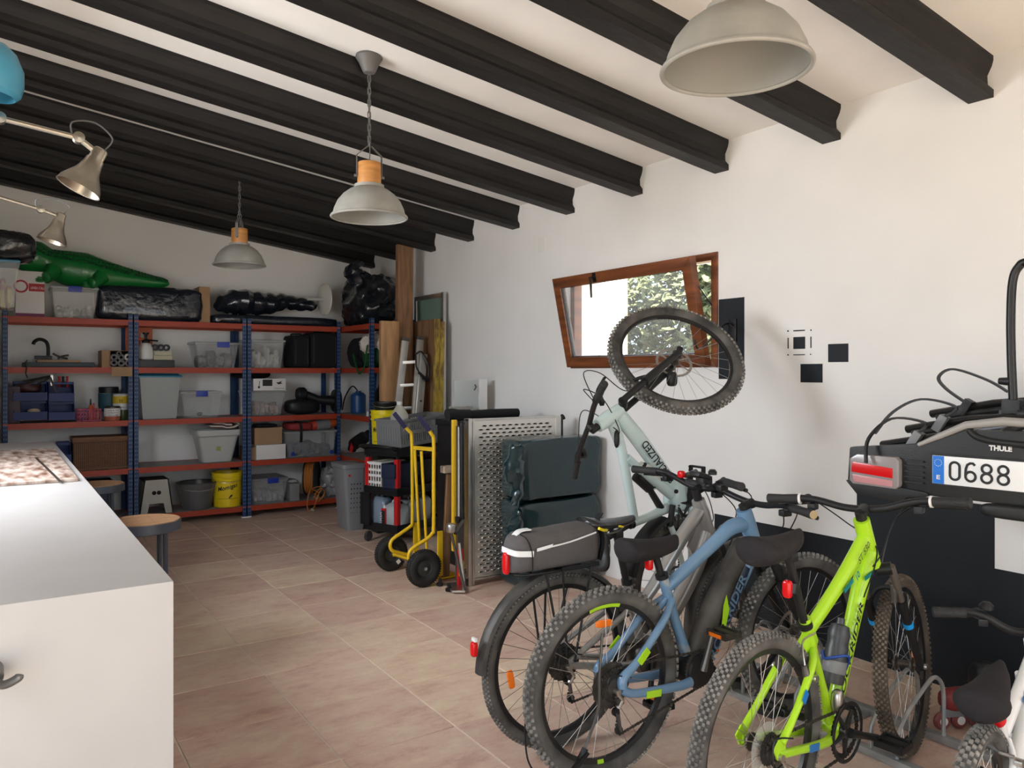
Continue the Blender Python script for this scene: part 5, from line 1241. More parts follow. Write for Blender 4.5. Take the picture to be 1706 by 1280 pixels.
build(MB().tube(cr([(rx1 + 0.05, RY + 0.03, rz1 - 0.25), (rx1 + 0.05, RY + 0.03, rz1 - 0.02), (rx1 + 0.06, RY + 0.03, rz1 + 0.003), (rx1 + 0.075, RY + 0.03, rz1 - 0.02)], 5), 0.012, 8), 'end_hook', M_blackp, t)
# things squeezed at the ramp's left side
t = thing('spirit_level', 'long yellow spirit level standing beside the perforated ramp', 'level', (2.68, 4.72, 0))
ly = 4.74
l0 = at_y(757, 700, ly); l1 = at_y(763, 872, ly)
build(MB().box(l0.x - 0.008, l0.x + 0.022, ly, ly + 0.03, 0.25, l0.z), 'level_body', mat('signal_yellow', (0.72, 0.45, 0.02), 0.4), t, bevel=0.003)
build(MB().box(l0.x + 0.0225, l0.x + 0.032, ly + 0.003, ly + 0.026, 0.05, l0.z - 0.01), 'level_edge', M_dkmetal, t, bevel=0.002)
t = thing('tube_trestle', 'grey and black folding tube frame beside the perforated ramp', 'frame', (2.7, 4.7, 0))
f0 = at_y(764, 712, 4.70); f1 = at_y(764, 862, 4.70)
build(MB().tube([f0 + Vector((0.004, 0, 0)), Vector((f0.x + 0.004, 4.70, f1.z))], 0.008, 10), 'white_rod', M_lgrey, t)
g0 = at_y(769, 706, 4.67); g1 = at_y(770, 865, 4.67)
build(MB().tube(cr([g0 + Vector((0.02, 0.02, 0)), g0 + Vector((0.0, 0, 0)), g0 + Vector((0.0, 0, -0.06)), (g0 + g1) / 2, g1 + Vector((0, 0, 0.05)), g1, g1 + Vector((-0.035, 0, -0.012)), g1 + Vector((-0.04, 0, 0.02))], 5), 0.016, 10), 'black_handle', M_blackp, t)
build(MB().box(f0.x + 0.0, f0.x + 0.05, 4.71, 4.735, 0.03, g0.z - 0.02), 'frame_back', M_dkmetal, t)
# stand with two legs and rubber feet
t = thing('folding_stand', 'grey folding metal stand with rubber feet in front of the ramp edge', 'stand', (2.6, 4.62, 0))
def q(u, v, Y=4.6): return at_y(u, v, Y)
k0 = q(748, 880, 4.62); e0 = at_z(774, 984, 0.02); e1 = at_z(740, 979, 0.02)
build(MB().tube([k0 + Vector((0, 0, 0.03)), e0], 0.010, 8), 'leg', M_dkmetal, t)
build(MB().tube([q(765, 905, 4.64), e0 + Vector((0.01, 0.02, 0))], 0.012, 8), 'leg', M_alu, t)
build(MB().tube([q(772, 868, 4.62), q(757, 888, 4.6)], [0.012, 0.022], 10), 'clamp_lever', M_dkmetal, t, )
build(MB().sup(q(751, 880, 4.6), (0.03, 0.03, 0.035), 0.6, 16, 12), 'clamp_joint', M_alu, t)
mb = MB(); pa, pb, pc, pd = at_z(741, 975, 0.01), at_z(772, 972, 0.01), at_z(775, 988, 0.01), at_z(753, 988, 0.01)
mb.add([pa, pd, pc, pb] + [p + Vector((0, 0, 0.014)) for p in (pa, pd, pc, pb)], [(3, 2, 1, 0), (4, 5, 6, 7), (0, 1, 5, 4), (1, 2, 6, 5), (2, 3, 7, 6), (3, 0, 4, 7)])
build(mb, 'foot_plate', M_alu, t, bevel=0.002)
for u, v in ((733, 971), (748, 980)):
    p = at_z(u, v, 0.022); build(MB().lathe([(0, -0.02), (0.024, -0.02), (0.026, -0.004), (0.012, 0.006), (0.010, 0.03), (0, 0.03)], p + Vector((0, 0, 0.0)), (0, 0, 1), 18), 'rubber_foot', M_blackp, t)
# wooden trestle end and red thing in the gap
t = thing('timber_offcut', 'short pale timber offcut lying across the brown plank', 'timber', tuple(q(744, 783, 4.95)))
p0 = q(739, 783, 4.95)
build(MB().box(p0.x, p0.x + 0.09, 4.93, 5.0, p0.z - 0.025, p0.z + 0.025), 'offcut_block', mat('pale_timber', (0.42, 0.33, 0.24), 0.8, var=0.2), t, bevel=0.004)
t = thing('brown_plank', 'brown plank standing upright between the hand truck and the ramp', 'plank', tuple(q(748, 900, 5.0)))
a = q(750, 790, 4.96); b_ = q(742, 940, 4.96)
build(MB().strip([Vector((a.x, 4.965, a.z + 0.0)), Vector((b_.x, 4.965, 0.01))], 0.055, 0.03, (1, 0, 0)), 'plank_body', M_oldwood, t, bevel=0.003)
t = thing('tool_case_stack', 'red and yellow labelled case standing behind the folding stand', 'case', tuple(q(772, 930, 4.66)))
p0 = q(765, 945, 4.685)
build(MB().box(p0.x - 0.01, p0.x + 0.035, 4.68, 4.70, 0.02, p0.z + 0.12), 'case_body', M_red, t, bevel=0.003)
build(MB().box(p0.x - 0.006, p0.x + 0.033, 4.676, 4.679, 0.09, 0.19), 'case_label', mat('label_yellow', (0.70, 0.45, 0.02), 0.5), t)
text('XS', 'lettering', t, M_ink, (p0.x + 0.002, 4.675, 0.105), (1, 0, 0), (0, 0, 1), 0.03)

# ================================================================= stack wrapped in dark green plastic
M_gwrap = mat('dark_green_wrap', (0.007, 0.028, 0.034), 0.22, bump=0.7, bscale=7, coat=0.3)
def wrapped(x0, x1, y0, y1, z0, z1, seed, name, label, amp=0.018):
    mb = MB().sup(((x0 + x1) / 2, (y0 + y1) / 2, (z0 + z1) / 2), ((x1 - x0) / 2, (y1 - y0) / 2, (z1 - z0) / 2), 0.16, 72, 44, amp, 5, seed, ridge=True)
    return tag(build(mb, name, M_gwrap, angle=60), label, 'bundle')
wrapped(3.00, 3.72, 4.38, 4.655, 0.615, 1.035, 3, 'wrapped_bundle', 'upper of two bundles wrapped in dark green plastic in front of the ramp')
wrapped(3.00, 3.715, 4.38, 4.655, 0.005, 0.605, 5, 'wrapped_bundle', 'lower of two bundles wrapped in dark green plastic, standing on the floor')
m2 = MB().tube(cr([(2.975, 4.40, 1.0), (2.945, 4.39, 0.86), (2.975, 4.40, 0.70), (2.96, 4.40, 0.6)], 6), [0.05] * 5 + [0.07] * 5 + [0.05] * 5 + [0.03] * 4, 14)
m2.v = [tuple(Vector(p) + Vector((0.03, 0.02, 0.02)) * noise.noise(Vector(p) * 22)) for p in m2.v]
for p_, zz_ in (((2.97, 4.40, 0.50), 0), ((2.96, 4.40, 0.36), 0)): pass
m3 = MB().tube(cr([(2.985, 4.40, 0.55), (2.955, 4.39, 0.42), (2.98, 4.40, 0.28)], 6), [0.03] * 3 + [0.055] * 7 + [0.03] * 3, 14)
m3.v = [tuple(Vector(p) + Vector((0.03, 0.02, 0.02)) * noise.noise(Vector(p) * 22)) for p in m3.v]
tag(build(m2, 'loose_wrap', M_gwrap), 'crumpled loose end of plastic at the side of the upper dark green bundle', 'plastic')
tag(build(m3, 'loose_wrap', M_gwrap), 'crumpled loose end of plastic at the side of the lower dark green bundle', 'plastic')

# ================================================================= yellow hand truck
M_ytruck = mat('yellow_painted_tube', (0.78, 0.50, 0.015), 0.30, coat=0.2)
M_rubber = mat('black_rubber', (0.012, 0.012, 0.012), 0.75)
M_grip = mat('navy_grip', (0.02, 0.018, 0.07), 0.55)
ny, fy = 4.955, 5.335
t = thing('hand_truck', 'yellow tubular hand truck with black wheels and navy grips', 'hand truck', (2.62, 5.14, 0))
def side(Y, px):
    return [at_y(u, v, Y) for u, v in px]
n_px = [(714, 716), (719, 724), (722.5, 735), (722.5, 800), (722.5, 878), (720, 889), (710, 899), (690, 912), (682, 921), (681, 931)]
f_px = [(674, 711), (682, 719), (686, 730), (687, 800), (687, 868), (684, 877), (672, 886), (655, 898), (650, 908), (653, 917), (664, 921), (680, 925)]
for Y, pxs in ((ny, n_px), (fy, f_px)):
    build(MB().tube(cr(side(Y, pxs), 4), 0.0135, 12), 'side_tube', M_ytruck, t)
build(MB().tube([at_y(715, 717, ny), at_y(699, 695, ny)], 0.018, 14), 'grip', M_grip, t); build(MB().tube([at_y(675, 712, fy), at_y(657, 689, fy)], 0.018, 14), 'grip', M_grip, t)
for a_, b_ in (((721, 749), (689, 746)),): build(MB().strip([at_y(*a_, ny), at_y(*b_, fy)], 0.028, 0.012, (0, 0, 1)), 'cross_bar', M_ytruck, t)
xb_ = at_y(722, 800, ny).x
for f_, (u0, v0, u1, v1) in ((0.32, (702, 752, 711, 915)), (0.66, (691, 750, 699, 905))):
    Y = ny + (fy - ny) * f_
    build(MB().tube([at_y(u0, v0, Y), at_y(u1, v1, Y)], 0.011, 10), 'upright_rod', M_ytruck, t)
# back plate and toe plate
bx_ = at_y(731, 900, ny).x
for y_ in (ny - 0.01, fy - 0.005): build(MB().box(bx_ - 0.012, bx_ + 0.03, y_, y_ + 0.015, 0.03, at_y(731, 885, ny).z), 'side_plate', M_ytruck, t, bevel=0.003)
build(MB().box(bx_ - 0.005, bx_ + 0.16, ny - 0.01, fy + 0.01, 0.008, 0.018), 'toe_plate', M_ytruck, t, bevel=0.002)
build(MB().box(bx_ - 0.012, bx_ - 0.004, ny, fy, 0.018, 0.12), 'lower_cross_plate', M_ytruck, t, bevel=0.002)
build(MB().tube([at_y(681, 931, ny), Vector((2.50, ny, 0.13))], 0.012, 8), 'axle_bracket', M_ytruck, t)
build(MB().tube([at_y(655, 925, fy), Vector((2.505, fy, 0.13))], 0.012, 8), 'axle_bracket', M_ytruck, t)
build(MB().tube([at_y(656, 924, fy), at_y(682, 932, ny)], 0.011, 8), 'axle_bracket', M_ytruck, t)
build(MB().cyl((2.502, ny - 0.12, 0.132), (2.502, fy + 0.10, 0.132), 0.009, 10), 'axle', M_steel, t)
for Y in (4.865, 5.40):
    mb = MB(); c = Vector((2.502, Y, 0.132)); mb.ring(c, (0, 1, 0), 0.092, 0.038, 48, 12, flat=1.0)
    for k in range(44):
        an = 2 * pi * k / 44
        for s_ in (-0.016, 0.0, 0.016):
            a2 = an + (pi / 44 if s_ == 0 else 0); d = Vector((cos(a2), 0, sin(a2))); mb.cbox(c + d * (0.1285 if s_ == 0 else 0.1245) + Vector((0, s_ * 1.2, 0)), (0.007, 0.011, 0.010), (d, Vector((0, 1, 0)), d.cross(Vector((0, 1, 0)))))
    w = build(mb, 'wheel', M_rubber, t)
    build(MB().lathe([(0, -0.028), (0.018, -0.028), (0.02, -0.018), (0.05, -0.012), (0.058, -0.016), (0.06, 0.016), (0.05, 0.012), (0.02, 0.02), (0, 0.02)], c, (0, 1, 0), 32), 'rim', mat('dark_rim', (0.03, 0.035, 0.035), 0.4), w)
    build(MB().lathe([(0, -0.036), (0.011, -0.036), (0.012, -0.028), (0, -0.028)], c, (0, 1, 0), 12), 'hub_nut', M_steel, w)
build(MB().cbox(at_y(664, 936, 5.36) , (0.03, 0.002, 0.03), (Vector((0.8, 0, 0.6)), Vector((0, 1, 0)), Vector((-0.6, 0, 0.8)))), 'paper_tag', M_white, t)

# ================================================================= grey laundry bin, cart
x0, x1 = at_y(571, 775, 6.95).x, at_y(603, 775, 6.95).x
zt = at_y(586, 773, 6.95).z
t = thing('laundry_bin', 'tall grey plastic bin with small holes and a red dot, beside the sideways shelving', 'bin', ((x0 + x1) / 2, 7.08, 0))
c0 = Vector((at_z(590, 884, 0.0).x, 7.05, 0))
def r6(w, d, z, cx, cy_, rad=0.03):
    out = []
    for (sx, sy, a0) in ((1, -1, -pi / 2), (1, 1, 0), (-1, 1, pi / 2), (-1, -1, pi)):
        for k in range(4): out.append(Vector((cx + sx * (w - rad) + rad * cos(a0 + k * pi / 6), cy_ + sy * (d - rad) + rad * sin(a0 + k * pi / 6), z)))
    return out
cx = (x0 + x1) / 2 + 0.02; 
build(MB().loft([r6(0.085, 0.13, 0.0, cx + 0.03, 7.1), r6(0.11, 0.16, zt - 0.05, cx, 7.1), r6(0.118, 0.168, zt - 0.045, cx, 7.1), r6(0.118, 0.168, zt - 0.02, cx, 7.1)]), 'bin_body', mat('mid_grey_plastic', (0.22, 0.23, 0.245), 0.5), t)
build(MB().loft([r6(0.122, 0.172, zt - 0.02, cx, 7.1), r6(0.122, 0.172, zt - 0.008, cx, 7.1), r6(0.10, 0.15, zt, cx, 7.1)]), 'lid', mat('mid_grey_plastic', (0.22, 0.23, 0.245), 0.5), t)
build(MB().lathe([(0, 0), (0.012, 0), (0.012, 0.002), (0, 0.002)], (at_y(583, 793, 6.93).x, 7.1 - 0.160, at_y(583, 793, 6.93).z), (0, -1, 0), 16), 'red_dot', M_red, t)
mb = MB()
for r_ in range(7):
    for k in range(4): mb.box(cx - 0.05 + 0.03 * k + 0.015, cx - 0.042 + 0.03 * k + 0.015, 7.1 - 0.158 + 0.0032 * r_ + 0.0, 7.1 - 0.15 + 0.0035 * r_, zt - 0.2 - 0.045 * r_, zt - 0.188 - 0.045 * r_)
build(mb, 'vent_holes', mat('hole_dark', (0.01, 0.01, 0.01), 0.9), t, kind='stuff')
# service cart: own axes (x along its long side, y depth)
cA = Vector((2.885, 6.10, 0)); cdir = Vector((0.93, 0.366, 0)).normalized(); cnor = Vector((-cdir.y, cdir.x, 0))
Mx = Matrix((( cdir.x, cnor.x, 0, cA.x), (cdir.y, cnor.y, 0, cA.y), (0, 0, 1, 0), (0, 0, 0, 1)))
t = thing('service_cart', 'black service cart with red corner posts and three trays', 'cart', matrix=Mx)
CL, CW = 0.66, 0.40
def tray(z, open_):
    mb = MB(); mb.box(0, CL, 0, CW, z, z + 0.012)
    for (a_, b_, c_, d_) in ((0, CL, 0, 0.012), (0, CL, CW - 0.012, CW), (0, 0.012, 0, CW), (CL - 0.012, CL, 0, CW)): mb.box(a_, b_, c_, d_, z - 0.02, z + 0.05)
    build(mb, 'tray', M_blackp, t, bevel=0.003)
for z in (0.13, 0.45, 0.79): tray(z, 1)
for px_ in (0.005, CL - 0.045):
    for py_ in (0.005, CW - 0.045):
        for za, zb_ in ((0.18, 0.435), (0.50, 0.75)):
            build(MB().box(px_, px_ + 0.045, py_, py_ + 0.045, za, zb_), 'corner_post', M_red, t, bevel=0.008)
        build(MB().cyl((px_ + 0.022, py_ + 0.022, 0.10), (px_ + 0.022, py_ + 0.022, 0.80), 0.012, 10), 'inner_tube', M_blackp, t)
        build(MB().lathe([(0, -0.012), (0.04, -0.012), (0.046, -0.006), (0.046, 0.006), (0.04, 0.012), (0, 0.012)], (px_ + 0.02, py_ + 0.02, 0.0465), (0, 1, 0.0), 24), 'caster', mat('caster_grey', (0.05, 0.05, 0.05), 0.5), t)
        build(MB().box(px_ + 0.005, px_ + 0.035, py_ + 0.002, py_ + 0.038, 0.092, 0.11), 'caster_fork', M_steel, t)
build(MB().box(-0.03, -0.004, CW - 0.09, CW + 0.02, 0.16, 0.44), 'hanging_panel', M_blackp, t, bevel=0.004)
build(MB().tube(cr([(-0.005, 0.02, 0.83), (-0.08, 0.03, 0.86), (-0.10, CW / 2, 0.87), (-0.08, CW - 0.03, 0.86), (-0.005, CW - 0.02, 0.83)], 5), 0.012, 10), 'push_handle', M_blackp, t)
def cart_pt(x, y, z): return Mx @ Vector((x, y, z))
CM = Matrix(((cdir.x, cnor.x, 0, 0), (cdir.y, cnor.y, 0, 0), (0, 0, 1, 0), (0, 0, 0, 1)))
def on_cart(name, label, cat, x, y, z):
    m_ = Matrix.Translation(cart_pt(x, y, z)) @ CM
    return thing(name, label, cat, matrix=m_)
# things in the cart
t = on_cart('laundry_basket', 'white slotted basket on the middle tray of the cart', 'basket', 0.1, 0.26, 0.463)
mb = MB()
mb.box(-0.09, 0.20, 0.10, 0.104, 0, 0.24); mb.box(-0.09, 0.20, -0.06, -0.056, 0.17, 0.24)
for k in range(9): mb.box(-0.09 + 0.0355 * k, -0.084 + 0.0355 * k, -0.06, -0.056, 0.0, 0.24)
for k in range(6): mb.box(-0.09, -0.086, -0.06 + 0.031 * k, -0.050 + 0.031 * k, 0.0, 0.24); 
for z in (0.0, 0.06, 0.12, 0.17, 0.225): mb.box(-0.092, -0.088, -0.06, 0.104, z, z + 0.022)
mb.box(-0.09, 0.2, -0.06, 0.104, 0, 0.004)
build(mb, 'basket_body', M_white, t, smooth=False)
build(MB().box(-0.098, 0.205, -0.067, 0.108, 0.235, 0.25), 'basket_rim', M_white, t, bevel=0.003)
t = on_cart('flip_bin', 'dark navy plastic bin with a lip on the cart beside the white basket', 'bin', 0.16, 0.10, 0.463)
build(MB().box(-0.16, 0.14, -0.07, 0.075, 0, 0.24), 'bin_body', M_navy, t, bevel=0.012)
build(MB().box(-0.175, 0.145, -0.08, 0.082, 0.12, 0.245), 'bin_lip', M_navy, t, bevel=0.012)
t = on_cart('black_box', 'black plastic box filling the right half of the middle cart tray', 'box', 0.5, 0.2, 0.463)
build(MB().box(-0.16, 0.10, -0.15, 0.15, 0, 0.25), 'box_body', M_blackp, t, bevel=0.01)
def jerry(x, y, m_, label, h=0.24, cap=M_blackp, w=0.065, d=0.09):
    t = on_cart('jerry_can', label, 'canister', x, y, 0.143)
    mb = MB().loft([[Vector((a_ * w * s_, b_ * d * s_, z)) for a_, b_ in ((-1, -0.8), (-0.8, -1), (0.8, -1), (1, -0.8), (1, 0.8), (0.8, 1), (-0.8, 1), (-1, 0.8))] for s_, z in ((0.92, 0), (1, 0.012), (1, h * 0.78), (0.95, h * 0.86), (0.62, h * 0.97))])
    build(mb, 'can_body', m_, t, angle=50)
    build(MB().cyl((0, -d * 0.45, h * 0.95), (0, -d * 0.45, h * 1.05), 0.018, 16), 'cap', cap, t)
    build(MB().tube(cr([(0, -d * 0.15, h * 0.94), (0, 0.0, h * 1.06), (0, d * 0.45, h * 1.05), (0, d * 0.6, h * 0.92)], 4), 0.009, 8), 'can_handle', m_, t)
M_jb = mat('blue_grey_canister', (0.20, 0.26, 0.33), 0.3); M_jw = mat('milky_canister', (0.42, 0.47, 0.50), 0.3)
jerry(0.10, 0.285, M_jb, 'blue grey canister at the back left of the bottom cart tray', 0.26)
jerry(0.095, 0.095, M_jw, 'milky canister at the front left of the bottom cart tray', 0.22)
jerry(0.25, 0.11, M_jw, 'milky canister right of the front red post on the cart', 0.235)
jerry(0.42, 0.12, M_lgrey, 'pale canister seen between the hand truck tubes on the cart', 0.25)
t = on_cart('oil_bottle', 'dark bottle with a red and white label on the bottom cart tray', 'bottle', 0.03, 0.175, 0.143)
build(MB().box(-0.018, 0.015, -0.016, 0.03, 0, 0.17), 'bottle_body', M_red, t, bevel=0.006)
build(MB().box(-0.0195, -0.0185, -0.014, 0.028, 0.02, 0.15), 'bottle_label', M_ink, t)
text('EXIA', 'lettering', t, M_white, (-0.021, 0.018, 0.03), (0, 0, 1), (0, 1, 0), 0.024, width=0.11)
build(MB().cyl((0, 0.005, 0.17), (0, 0.005, 0.195), 0.012, 14), 'cap', M_white, t)
# on top of the cart
t = thing('folding_crate', 'grey ventilated folding crate lying on the cart behind the hand truck', 'crate', matrix=Matrix.Translation(cart_pt(0.07, 0.02, 0.845)) @ CM @ Matrix.Rotation(radians(-8), 4, 'Z') @ Matrix.Rotation(radians(-4), 4, 'Y'))
mb = MB(); LL, WW, HH = 0.60, 0.34, 0.235
for yy in (0, WW - 0.006):
    for z in (0, HH * 0.46, HH - 0.03): mb.box(0, LL, yy, yy + 0.006, z, z + 0.03)
    for k in range(25): mb.box(k * (LL - 0.012) / 24, k * (LL - 0.012) / 24 + 0.012, yy + 0.001, yy + 0.005, 0, HH)
for xx in (0, LL - 0.006):
    mb.box(xx, xx + 0.006, 0, WW, 0, HH * 0.94)
mb.box(0, LL, 0, WW, 0, 0.006)
build(mb, 'crate_body', M_greyp, t, smooth=False)
mb = MB(); mb.box(-0.012, LL + 0.012, -0.012, 0.0, HH - 0.012, HH + 0.006); mb.box(-0.012, LL + 0.012, WW, WW + 0.012, HH - 0.012, HH + 0.006); mb.box(-0.012, 0, -0.012, WW + 0.012, HH - 0.012, HH + 0.006); mb.box(LL, LL + 0.012, -0.012, WW + 0.012, HH - 0.012, HH + 0.006)
build(mb, 'crate_rim', M_greyp, t, smooth=False)
mb = MB()
for k in range(9): mb.box(-0.003, 0.0, 0.03 + 0.033 * k, 0.036 + 0.033 * k, 0.02, HH * 0.75)
build(mb, 'end_rib', M_greyp, t, smooth=False)
# yellow bucket on the cart with a black bucket in it
c = at_y(640, 750, 6.75); zb = at_y(640, 752, 6.75).z
bc = Vector((at_y(640, 720, 6.85).x, 6.85, 0.0))
ztop = at_y(640, 683, 6.85).z
tb = thing('side_crate', 'black crate standing on the floor behind the cart, carrying the yellow bucket', 'crate', (bc.x, bc.y, 0))
zbk = at_y(640, 753, 6.8).z
build(MB().box(bc.x - 0.13, bc.x + 0.14, 6.71, 6.97, 0.001, zbk), 'crate_body', M_blackp, tb, bevel=0.008)
bc.z = zbk + 0.001
bucket(bc, 0.11, 0.125, ztop - zbk, mat('bright_yellow_plastic', (0.80, 0.66, 0.01), 0.35), 'bright yellow bucket with black lettering behind the grey folding crate', writing=True, wire=False, face=Vector((-0.85, -1, 0)).normalized())
cb = bc + Vector((0.01, 0.0, ztop - zbk - 0.10))
bucket(cb, 0.085, 0.117, 0.175, mat('black_bucket_plastic', (0.014, 0.014, 0.014), 0.3), 'black bucket nested in the bright yellow bucket', rings=False, face=Vector((-0.4, -1, 0)).normalized())
# big water bottle
wb = cart_pt(0.24, 0.20, 0.855); wt = at_y(672, 669, wb.y)
t = thing('water_bottle', 'large clear plastic water bottle with a white cap standing in the grey crate', 'bottle', tuple(wb))
M_pet = mat('clear_pet', (0.70, 0.68, 0.58), 0.08, alpha=0.48, spec=0.8)
hb_ = wt.z - wb.z
build(MB().lathe([(0, 0.004), (0.078, 0.004), (0.083, 0.02), (0.083, hb_ - 0.17), (0.08, hb_ - 0.165), (0.083, hb_ - 0.16), (0.082, hb_ - 0.13), (0.055, hb_ - 0.075), (0.025, hb_ - 0.03), (0.022, hb_ - 0.012), (0, hb_ - 0.012)], wb, seg=32), 'bottle_body', M_pet, t)
build(MB().lathe([(0.026, hb_ - 0.03), (0.027, hb_), (0, hb_ + 0.001)], wb, seg=24), 'cap', M_white, t)
build(MB().lathe([(0.084, 0.12), (0.0845, 0.121), (0.0845, 0.2), (0.084, 0.201)], wb, seg=32), 'bottle_label', M_white, t)
# ================================================================= bicycles
M_tire = mat('dusty_tire', (0.030, 0.028, 0.026), 0.85, scale=9, color2=(0.16, 0.15, 0.135), thr=(0.35, 0.8))
M_tread = mat('dusty_tread', (0.10, 0.094, 0.085), 0.9, scale=14, color2=(0.32, 0.30, 0.27), thr=(0.35, 0.7))
M_tireb = mat('brown_dusty_tire', (0.035, 0.027, 0.020), 0.85, scale=9, color2=(0.10, 0.078, 0.058), thr=(0.35, 0.8))
M_treadb = mat('brown_dusty_tread', (0.075, 0.056, 0.040), 0.9, scale=14, color2=(0.19, 0.15, 0.11), thr=(0.35, 0.7))
M_rim = mat('black_rim', (0.012, 0.012, 0.013), 0.3)
M_spoke = mat('steel_spoke', (0.45, 0.44, 0.42), 0.35, metal=0.9)
M_bspoke = mat('black_spoke', (0.03, 0.03, 0.03), 0.4)
M_chainm = mat('dirty_chain', (0.06, 0.052, 0.042), 0.55, metal=0.6, var=0.5, scale=40)
M_cass = mat('cassette_steel', (0.10, 0.09, 0.08), 0.45, metal=0.8, var=0.3, scale=30)
M_amber = mat('amber_reflector', (0.85, 0.18, 0.01), 0.25)
M_redlens = mat('red_lens', (0.60, 0.006, 0.008), 0.2)
M_seatcov = mat('black_lycra_cover', (0.016, 0.014, 0.016), 0.8, spec=0.3, bump=0.25, bscale=30)
M_saddle = mat('black_saddle', (0.012, 0.012, 0.013), 0.32)
M_rubgrip = mat('black_grip', (0.016, 0.016, 0.017), 0.7, bump=0.3, bscale=200)
M_dust = mat('dusty_black_plastic', (0.016, 0.015, 0.014), 0.5, spec=0.35, scale=5, color2=(0.11, 0.10, 0.088), thr=(0.4, 0.75))
M_neon = mat('neon_paint', (0.40, 0.70, 0.015), 0.32, coat=0.4)
M_bluepaint = mat('blue_grey_paint', (0.125, 0.24, 0.39), 0.32, coat=0.4, scale=5, color2=(0.17, 0.27, 0.38), thr=(0.4, 0.8))
M_silver = mat('silver_paint', (0.36, 0.355, 0.345), 0.30, metal=0.5, coat=0.3)
M_mint = mat('mint_paint', (0.50, 0.62, 0.61), 0.30, coat=0.4)
M_wpaint = mat('white_paint', (0.80, 0.80, 0.80), 0.28, coat=0.4)
M_tealm = mat('teal_mark', (0.005, 0.20, 0.19), 0.4)
M_bluem = mat('blue_mark', (0.01, 0.17, 0.50), 0.4)
X_, Y_, Z_ = Vector((1, 0, 0)), Vector((0, 1, 0)), Vector((0, 0, 1))
def frame_mat(origin, fwd, up):
    f = Vector(fwd).normalized(); u = Vector(up); u = (u - f * u.dot(f)).normalized(); l = u.cross(f)
    return Matrix(((f.x, l.x, u.x, origin[0]), (f.y, l.y, u.y, origin[1]), (f.z, l.z, u.z, origin[2]), (0, 0, 0, 1)))

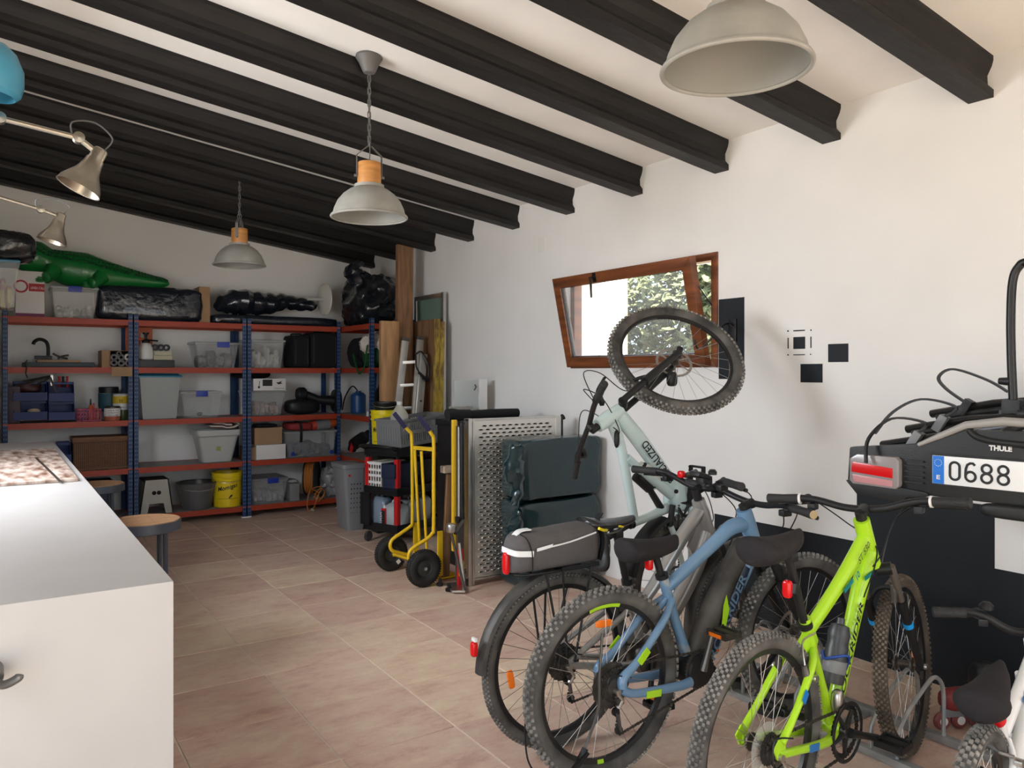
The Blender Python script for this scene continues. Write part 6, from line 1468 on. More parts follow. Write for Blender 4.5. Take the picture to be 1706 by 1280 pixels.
def wheel(t, c, axis, fw, R, tw, mtire, mtread, rows=5, nk=84, knob=(0.0075, 0.009, 0.006), spokes=28, mspoke=None, disc=0.0, rimw=0.012, rimh=0.022, rotoff=0.0, label=None, reflector=None, neon=None):
    """wheel part: rim with sub-parts tyre, tread, spokes, hub"""
    mspoke = mspoke or M_spoke
    c = Vector(c); a = Vector(axis).normalized(); x = Vector(fw); x = (x - a * x.dot(a)).normalized(); y = a.cross(x)
    Rr = R - tw * 0.92                                         # rim outer radius
    def P(r, an, lat): return c + x * (r * cos(an)) + y * (r * sin(an)) + a * lat
    mb = MB(); seg = 64; pf = [(Rr, rimw), (Rr - rimh, rimw * 0.55), (Rr - rimh, -rimw * 0.55), (Rr, -rimw), (Rr - 0.004, 0)]
    vs = []; fs = []
    for i in range(seg):
        an = 2 * pi * i / seg
        for r, l in pf: vs.append(P(r, an, l))
    k = len(pf)
    for i in range(seg):
        for j in range(k): fs.append((i * k + j, i * k + (j + 1) % k, ((i + 1) % seg) * k + (j + 1) % k, ((i + 1) % seg) * k + j))
    mb.add(vs, fs); w = build(mb, 'wheel', M_rim, t, label=label)
    mb = MB(); mb.xf = None; vs = []; fs = []; rs = 14; hw = tw / 2
    for i in range(72):
        an = 2 * pi * i / 72
        for j in range(rs):
            b = 2 * pi * j / rs; vs.append(P(R - hw - 0.003 + (hw) * cos(b), an, hw * 0.98 * sin(b)))
    for i in range(72):
        for j in range(rs): fs.append((i * rs + j, i * rs + (j + 1) % rs, ((i + 1) % 72) * rs + (j + 1) % rs, ((i + 1) % 72) * rs + j))
    mb.add(vs, fs); build(mb, 'tyre', mtire, w)
    mb = MB()
    for j in range(rows):
        b = (j - (rows - 1) / 2) * (1.9 / rows) * 1.15
        for i in range(nk):
            an = 2 * pi * (i + (0.5 if j % 2 else 0)) / nk
            rad = (x * cos(an) + y * sin(an)); tn = a.cross(rad)
            n = rad * cos(b) + a * sin(b); p = c + rad * (R - hw - 0.003) + n * (hw + knob[2] * 0.3)
            mb.cbox(p, (knob[0], knob[1], knob[2]), (n.cross(tn) * -1, tn, n))
    build(mb, 'tread', mtread, w, kind='stuff', smooth=False)
    mb = MB()
    for i in range(spokes):
        sd = 1 if i % 2 else -1; an = 2 * pi * i / spokes + rotoff; ah = an + (0.45 if (i // 2) % 2 else -0.45)
        mb.tube([P(0.026, ah, 0.028 * sd), P(Rr - rimh + 0.002, an, 0.002 * sd)], 0.0011, 4, caps=False)
    build(mb, 'spokes', mspoke, w, kind='stuff', smooth=False)
    mb = MB().lathe([(0.0, -0.05), (0.009, -0.05), (0.010, -0.036), (0.028, -0.034), (0.029, -0.027), (0.014, -0.022), (0.013, 0.022), (0.029, 0.027), (0.028, 0.034), (0.010, 0.036), (0.009, 0.05), (0, 0.05)], c, a, 20)
    build(mb, 'hub', M_cass, w)
    if disc:
        mb = MB(); l = abs(disc[1]) * (1 if disc[1] > 0 else -1); r0 = disc[0]
        vs = []; fs = []
        for i in range(48):
            an = 2 * pi * i / 48
            for r_, lt in ((r0, l), (r0 - 0.014, l), (r0 - 0.014, l + 0.002), (r0, l + 0.002)): vs.append(P(r_ + 0.002 * (i % 2), an, lt))
        for i in range(48):
            for j in range(4): fs.append((i * 4 + j, i * 4 + (j + 1) % 4, ((i + 1) % 48) * 4 + (j + 1) % 4, ((i + 1) % 48) * 4 + j))
        mb.add(vs, fs)
        for i in range(6): mb.tube([P(0.02, i * pi / 3, l), P(r0 - 0.01, i * pi / 3 + 0.35, l)], 0.004, 4)
        build(mb, 'brake_disc', M_steel, w)
    if reflector is not None:
        for an in reflector:
            mb = MB().sup((0, 0, 0), (0.038, 0.014, 0.006), 0.5, 16, 8)
            tn = (x * -sin(an) + y * cos(an)); rd = (x * cos(an) + y * sin(an))
            mb.v = [tuple(P(Rr * 0.72, an, 0.012) + tn * p[0] + rd * p[1] + a * p[2]) for p in mb.v]
            build(mb, 'reflector', M_amber, w, label='amber spoke reflector')
    if neon is not None:
        for an0, an1 in neon:
            mb = MB(); n_ = 8; vs = []
            for i in range(n_ + 1):
                an = an0 + (an1 - an0) * i / n_
                for s_ in (rimw + 0.001,): vs += [P(Rr - 0.002, an, s_ * -1.0), P(Rr - rimh + 0.003, an, -rimw * 0.56 - 0.001)]
            fs = [(i * 2, i * 2 + 1, i * 2 + 3, i * 2 + 2) for i in range(n_)]
            mb.add(vs, fs); build(mb, 'rim_mark', M_neon, w, smooth=False)
    return w

class Bike:
    def __init__(b, name_label, origin, fwd, up=(0, 0, 1), **k):
        b.t = thing('bicycle', name_label, 'bicycle', matrix=frame_mat(origin, fwd, up))
        b.__dict__.update(dict(R=0.35, wb=1.05, tw=0.055, steer=0.0, ht_t=(0.75, 0.90), ht_b=(0.80, 0.76), hubw=0.058, mt=M_tire, md=M_tread))
        b.__dict__.update(k)
        ax = Vector((b.ht_b[0] - b.ht_t[0], 0, b.ht_b[1] - b.ht_t[1])).normalized()
        b.sax = ax
        b.srot = Matrix.Translation(Vector((b.ht_b[0], 0, b.ht_b[1]))) @ Matrix.Rotation(b.steer, 4, ax) @ Matrix.Translation(-Vector((b.ht_b[0], 0, b.ht_b[1])))
        b.rc = Vector((0, 0, b.R)); b.fc = b.srot @ Vector((b.wb, 0, b.R))
    def S(b, p): return b.srot @ Vector(p)
    def tube(b, pts, r, m, name='frame_tube', seg=14, flat=1.0, front=False, label=None, n=5, parent=None, smoothc=True):
        P = [Vector(p if len(p) == 3 else (p[0], 0, p[1])) for p in pts]
        if front: P = [b.srot @ p for p in P]
        R = r if isinstance(r, (list, tuple)) else [r] * len(P)
        if len(P) > 2 and smoothc:
            Q = cr(P, n); RR = []
            for i in range(len(P) - 1):
                for k in range(n): RR.append(R[i] + (R[i + 1] - R[i]) * k / n)
            RR.append(R[-1]); P, R = Q, RR
        up = Vector((0, 1, 0))
        d = (P[-1] - P[0]).normalized()
        if abs(d.dot(up)) > 0.8: up = Vector((0, 0, 1))
        return build(MB().tube(P, R, seg, flat=flat, up=up), name, m, parent or b.t, label=label)
    def rear_wheel(b, **k): return wheel(b.t, b.rc, Y_, X_, b.R, b.tw, b.mt, b.md, **k)
    def front_wheel(b, **k):
        a = (b.srot.to_3x3() @ Y_); f = b.srot.to_3x3() @ X_
        return wheel(b.t, b.fc, a, f, b.R, b.tw, b.mt, b.md, **k)
    def fork(b, m_up, m_low, lower=0.5, r=0.017, band=None, off=0.062, arch=True):
        cb = Vector((b.ht_b[0], 0, b.ht_b[1])) + b.sax * 0.035
        ax_end = Vector((b.wb, 0, b.R))
        fk = build(MB().tube([b.S(Vector((b.ht_b[0], 0, b.ht_b[1])) + b.sax * -0.005), b.S(cb)], [0.022, 0.024], 14), 'fork', m_low, b.t)
        d = (ax_end - cb); d -= Vector((0, 0, 0))
        for s_ in (-1, 1):
            tp = cb + Vector((0.012, off * s_, 0.0)) ; bt = ax_end + Vector((-0.012, off * s_, 0.005))
            md_ = tp + (bt - tp) * lower
            build(MB().tube([b.S(cb + Vector((0, 0.012 * s_, 0.0))), b.S(tp + (tp - bt).normalized() * 0.01)], [0.022, 0.024], 12), 'fork_crown', m_low, fk)
            build(MB().tube([b.S(tp + (tp - bt).normalized() * 0.02), b.S(md_)], r * 0.85, 14), 'stanchion', m_up, fk)
            build(MB().tube([b.S(md_ + (tp - bt).normalized() * 0.012), b.S(md_ + (bt - md_) * 0.05), b.S(bt)], [r * 1.25, r * 1.15, r * 0.85], 14), 'lower_leg', m_low, fk)
            build(MB().cyl(b.S(bt + Vector((0.012, 0.012 * s_, -0.006))), b.S(bt + Vector((0.012, -0.016 * s_, -0.006))), 0.017, 14), 'dropout', m_low, fk)
            if band:
                q = md_ + (bt - md_) * 0.30; build(MB().tube([b.S(q), b.S(q + (bt - md_).normalized() * 0.022)], r * 1.22, 14), 'colour_band', band, fk)
        if arch:
            tp = cb + (ax_end - cb) * (lower + 0.03)
            build(MB().tube([b.S(p) for p in cr([tp + Vector((0.02, -off, 0)), tp + Vector((0.03, -off * 0.6, 0.045)), tp + Vector((0.035, 0, 0.06)), tp + Vector((0.03, off * 0.6, 0.045)), tp + Vector((0.02, off, 0))], 4)], 0.010, 8), 'fork_arch', m_low, fk)
        return fk
    def cockpit(b, rise=0.05, reach=0.05, width=0.68, sweep=0.06, barup=0.03, gripm=None, gripl=0.12, endcap=None, ring=None, bell=False, display=False, stemm=None, levers=True, tilt=0.0):
        top = Vector((b.ht_t[0], 0, b.ht_t[1])); u = -b.sax
        st0 = top; st1 = top + u * rise; cl = st1 + Vector((reach, 0, 0.012))
        stm = build(MB().tube([b.S(st0), b.S(st1 + u * 0.01)], 0.019, 16), 'stem', stemm or M_blackp, b.t)
        build(MB().tube([b.S(st1), b.S(cl)], [0.020, 0.022], 12), 'stem_arm', M_blackp, stm)
        build(MB().ring(b.S(st0 + u * 0.012), b.srot.to_3x3() @ u, 0.017, 0.005, 24, 8), 'spacer', M_dkmetal, stm)
        w = width / 2
        pts = [cl + Vector((-sweep, -w, barup + tilt)), cl + Vector((-sweep * 0.5, -w * 0.55, barup + tilt * 0.5)), cl + Vector((-0.004, -w * 0.22, 0.006)), cl, cl + Vector((-0.004, w * 0.22, 0.006)), cl + Vector((-sweep * 0.5, w * 0.55, barup)), cl + Vector((-sweep, w, barup))]
        hb = build(MB().tube([b.S(p) for p in cr(pts, 5)], 0.0135, 12), 'handlebar', M_blackp, b.t)
        gm = gripm or M_rubgrip
        for s_, e, q in ((-1, pts[0], pts[1]), (1, pts[-1], pts[-2])):
            d = (q - e).normalized()
            build(MB().tube([b.S(e - d * 0.004), b.S(e), b.S(e + d * gripl * 0.5), b.S(e + d * gripl)], [0.014, 0.0185, 0.0165, 0.018], 16), 'grip', gm, hb)
            if endcap: build(MB().tube([b.S(e - d * 0.007), b.S(e - d * 0.003)], 0.0165, 16), 'end_cap', endcap, hb)
            if ring: build(MB().tube([b.S(e + d * (gripl + 0.002)), b.S(e + d * (gripl + 0.010))], 0.021, 16), 'grip_ring', ring, hb)
            if levers:
                m_ = e + d * (gripl + 0.035)
                build(MB().tube([b.S(m_ + Vector((0, 0, 0))), b.S(m_ + Vector((0.028, 0, -0.012)))], [0.02, 0.014], 12), 'lever_clamp', M_blackp, hb)
                build(MB().tube([b.S(p) for p in cr([m_ + Vector((0.028, 0, -0.012)), m_ + Vector((0.052, 0, -0.02)) - d * 0.03, e + Vector((0.045, 0, -0.022)) + d * 0.02], 4)], 0.0062, 8, flat=1.4), 'brake_lever', M_blackp, hb)
                build(MB().cbox(b.S(m_ + Vector((0.006, 0, -0.03)) + d * 0.015), (0.045, 0.03, 0.026), (b.srot.to_3x3() @ X_, b.srot.to_3x3() @ Y_, Z_)), 'shifter', M_blackp, hb, bevel=0.006)
        return cl, hb, pts
    def cable(b, pts, r=0.0026, m=None, front=False):
        P = [Vector(p) for p in pts]
        return build(MB().tube(cr(P, 8), r, 6), 'cable', m or M_blackp, b.t)
    def crank(b, bb, r_ring=0.085, arm=0.165, ang=-0.9, y=-0.055, m=None, pedal=M_blackp, reflector=False, guard=False):
        c = Vector((bb[0], 0, bb[1]))
        cs = build(MB().lathe([(0, 0.045), (0.021, 0.045), (0.021, -0.06), (0, -0.06)], c, (0, 1, 0), 20), 'crankset', M_cass, b.t)
        mb = MB(); n = 36
        for yy, rr_ in ((y + 0.006, r_ring),):
            poly = []
            for i in range(n * 2):
                a = pi * i / n; rad_ = rr_ + (0.004 if i % 2 else -0.002); poly.append((rad_ * cos(a), rad_ * sin(a)))
            vs = []; k = len(poly)
            for lt in (yy, yy + 0.003):
                for p in poly: vs.append(c + Vector((p[0], lt, p[1])))
                for p in poly: vs.append(c + Vector((p[0] * 0.80, lt, p[1] * 0.80)))
            fs = []
            for i in range(k):
                j = (i + 1) % k; fs += [(i, j, k + j, k + i), (2 * k + i, 3 * k + i, 3 * k + j, 2 * k + j), (i, 2 * k + i, 2 * k + j, j), (k + i, k + j, 3 * k + j, 3 * k + i)]
            mb.add(vs, fs)
        for i in range(5): a = ang + i * 2 * pi / 5; mb.tube([c + Vector((0, y + 0.004, 0)), c + Vector((cos(a), 0, sin(a))) * r_ring * 0.82 + Vector((0, y + 0.007, 0))], [0.012, 0.006], 8)
        build(mb, 'chainring', m or M_cass, cs)
        if guard: build(MB().ring(c + Vector((0, y - 0.004, 0)), (0, 1, 0), r_ring + 0.004, 0.007, 48, 8, flat=0.5), 'chain_guard', M_blackp, cs)
        for s_, a, yy in ((-1, ang, y - 0.012), (1, ang + pi, 0.075)):
            e = c + Vector((cos(a), 0, sin(a))) * arm + Vector((0, yy + 0.02 * (-1 if yy < 0 else 1), 0)); c2 = c + Vector((0, yy, 0))
            build(MB().tube([c2, c2 + (e - c2) * 0.5, e], [0.017, 0.012, 0.013], 10), 'crank_arm', M_blackp if pedal is M_blackp else M_dkmetal, cs)
            sg = -1 if yy < 0 else 1; pc = e + Vector((0, 0.055 * sg, 0))
            mb = MB().cyl(e, e + Vector((0, 0.10 * sg, 0)), 0.008, 8)
            for dx in (-0.042, 0.042): mb.cbox(pc + Vector((dx, 0, 0)), (0.010, 0.09, 0.02))
            for dy in (-0.043, 0.043): mb.cbox(pc + Vector((0, dy, 0)), (0.09, 0.010, 0.022))
            mb.cbox(pc, (0.03, 0.085, 0.024))
            for dx in (-0.04, -0.02, 0.02, 0.04): mb.cbox(pc + Vector((dx, 0.043, 0.013)), (0.006, 0.006, 0.006)); mb.cbox(pc + Vector((dx, -0.043, 0.013)), (0.006, 0.006, 0.006))
            build(mb, 'pedal', pedal, cs, smooth=False)
            if reflector: build(MB().cbox(pc + Vector((-0.049, 0, 0)), (0.004, 0.06, 0.014)), 'pedal_reflector', M_amber, cs)
        return cs
    def drivetrain(b, bb, rr_ring, rc=0.052, y=-0.045, der=True, pie=False, dl=0.0):
        c = b.rc
        mb = MB()
        for i in range(9):
            r_ = rc * (1 - 0.075 * i); yy = y + 0.012 - 0.0032 * i; poly = []
            n = 22
            for k in range(n * 2):
                a = pi * k / n; q = r_ + (0.002 if k % 2 else -0.002); poly.append((q * cos(a), q * sin(a)))
            mb.prism([(p[0], p[1]) for p in poly], c + Vector((0, yy, 0)), X_, Z_, 0.0017)
        cs = build(mb, 'cassette', M_cass, b.t, smooth=False)
        if pie: build(MB().lathe([(0.03, 0), (0.078, 0.0), (0.078, 0.0015), (0.03, 0.0015), (0.03, 0)], c + Vector((0, y + 0.022, 0)), (0, 1, 0), 40), 'spoke_guard', mat('clear_disc', (0.5, 0.5, 0.45), 0.2, alpha=0.35), cs)
        B = Vector((bb[0], 0, bb[1])); cy_ = -0.049
        j1 = c + Vector((0.01, cy_, -0.075 - dl)); j2 = c + Vector((0.025, cy_, -0.145 - dl))
        loop = [c + Vector((0, cy_, rc * 0.75)), B + Vector((0, cy_, rr_ring)), B + Vector((rr_ring * 0.8, cy_, rr_ring * 0.6)), B + Vector((rr_ring, cy_, 0)), B + Vector((rr_ring * 0.8, cy_, -rr_ring * 0.6)), B + Vector((0, cy_, -rr_ring)), j2 + Vector((0, 0, -0.018)), j2 + Vector((-0.016, 0, 0)), j1 + Vector((0.016, 0, 0)), j1 + Vector((0.0, 0, 0.02)), c + Vector((-rc * 0.7, cy_, -rc * 0.2)), c + Vector((-rc * 0.55, cy_, rc * 0.5))]
        mb = MB(); L_ = 0; P = loop + [loop[0]]
        for i in range(len(P) - 1):
            d = P[i + 1] - P[i]; n = max(1, int(d.length / 0.0127)); dn = d.normalized()
            for k in range(n):
                p = P[i] + d * ((k + 0.5) / n)
                mb.cbox(p, (0.0095, 0.0065 if k % 2 else 0.0045, 0.0085), (dn, Y_, dn.cross(Y_)))
        build(mb, 'chain', M_chainm, b.t, kind='stuff', smooth=False)
        if der:
            dr = build(MB().cbox(c + Vector((0.010, -0.066, -0.042)), (0.030, 0.018, 0.050), (Vector((0.92, 0, 0.38)), Y_, Vector((-0.38, 0, 0.92)))), 'rear_derailleur', M_cass, b.t, bevel=0.006)
            build(MB().tube([c + Vector((0.0, -0.070, -0.018)), c + Vector((0.022, -0.074, -0.045)), c + Vector((0.008, -0.066, -0.072))], [0.010, 0.008, 0.011], 10), 'derailleur_link', M_steel, dr)
            build(MB().cyl(c + Vector((0.0, -0.05, -0.012)), c + Vector((0.0, -0.082, -0.012)), 0.011, 12), 'derailleur_bolt', M_steel, dr)
            build(MB().tube(cr([c + Vector((0.02, -0.075, -0.03)), c + Vector((-0.045, -0.078, -0.03)), c + Vector((-0.035, -0.075, 0.05)), c + Vector((0.06, -0.078, 0.03))], 5), 0.0028, 6), 'gear_cable', M_blackp, dr)
            build(MB().tube([j1 + Vector((0, -0.01, 0.0)), j2 + Vector((0, -0.01, 0))], [0.014, 0.010], 10, flat=0.4), 'derailleur_cage', M_dkmetal, dr)
            for j in (j1, j2): build(MB().lathe([(0, -0.006), (0.015, -0.006), (0.015, 0.006), (0, 0.006)], j, (0, 1, 0), 16), 'jockey_wheel', M_blackp, dr)
    def seat(b, post_b, post_t, m_post=M_blackp, r=0.0145, saddle=None, tilt=0.0, m=None, cover=True, label=None, sc=1.0, m2=None):
        """saddle given by its rear end and length"""
        build(MB().tube([(post_b[0], 0, post_b[1]), (post_t[0], 0, post_t[1])], r, 16), 'seatpost', m_post, b.t)
        sx, sz, L_ = saddle
        nS = 14; rings = []
        for i in range(nS + 1):
            f = i / nS; x = sx + L_ * f
            hw = (0.082 * (1 - 0.35 * f) if f < 0.35 else 0.063 * (1 - f) ** 0.75 + 0.018) * sc
            if f < 0.12: hw *= 0.55 + 0.45 * sqrt(f / 0.12)
            if f > 0.92: hw *= 0.75
            zt = sz + 0.018 * (1 - f) ** 2 - 0.010 * sin(pi * f) + tilt * L_ * f
            drop = (0.105 if cover else 0.056) * (1 - 0.35 * f) * sc
            ring_ = []
            for k in range(12):
                a = 2 * pi * k / 12; yy = hw * cos(a); zz = 0.5 * drop * sin(a) * (1.0 if sin(a) > 0 else 1.0)
                if sin(a) > 0: zz = 0.45 * drop * sin(a)
                ring_.append(Vector((x, yy, zt - 0.45 * drop + zz)))
            rings.append(ring_)
        mb = MB().loft(rings)
        s_ = build(mb, 'saddle', m or M_saddle, b.t, sub=1, angle=80, label=label)
        for yy in (-0.022, 0.022):
            build(MB().tube(cr([(sx + 0.05, yy, sz - 0.03), (sx + 0.08, yy, sz - 0.06), (sx + L_ * 0.6, yy, sz - 0.06 + tilt * L_ * 0.6), (sx + L_ * 0.8, yy * 0.6, sz - 0.03 + tilt * L_ * 0.8)], 4), 0.0035, 6), 'saddle_rail', M_dkmetal, s_)
        build(MB().cbox((post_t[0], 0, post_t[1] - 0.0), (0.04, 0.05, 0.03)), 'seat_clamp', M_blackp, s_, bevel=0.006)
        return s_
def vlight(b, p, m=None, label='red rear light', h=0.05, w=0.028, parent=None):
    o = build(MB().sup(p, (0.012, w / 2, h / 2), 0.5, 18, 12), 'rear_light', m or M_redlens, parent or b.t, label=label)
    return o

# ---------------------------------------------------------------- 1 neon green bicycle
g = Bike('neon green mountain bicycle with its front wheel in the floor rack, black saddle cover', (1.975, 1.578, 0), (0.9945, 0.105, 0), R=0.345, wb=1.04, tw=0.05, ht_t=(0.672, 0.935), ht_b=(0.735, 0.80), steer=-radians(11), mt=M_tireb, md=M_treadb)
wheel(g.t, g.rc, Y_, X_, g.R, g.tw, M_tire, M_tread, spokes=32, rows=6, nk=100, label='dusty rear wheel')
g.front_wheel(spokes=32, rows=6, nk=100, label='brown dusty front wheel', rotoff=0.1)
fk = g.fork(mat('grey_stanchion', (0.20, 0.18, 0.16), 0.3, metal=0.7), M_blackp, lower=0.33, r=0.0155, band=mat('sky_blue_band', (0.01, 0.32, 0.75), 0.4))
BB = (0.44, 0.275)
fr = build(MB().tube([(0.655, 0, 0.965), (0.745, 0, 0.785)], [0.029, 0.029], 18), 'frame', M_neon, g.t)
def ft(b, pts, r, m, **k): return b.tube(pts, r, m, parent=fr, **k)
ft(g, [(0.685, 0.895), (0.50, 0.765), (0.275, 0.63)], [0.034, 0.029, 0.024], M_neon, flat=0.75)
ft(g, [(0.715, 0.84), (0.655, 0.74), (0.575, 0.58), (0.47, 0.36), (0.445, 0.30)], [0.034, 0.034, 0.031, 0.030, 0.030], M_neon, flat=0.85)
ft(g, [(0.265, 0.685), (0.33, 0.52), (BB[0], BB[1])], [0.020, 0.019, 0.019], M_neon)
build(MB().tube([(0.44, 0.038, BB[1]), (0.44, -0.038, BB[1])], 0.026, 16), 'bottom_bracket', M_neon, fr)
build(MB().prism([(0.225, 0.60), (0.30, 0.66), (0.335, 0.60), (0.29, 0.50), (0.25, 0.53)], (0, -0.012, 0), X_, Z_, -0.024), 'gusset', M_neon, fr, bevel=0.006)
for s_ in (-1, 1):
    ft(g, [(0.285, 0.02 * s_, 0.575), (0.215, 0.052 * s_, 0.545), (0.09, 0.064 * s_, 0.43), (0.015, 0.066 * s_, 0.37)], [0.014, 0.013, 0.011, 0.013], M_neon, name='seat_stay')
    ft(g, [(0.40, 0.03 * s_, 0.275), (0.31, 0.048 * s_, 0.275), (0.12, 0.062 * s_, 0.315), (0.0, 0.066 * s_, 0.340)], [0.016, 0.015, 0.013, 0.014], M_neon, name='chain_stay')
    build(MB().prism([(-0.03, 0.36), (0.0, 0.385), (0.03, 0.38), (0.035, 0.34), (0.02, 0.31), (-0.01, 0.325)], (0, 0.067 * s_ + 0.003, 0), X_, Z_, 0.006), 'dropout', M_neon, fr, bevel=0.002)
    build(MB().tube([(0.19, 0.055 * s_, 0.51), (0.185, 0.045 * s_, 0.56)], [0.014, 0.010], 12), 'brake_arm', M_cass, g.t)
    build(MB().cyl((0.205, 0.05 * s_, 0.52), (0.205, 0.078 * s_, 0.52), 0.012, 12), 'brake_bolt', M_steel, g.t)
build(MB().tube(cr([(0.185, -0.046, 0.56), (0.20, -0.03, 0.60), (0.24, -0.01, 0.62), (0.28, -0.03, 0.64)], 5), 0.003, 6), 'brake_noodle', M_steel, g.t)
build(MB().cyl((0.262, 0, 0.67), (0.27, 0, 0.655), 0.025, 16), 'seat_collar', M_blackp, g.t)
g.seat((0.26, 0.675), (0.165, 0.905), saddle=(-0.055, 0.985, 0.30), m=M_seatcov, label='padded black saddle cover', tilt=0.02)
vlight(g, (0.16, 0, 0.80), label='small red rear light', h=0.058, w=0.03)
build(MB().tube([(0.175, 0, 0.785), (0.185, 0, 0.815)], 0.022, 14), 'light_band', M_blackp, g.t)
cl, hb, pts = g.cockpit(rise=0.055, reach=0.055, width=0.70, sweep=0.03, barup=0.035, gripl=0.115, ring=M_white)
g.crank(BB, 0.092, 0.165, ang=-0.35, m=M_blackp, guard=True)
g.drivetrain(BB, 0.08, 0.050, pie=True)
build(MB().sup((0.415, -0.035, 0.38), (0.022, 0.02, 0.04), 0.7, 16, 12), 'front_derailleur', M_steel, g.t)
build(MB().lathe([(0, 0), (0.036, 0), (0.038, 0.01), (0.038, 0.12), (0.034, 0.135), (0.036, 0.15), (0.037, 0.17), (0.030, 0.195), (0.014, 0.20), (0.013, 0.22), (0, 0.22)], (0.445, 0, 0.425), (0.30, 0, 1), 24), 'water_bottle', mat('smoky_bottle', (0.04, 0.042, 0.045), 0.4), g.t)
build(MB().lathe([(0.0385, 0.035), (0.039, 0.036), (0.039, 0.075), (0.0385, 0.076)], (0.445, 0, 0.425), (0.30, 0, 1), 24, a0=0, a1=2 * pi), 'bottle_print', M_greyp, g.t)
cg = MB(); cb0 = Vector((0.445, 0, 0.42)); cu = Vector((0.30, 0, 1)).normalized(); cx_ = Vector((1, 0, -0.30)).normalized()
cg.tube(cr([cb0 + cx_ * 0.042 + cu * 0.0, cb0 + cx_ * 0.042 + Y_ * -0.02 + cu * 0.06, cb0 + Y_ * -0.043 + cu * 0.105, cb0 - cx_ * 0.042 + Y_ * -0.01 + cu * 0.09, cb0 - cx_ * 0.042 + Y_ * 0.02 + cu * 0.08, cb0 + Y_ * 0.043 + cu * 0.1, cb0 + cx_ * 0.042 + cu * 0.05], 5), 0.005, 8)
build(cg, 'bottle_cage', mat('blue_cage', (0.01, 0.06, 0.32), 0.4), g.t)
# graphics
dt = (Vector((0.59, 0, 0.60)) - Vector((0.455, 0, 0.33))).normalized()
text('ROCKRIDER', 'lettering', fr, M_ink, Vector((0.446, -0.033, 0.352)), (Vector((0.655, 0, 0.74)) - Vector((0.47, 0, 0.36))), (-0.9, 0, 0.42), 0.030, width=0.36, shear=0.25, bold=0.02)
tdir = Vector((0.685 - 0.50, 0, 0.895 - 0.765))
text('ST 530', 'lettering', fr, M_ink, Vector((0.585, -0.0285, 0.818)), tdir, (-0.5, 0, 0.8), 0.026, width=0.095, shear=0.2)
text('10', 'lettering', fr, M_tealm, Vector((0.568, -0.0285, 0.763)), tdir, (-0.5, 0, 0.8), 0.028, width=0.026, bold=0.03)
for (a0, a1, m_) in (((0.475, 0.742), (0.53, 0.772), M_tealm), ((0.625, 0.760), (0.678, 0.775), M_tealm)):
    build(MB().strip([(a0[0], -0.029, a0[1]), (a1[0], -0.031, a1[1])], 0.014, 0.004, (-0.3, 0, 1)), 'paint_mark', m_, fr)
build(MB().strip([(0.125, -0.077, 0.468), (0.155, -0.072, 0.492)], 0.022, 0.004, (-0.5, 0, 1)), 'paint_mark', M_bluem, fr)
build(MB().strip([(0.17, -0.074, 0.307), (0.235, -0.067, 0.293)], 0.022, 0.004, (0.1, 0, 1)), 'paint_mark', M_bluem, fr)
for s_ in (-1, 1):
    fb = g.S((g.ht_b[0] + 0.075, 0.05 * s_, 0.70)); build(MB().tube([fb, fb + Vector((0.0, 0, -0.06))], [0.014, 0.012], 10), 'front_brake_arm', M_cass, g.t)
g.cable([g.S(pts[0] + Vector((0.03, 0.16, 0))), g.S((0.80, -0.12, 1.00)), g.S((0.86, -0.04, 0.90)), g.S((0.82, 0, 0.74))])
g.cable([g.S(pts[-1] + Vector((0.03, -0.16, 0))), g.S((0.80, 0.10, 0.93)), Vector((0.70, -0.035, 0.86)), Vector((0.60, -0.036, 0.70))])
g.cable([g.S(pts[0] + Vector((0.02, 0.17, -0.01))), g.S((0.79, -0.08, 0.95)), Vector((0.73, -0.04, 0.84)), Vector((0.66, -0.04, 0.80))])
q_ = g.S(Vector((g.wb - 0.02, -0.085, g.R + 0.0)))
build(MB().sup(g.S((g.wb + 0.06, -0.02, g.R + 0.0)), (0.014, 0.006, 0.04), 0.5, 14, 10), 'wheel_reflector', M_amber, g.t)
build(MB().cyl(g.S((g.wb, -0.06, g.R)), g.S((g.wb, -0.085, g.R)), 0.012, 12), 'axle_nut', M_steel, g.t)

# ---------------------------------------------------------------- 2 blue electric mountain bicycle
b2 = Bike('light blue electric mountain bicycle with neon green marks and a dusty black battery', (1.885, 2.205, 0), (0.999, -0.038, 0), R=0.352, wb=1.08, tw=0.06, ht_t=(0.755, 0.89), ht_b=(0.805, 0.765), steer=radians(6))
b2.rear_wheel(spokes=32, rows=5, nk=78, knob=(0.010, 0.010, 0.008), neon=[(-1.85, -1.35), (1.62, 1.72)], reflector=[-1.55])
b2.front_wheel(spokes=32, rows=5, nk=78, knob=(0.010, 0.010, 0.008), disc=(0.09, 0.035), rotoff=0.2)
b2.fork(M_blackp, M_blackp, lower=0.30, r=0.019)
BB = (0.435, 0.33)
fr = build(MB().tube([(0.738, 0, 0.925), (0.762, 0, 0.86), (0.815, 0, 0.745)], [0.032, 0.036, 0.030], 18), 'frame', M_bluepaint, b2.t)
ft(b2, [(0.755, 0.865), (0.66, 0.855), (0.56, 0.80), (0.30, 0.655)], [0.034, 0.033, 0.029, 0.024], M_bluepaint, flat=0.85)
ft(b2, [(0.80, 0.79), (0.74, 0.68), (0.66, 0.57)], [0.032, 0.036, 0.034], M_bluepaint)
ft(b2, [(0.725, 0.69), (0.60, 0.50), (0.47, 0.345)], [0.045, 0.050, 0.055], mat('navy_frame', (0.012, 0.022, 0.05), 0.4), name='down_tube', flat=0.85)
ft(b2, [(0.735, 0.795), (0.70, 0.735), (0.575, 0.56), (0.475, 0.40), (0.44, 0.36)], [0.030, 0.046, 0.050, 0.050, 0.045], M_dust, name='battery', flat=0.9)
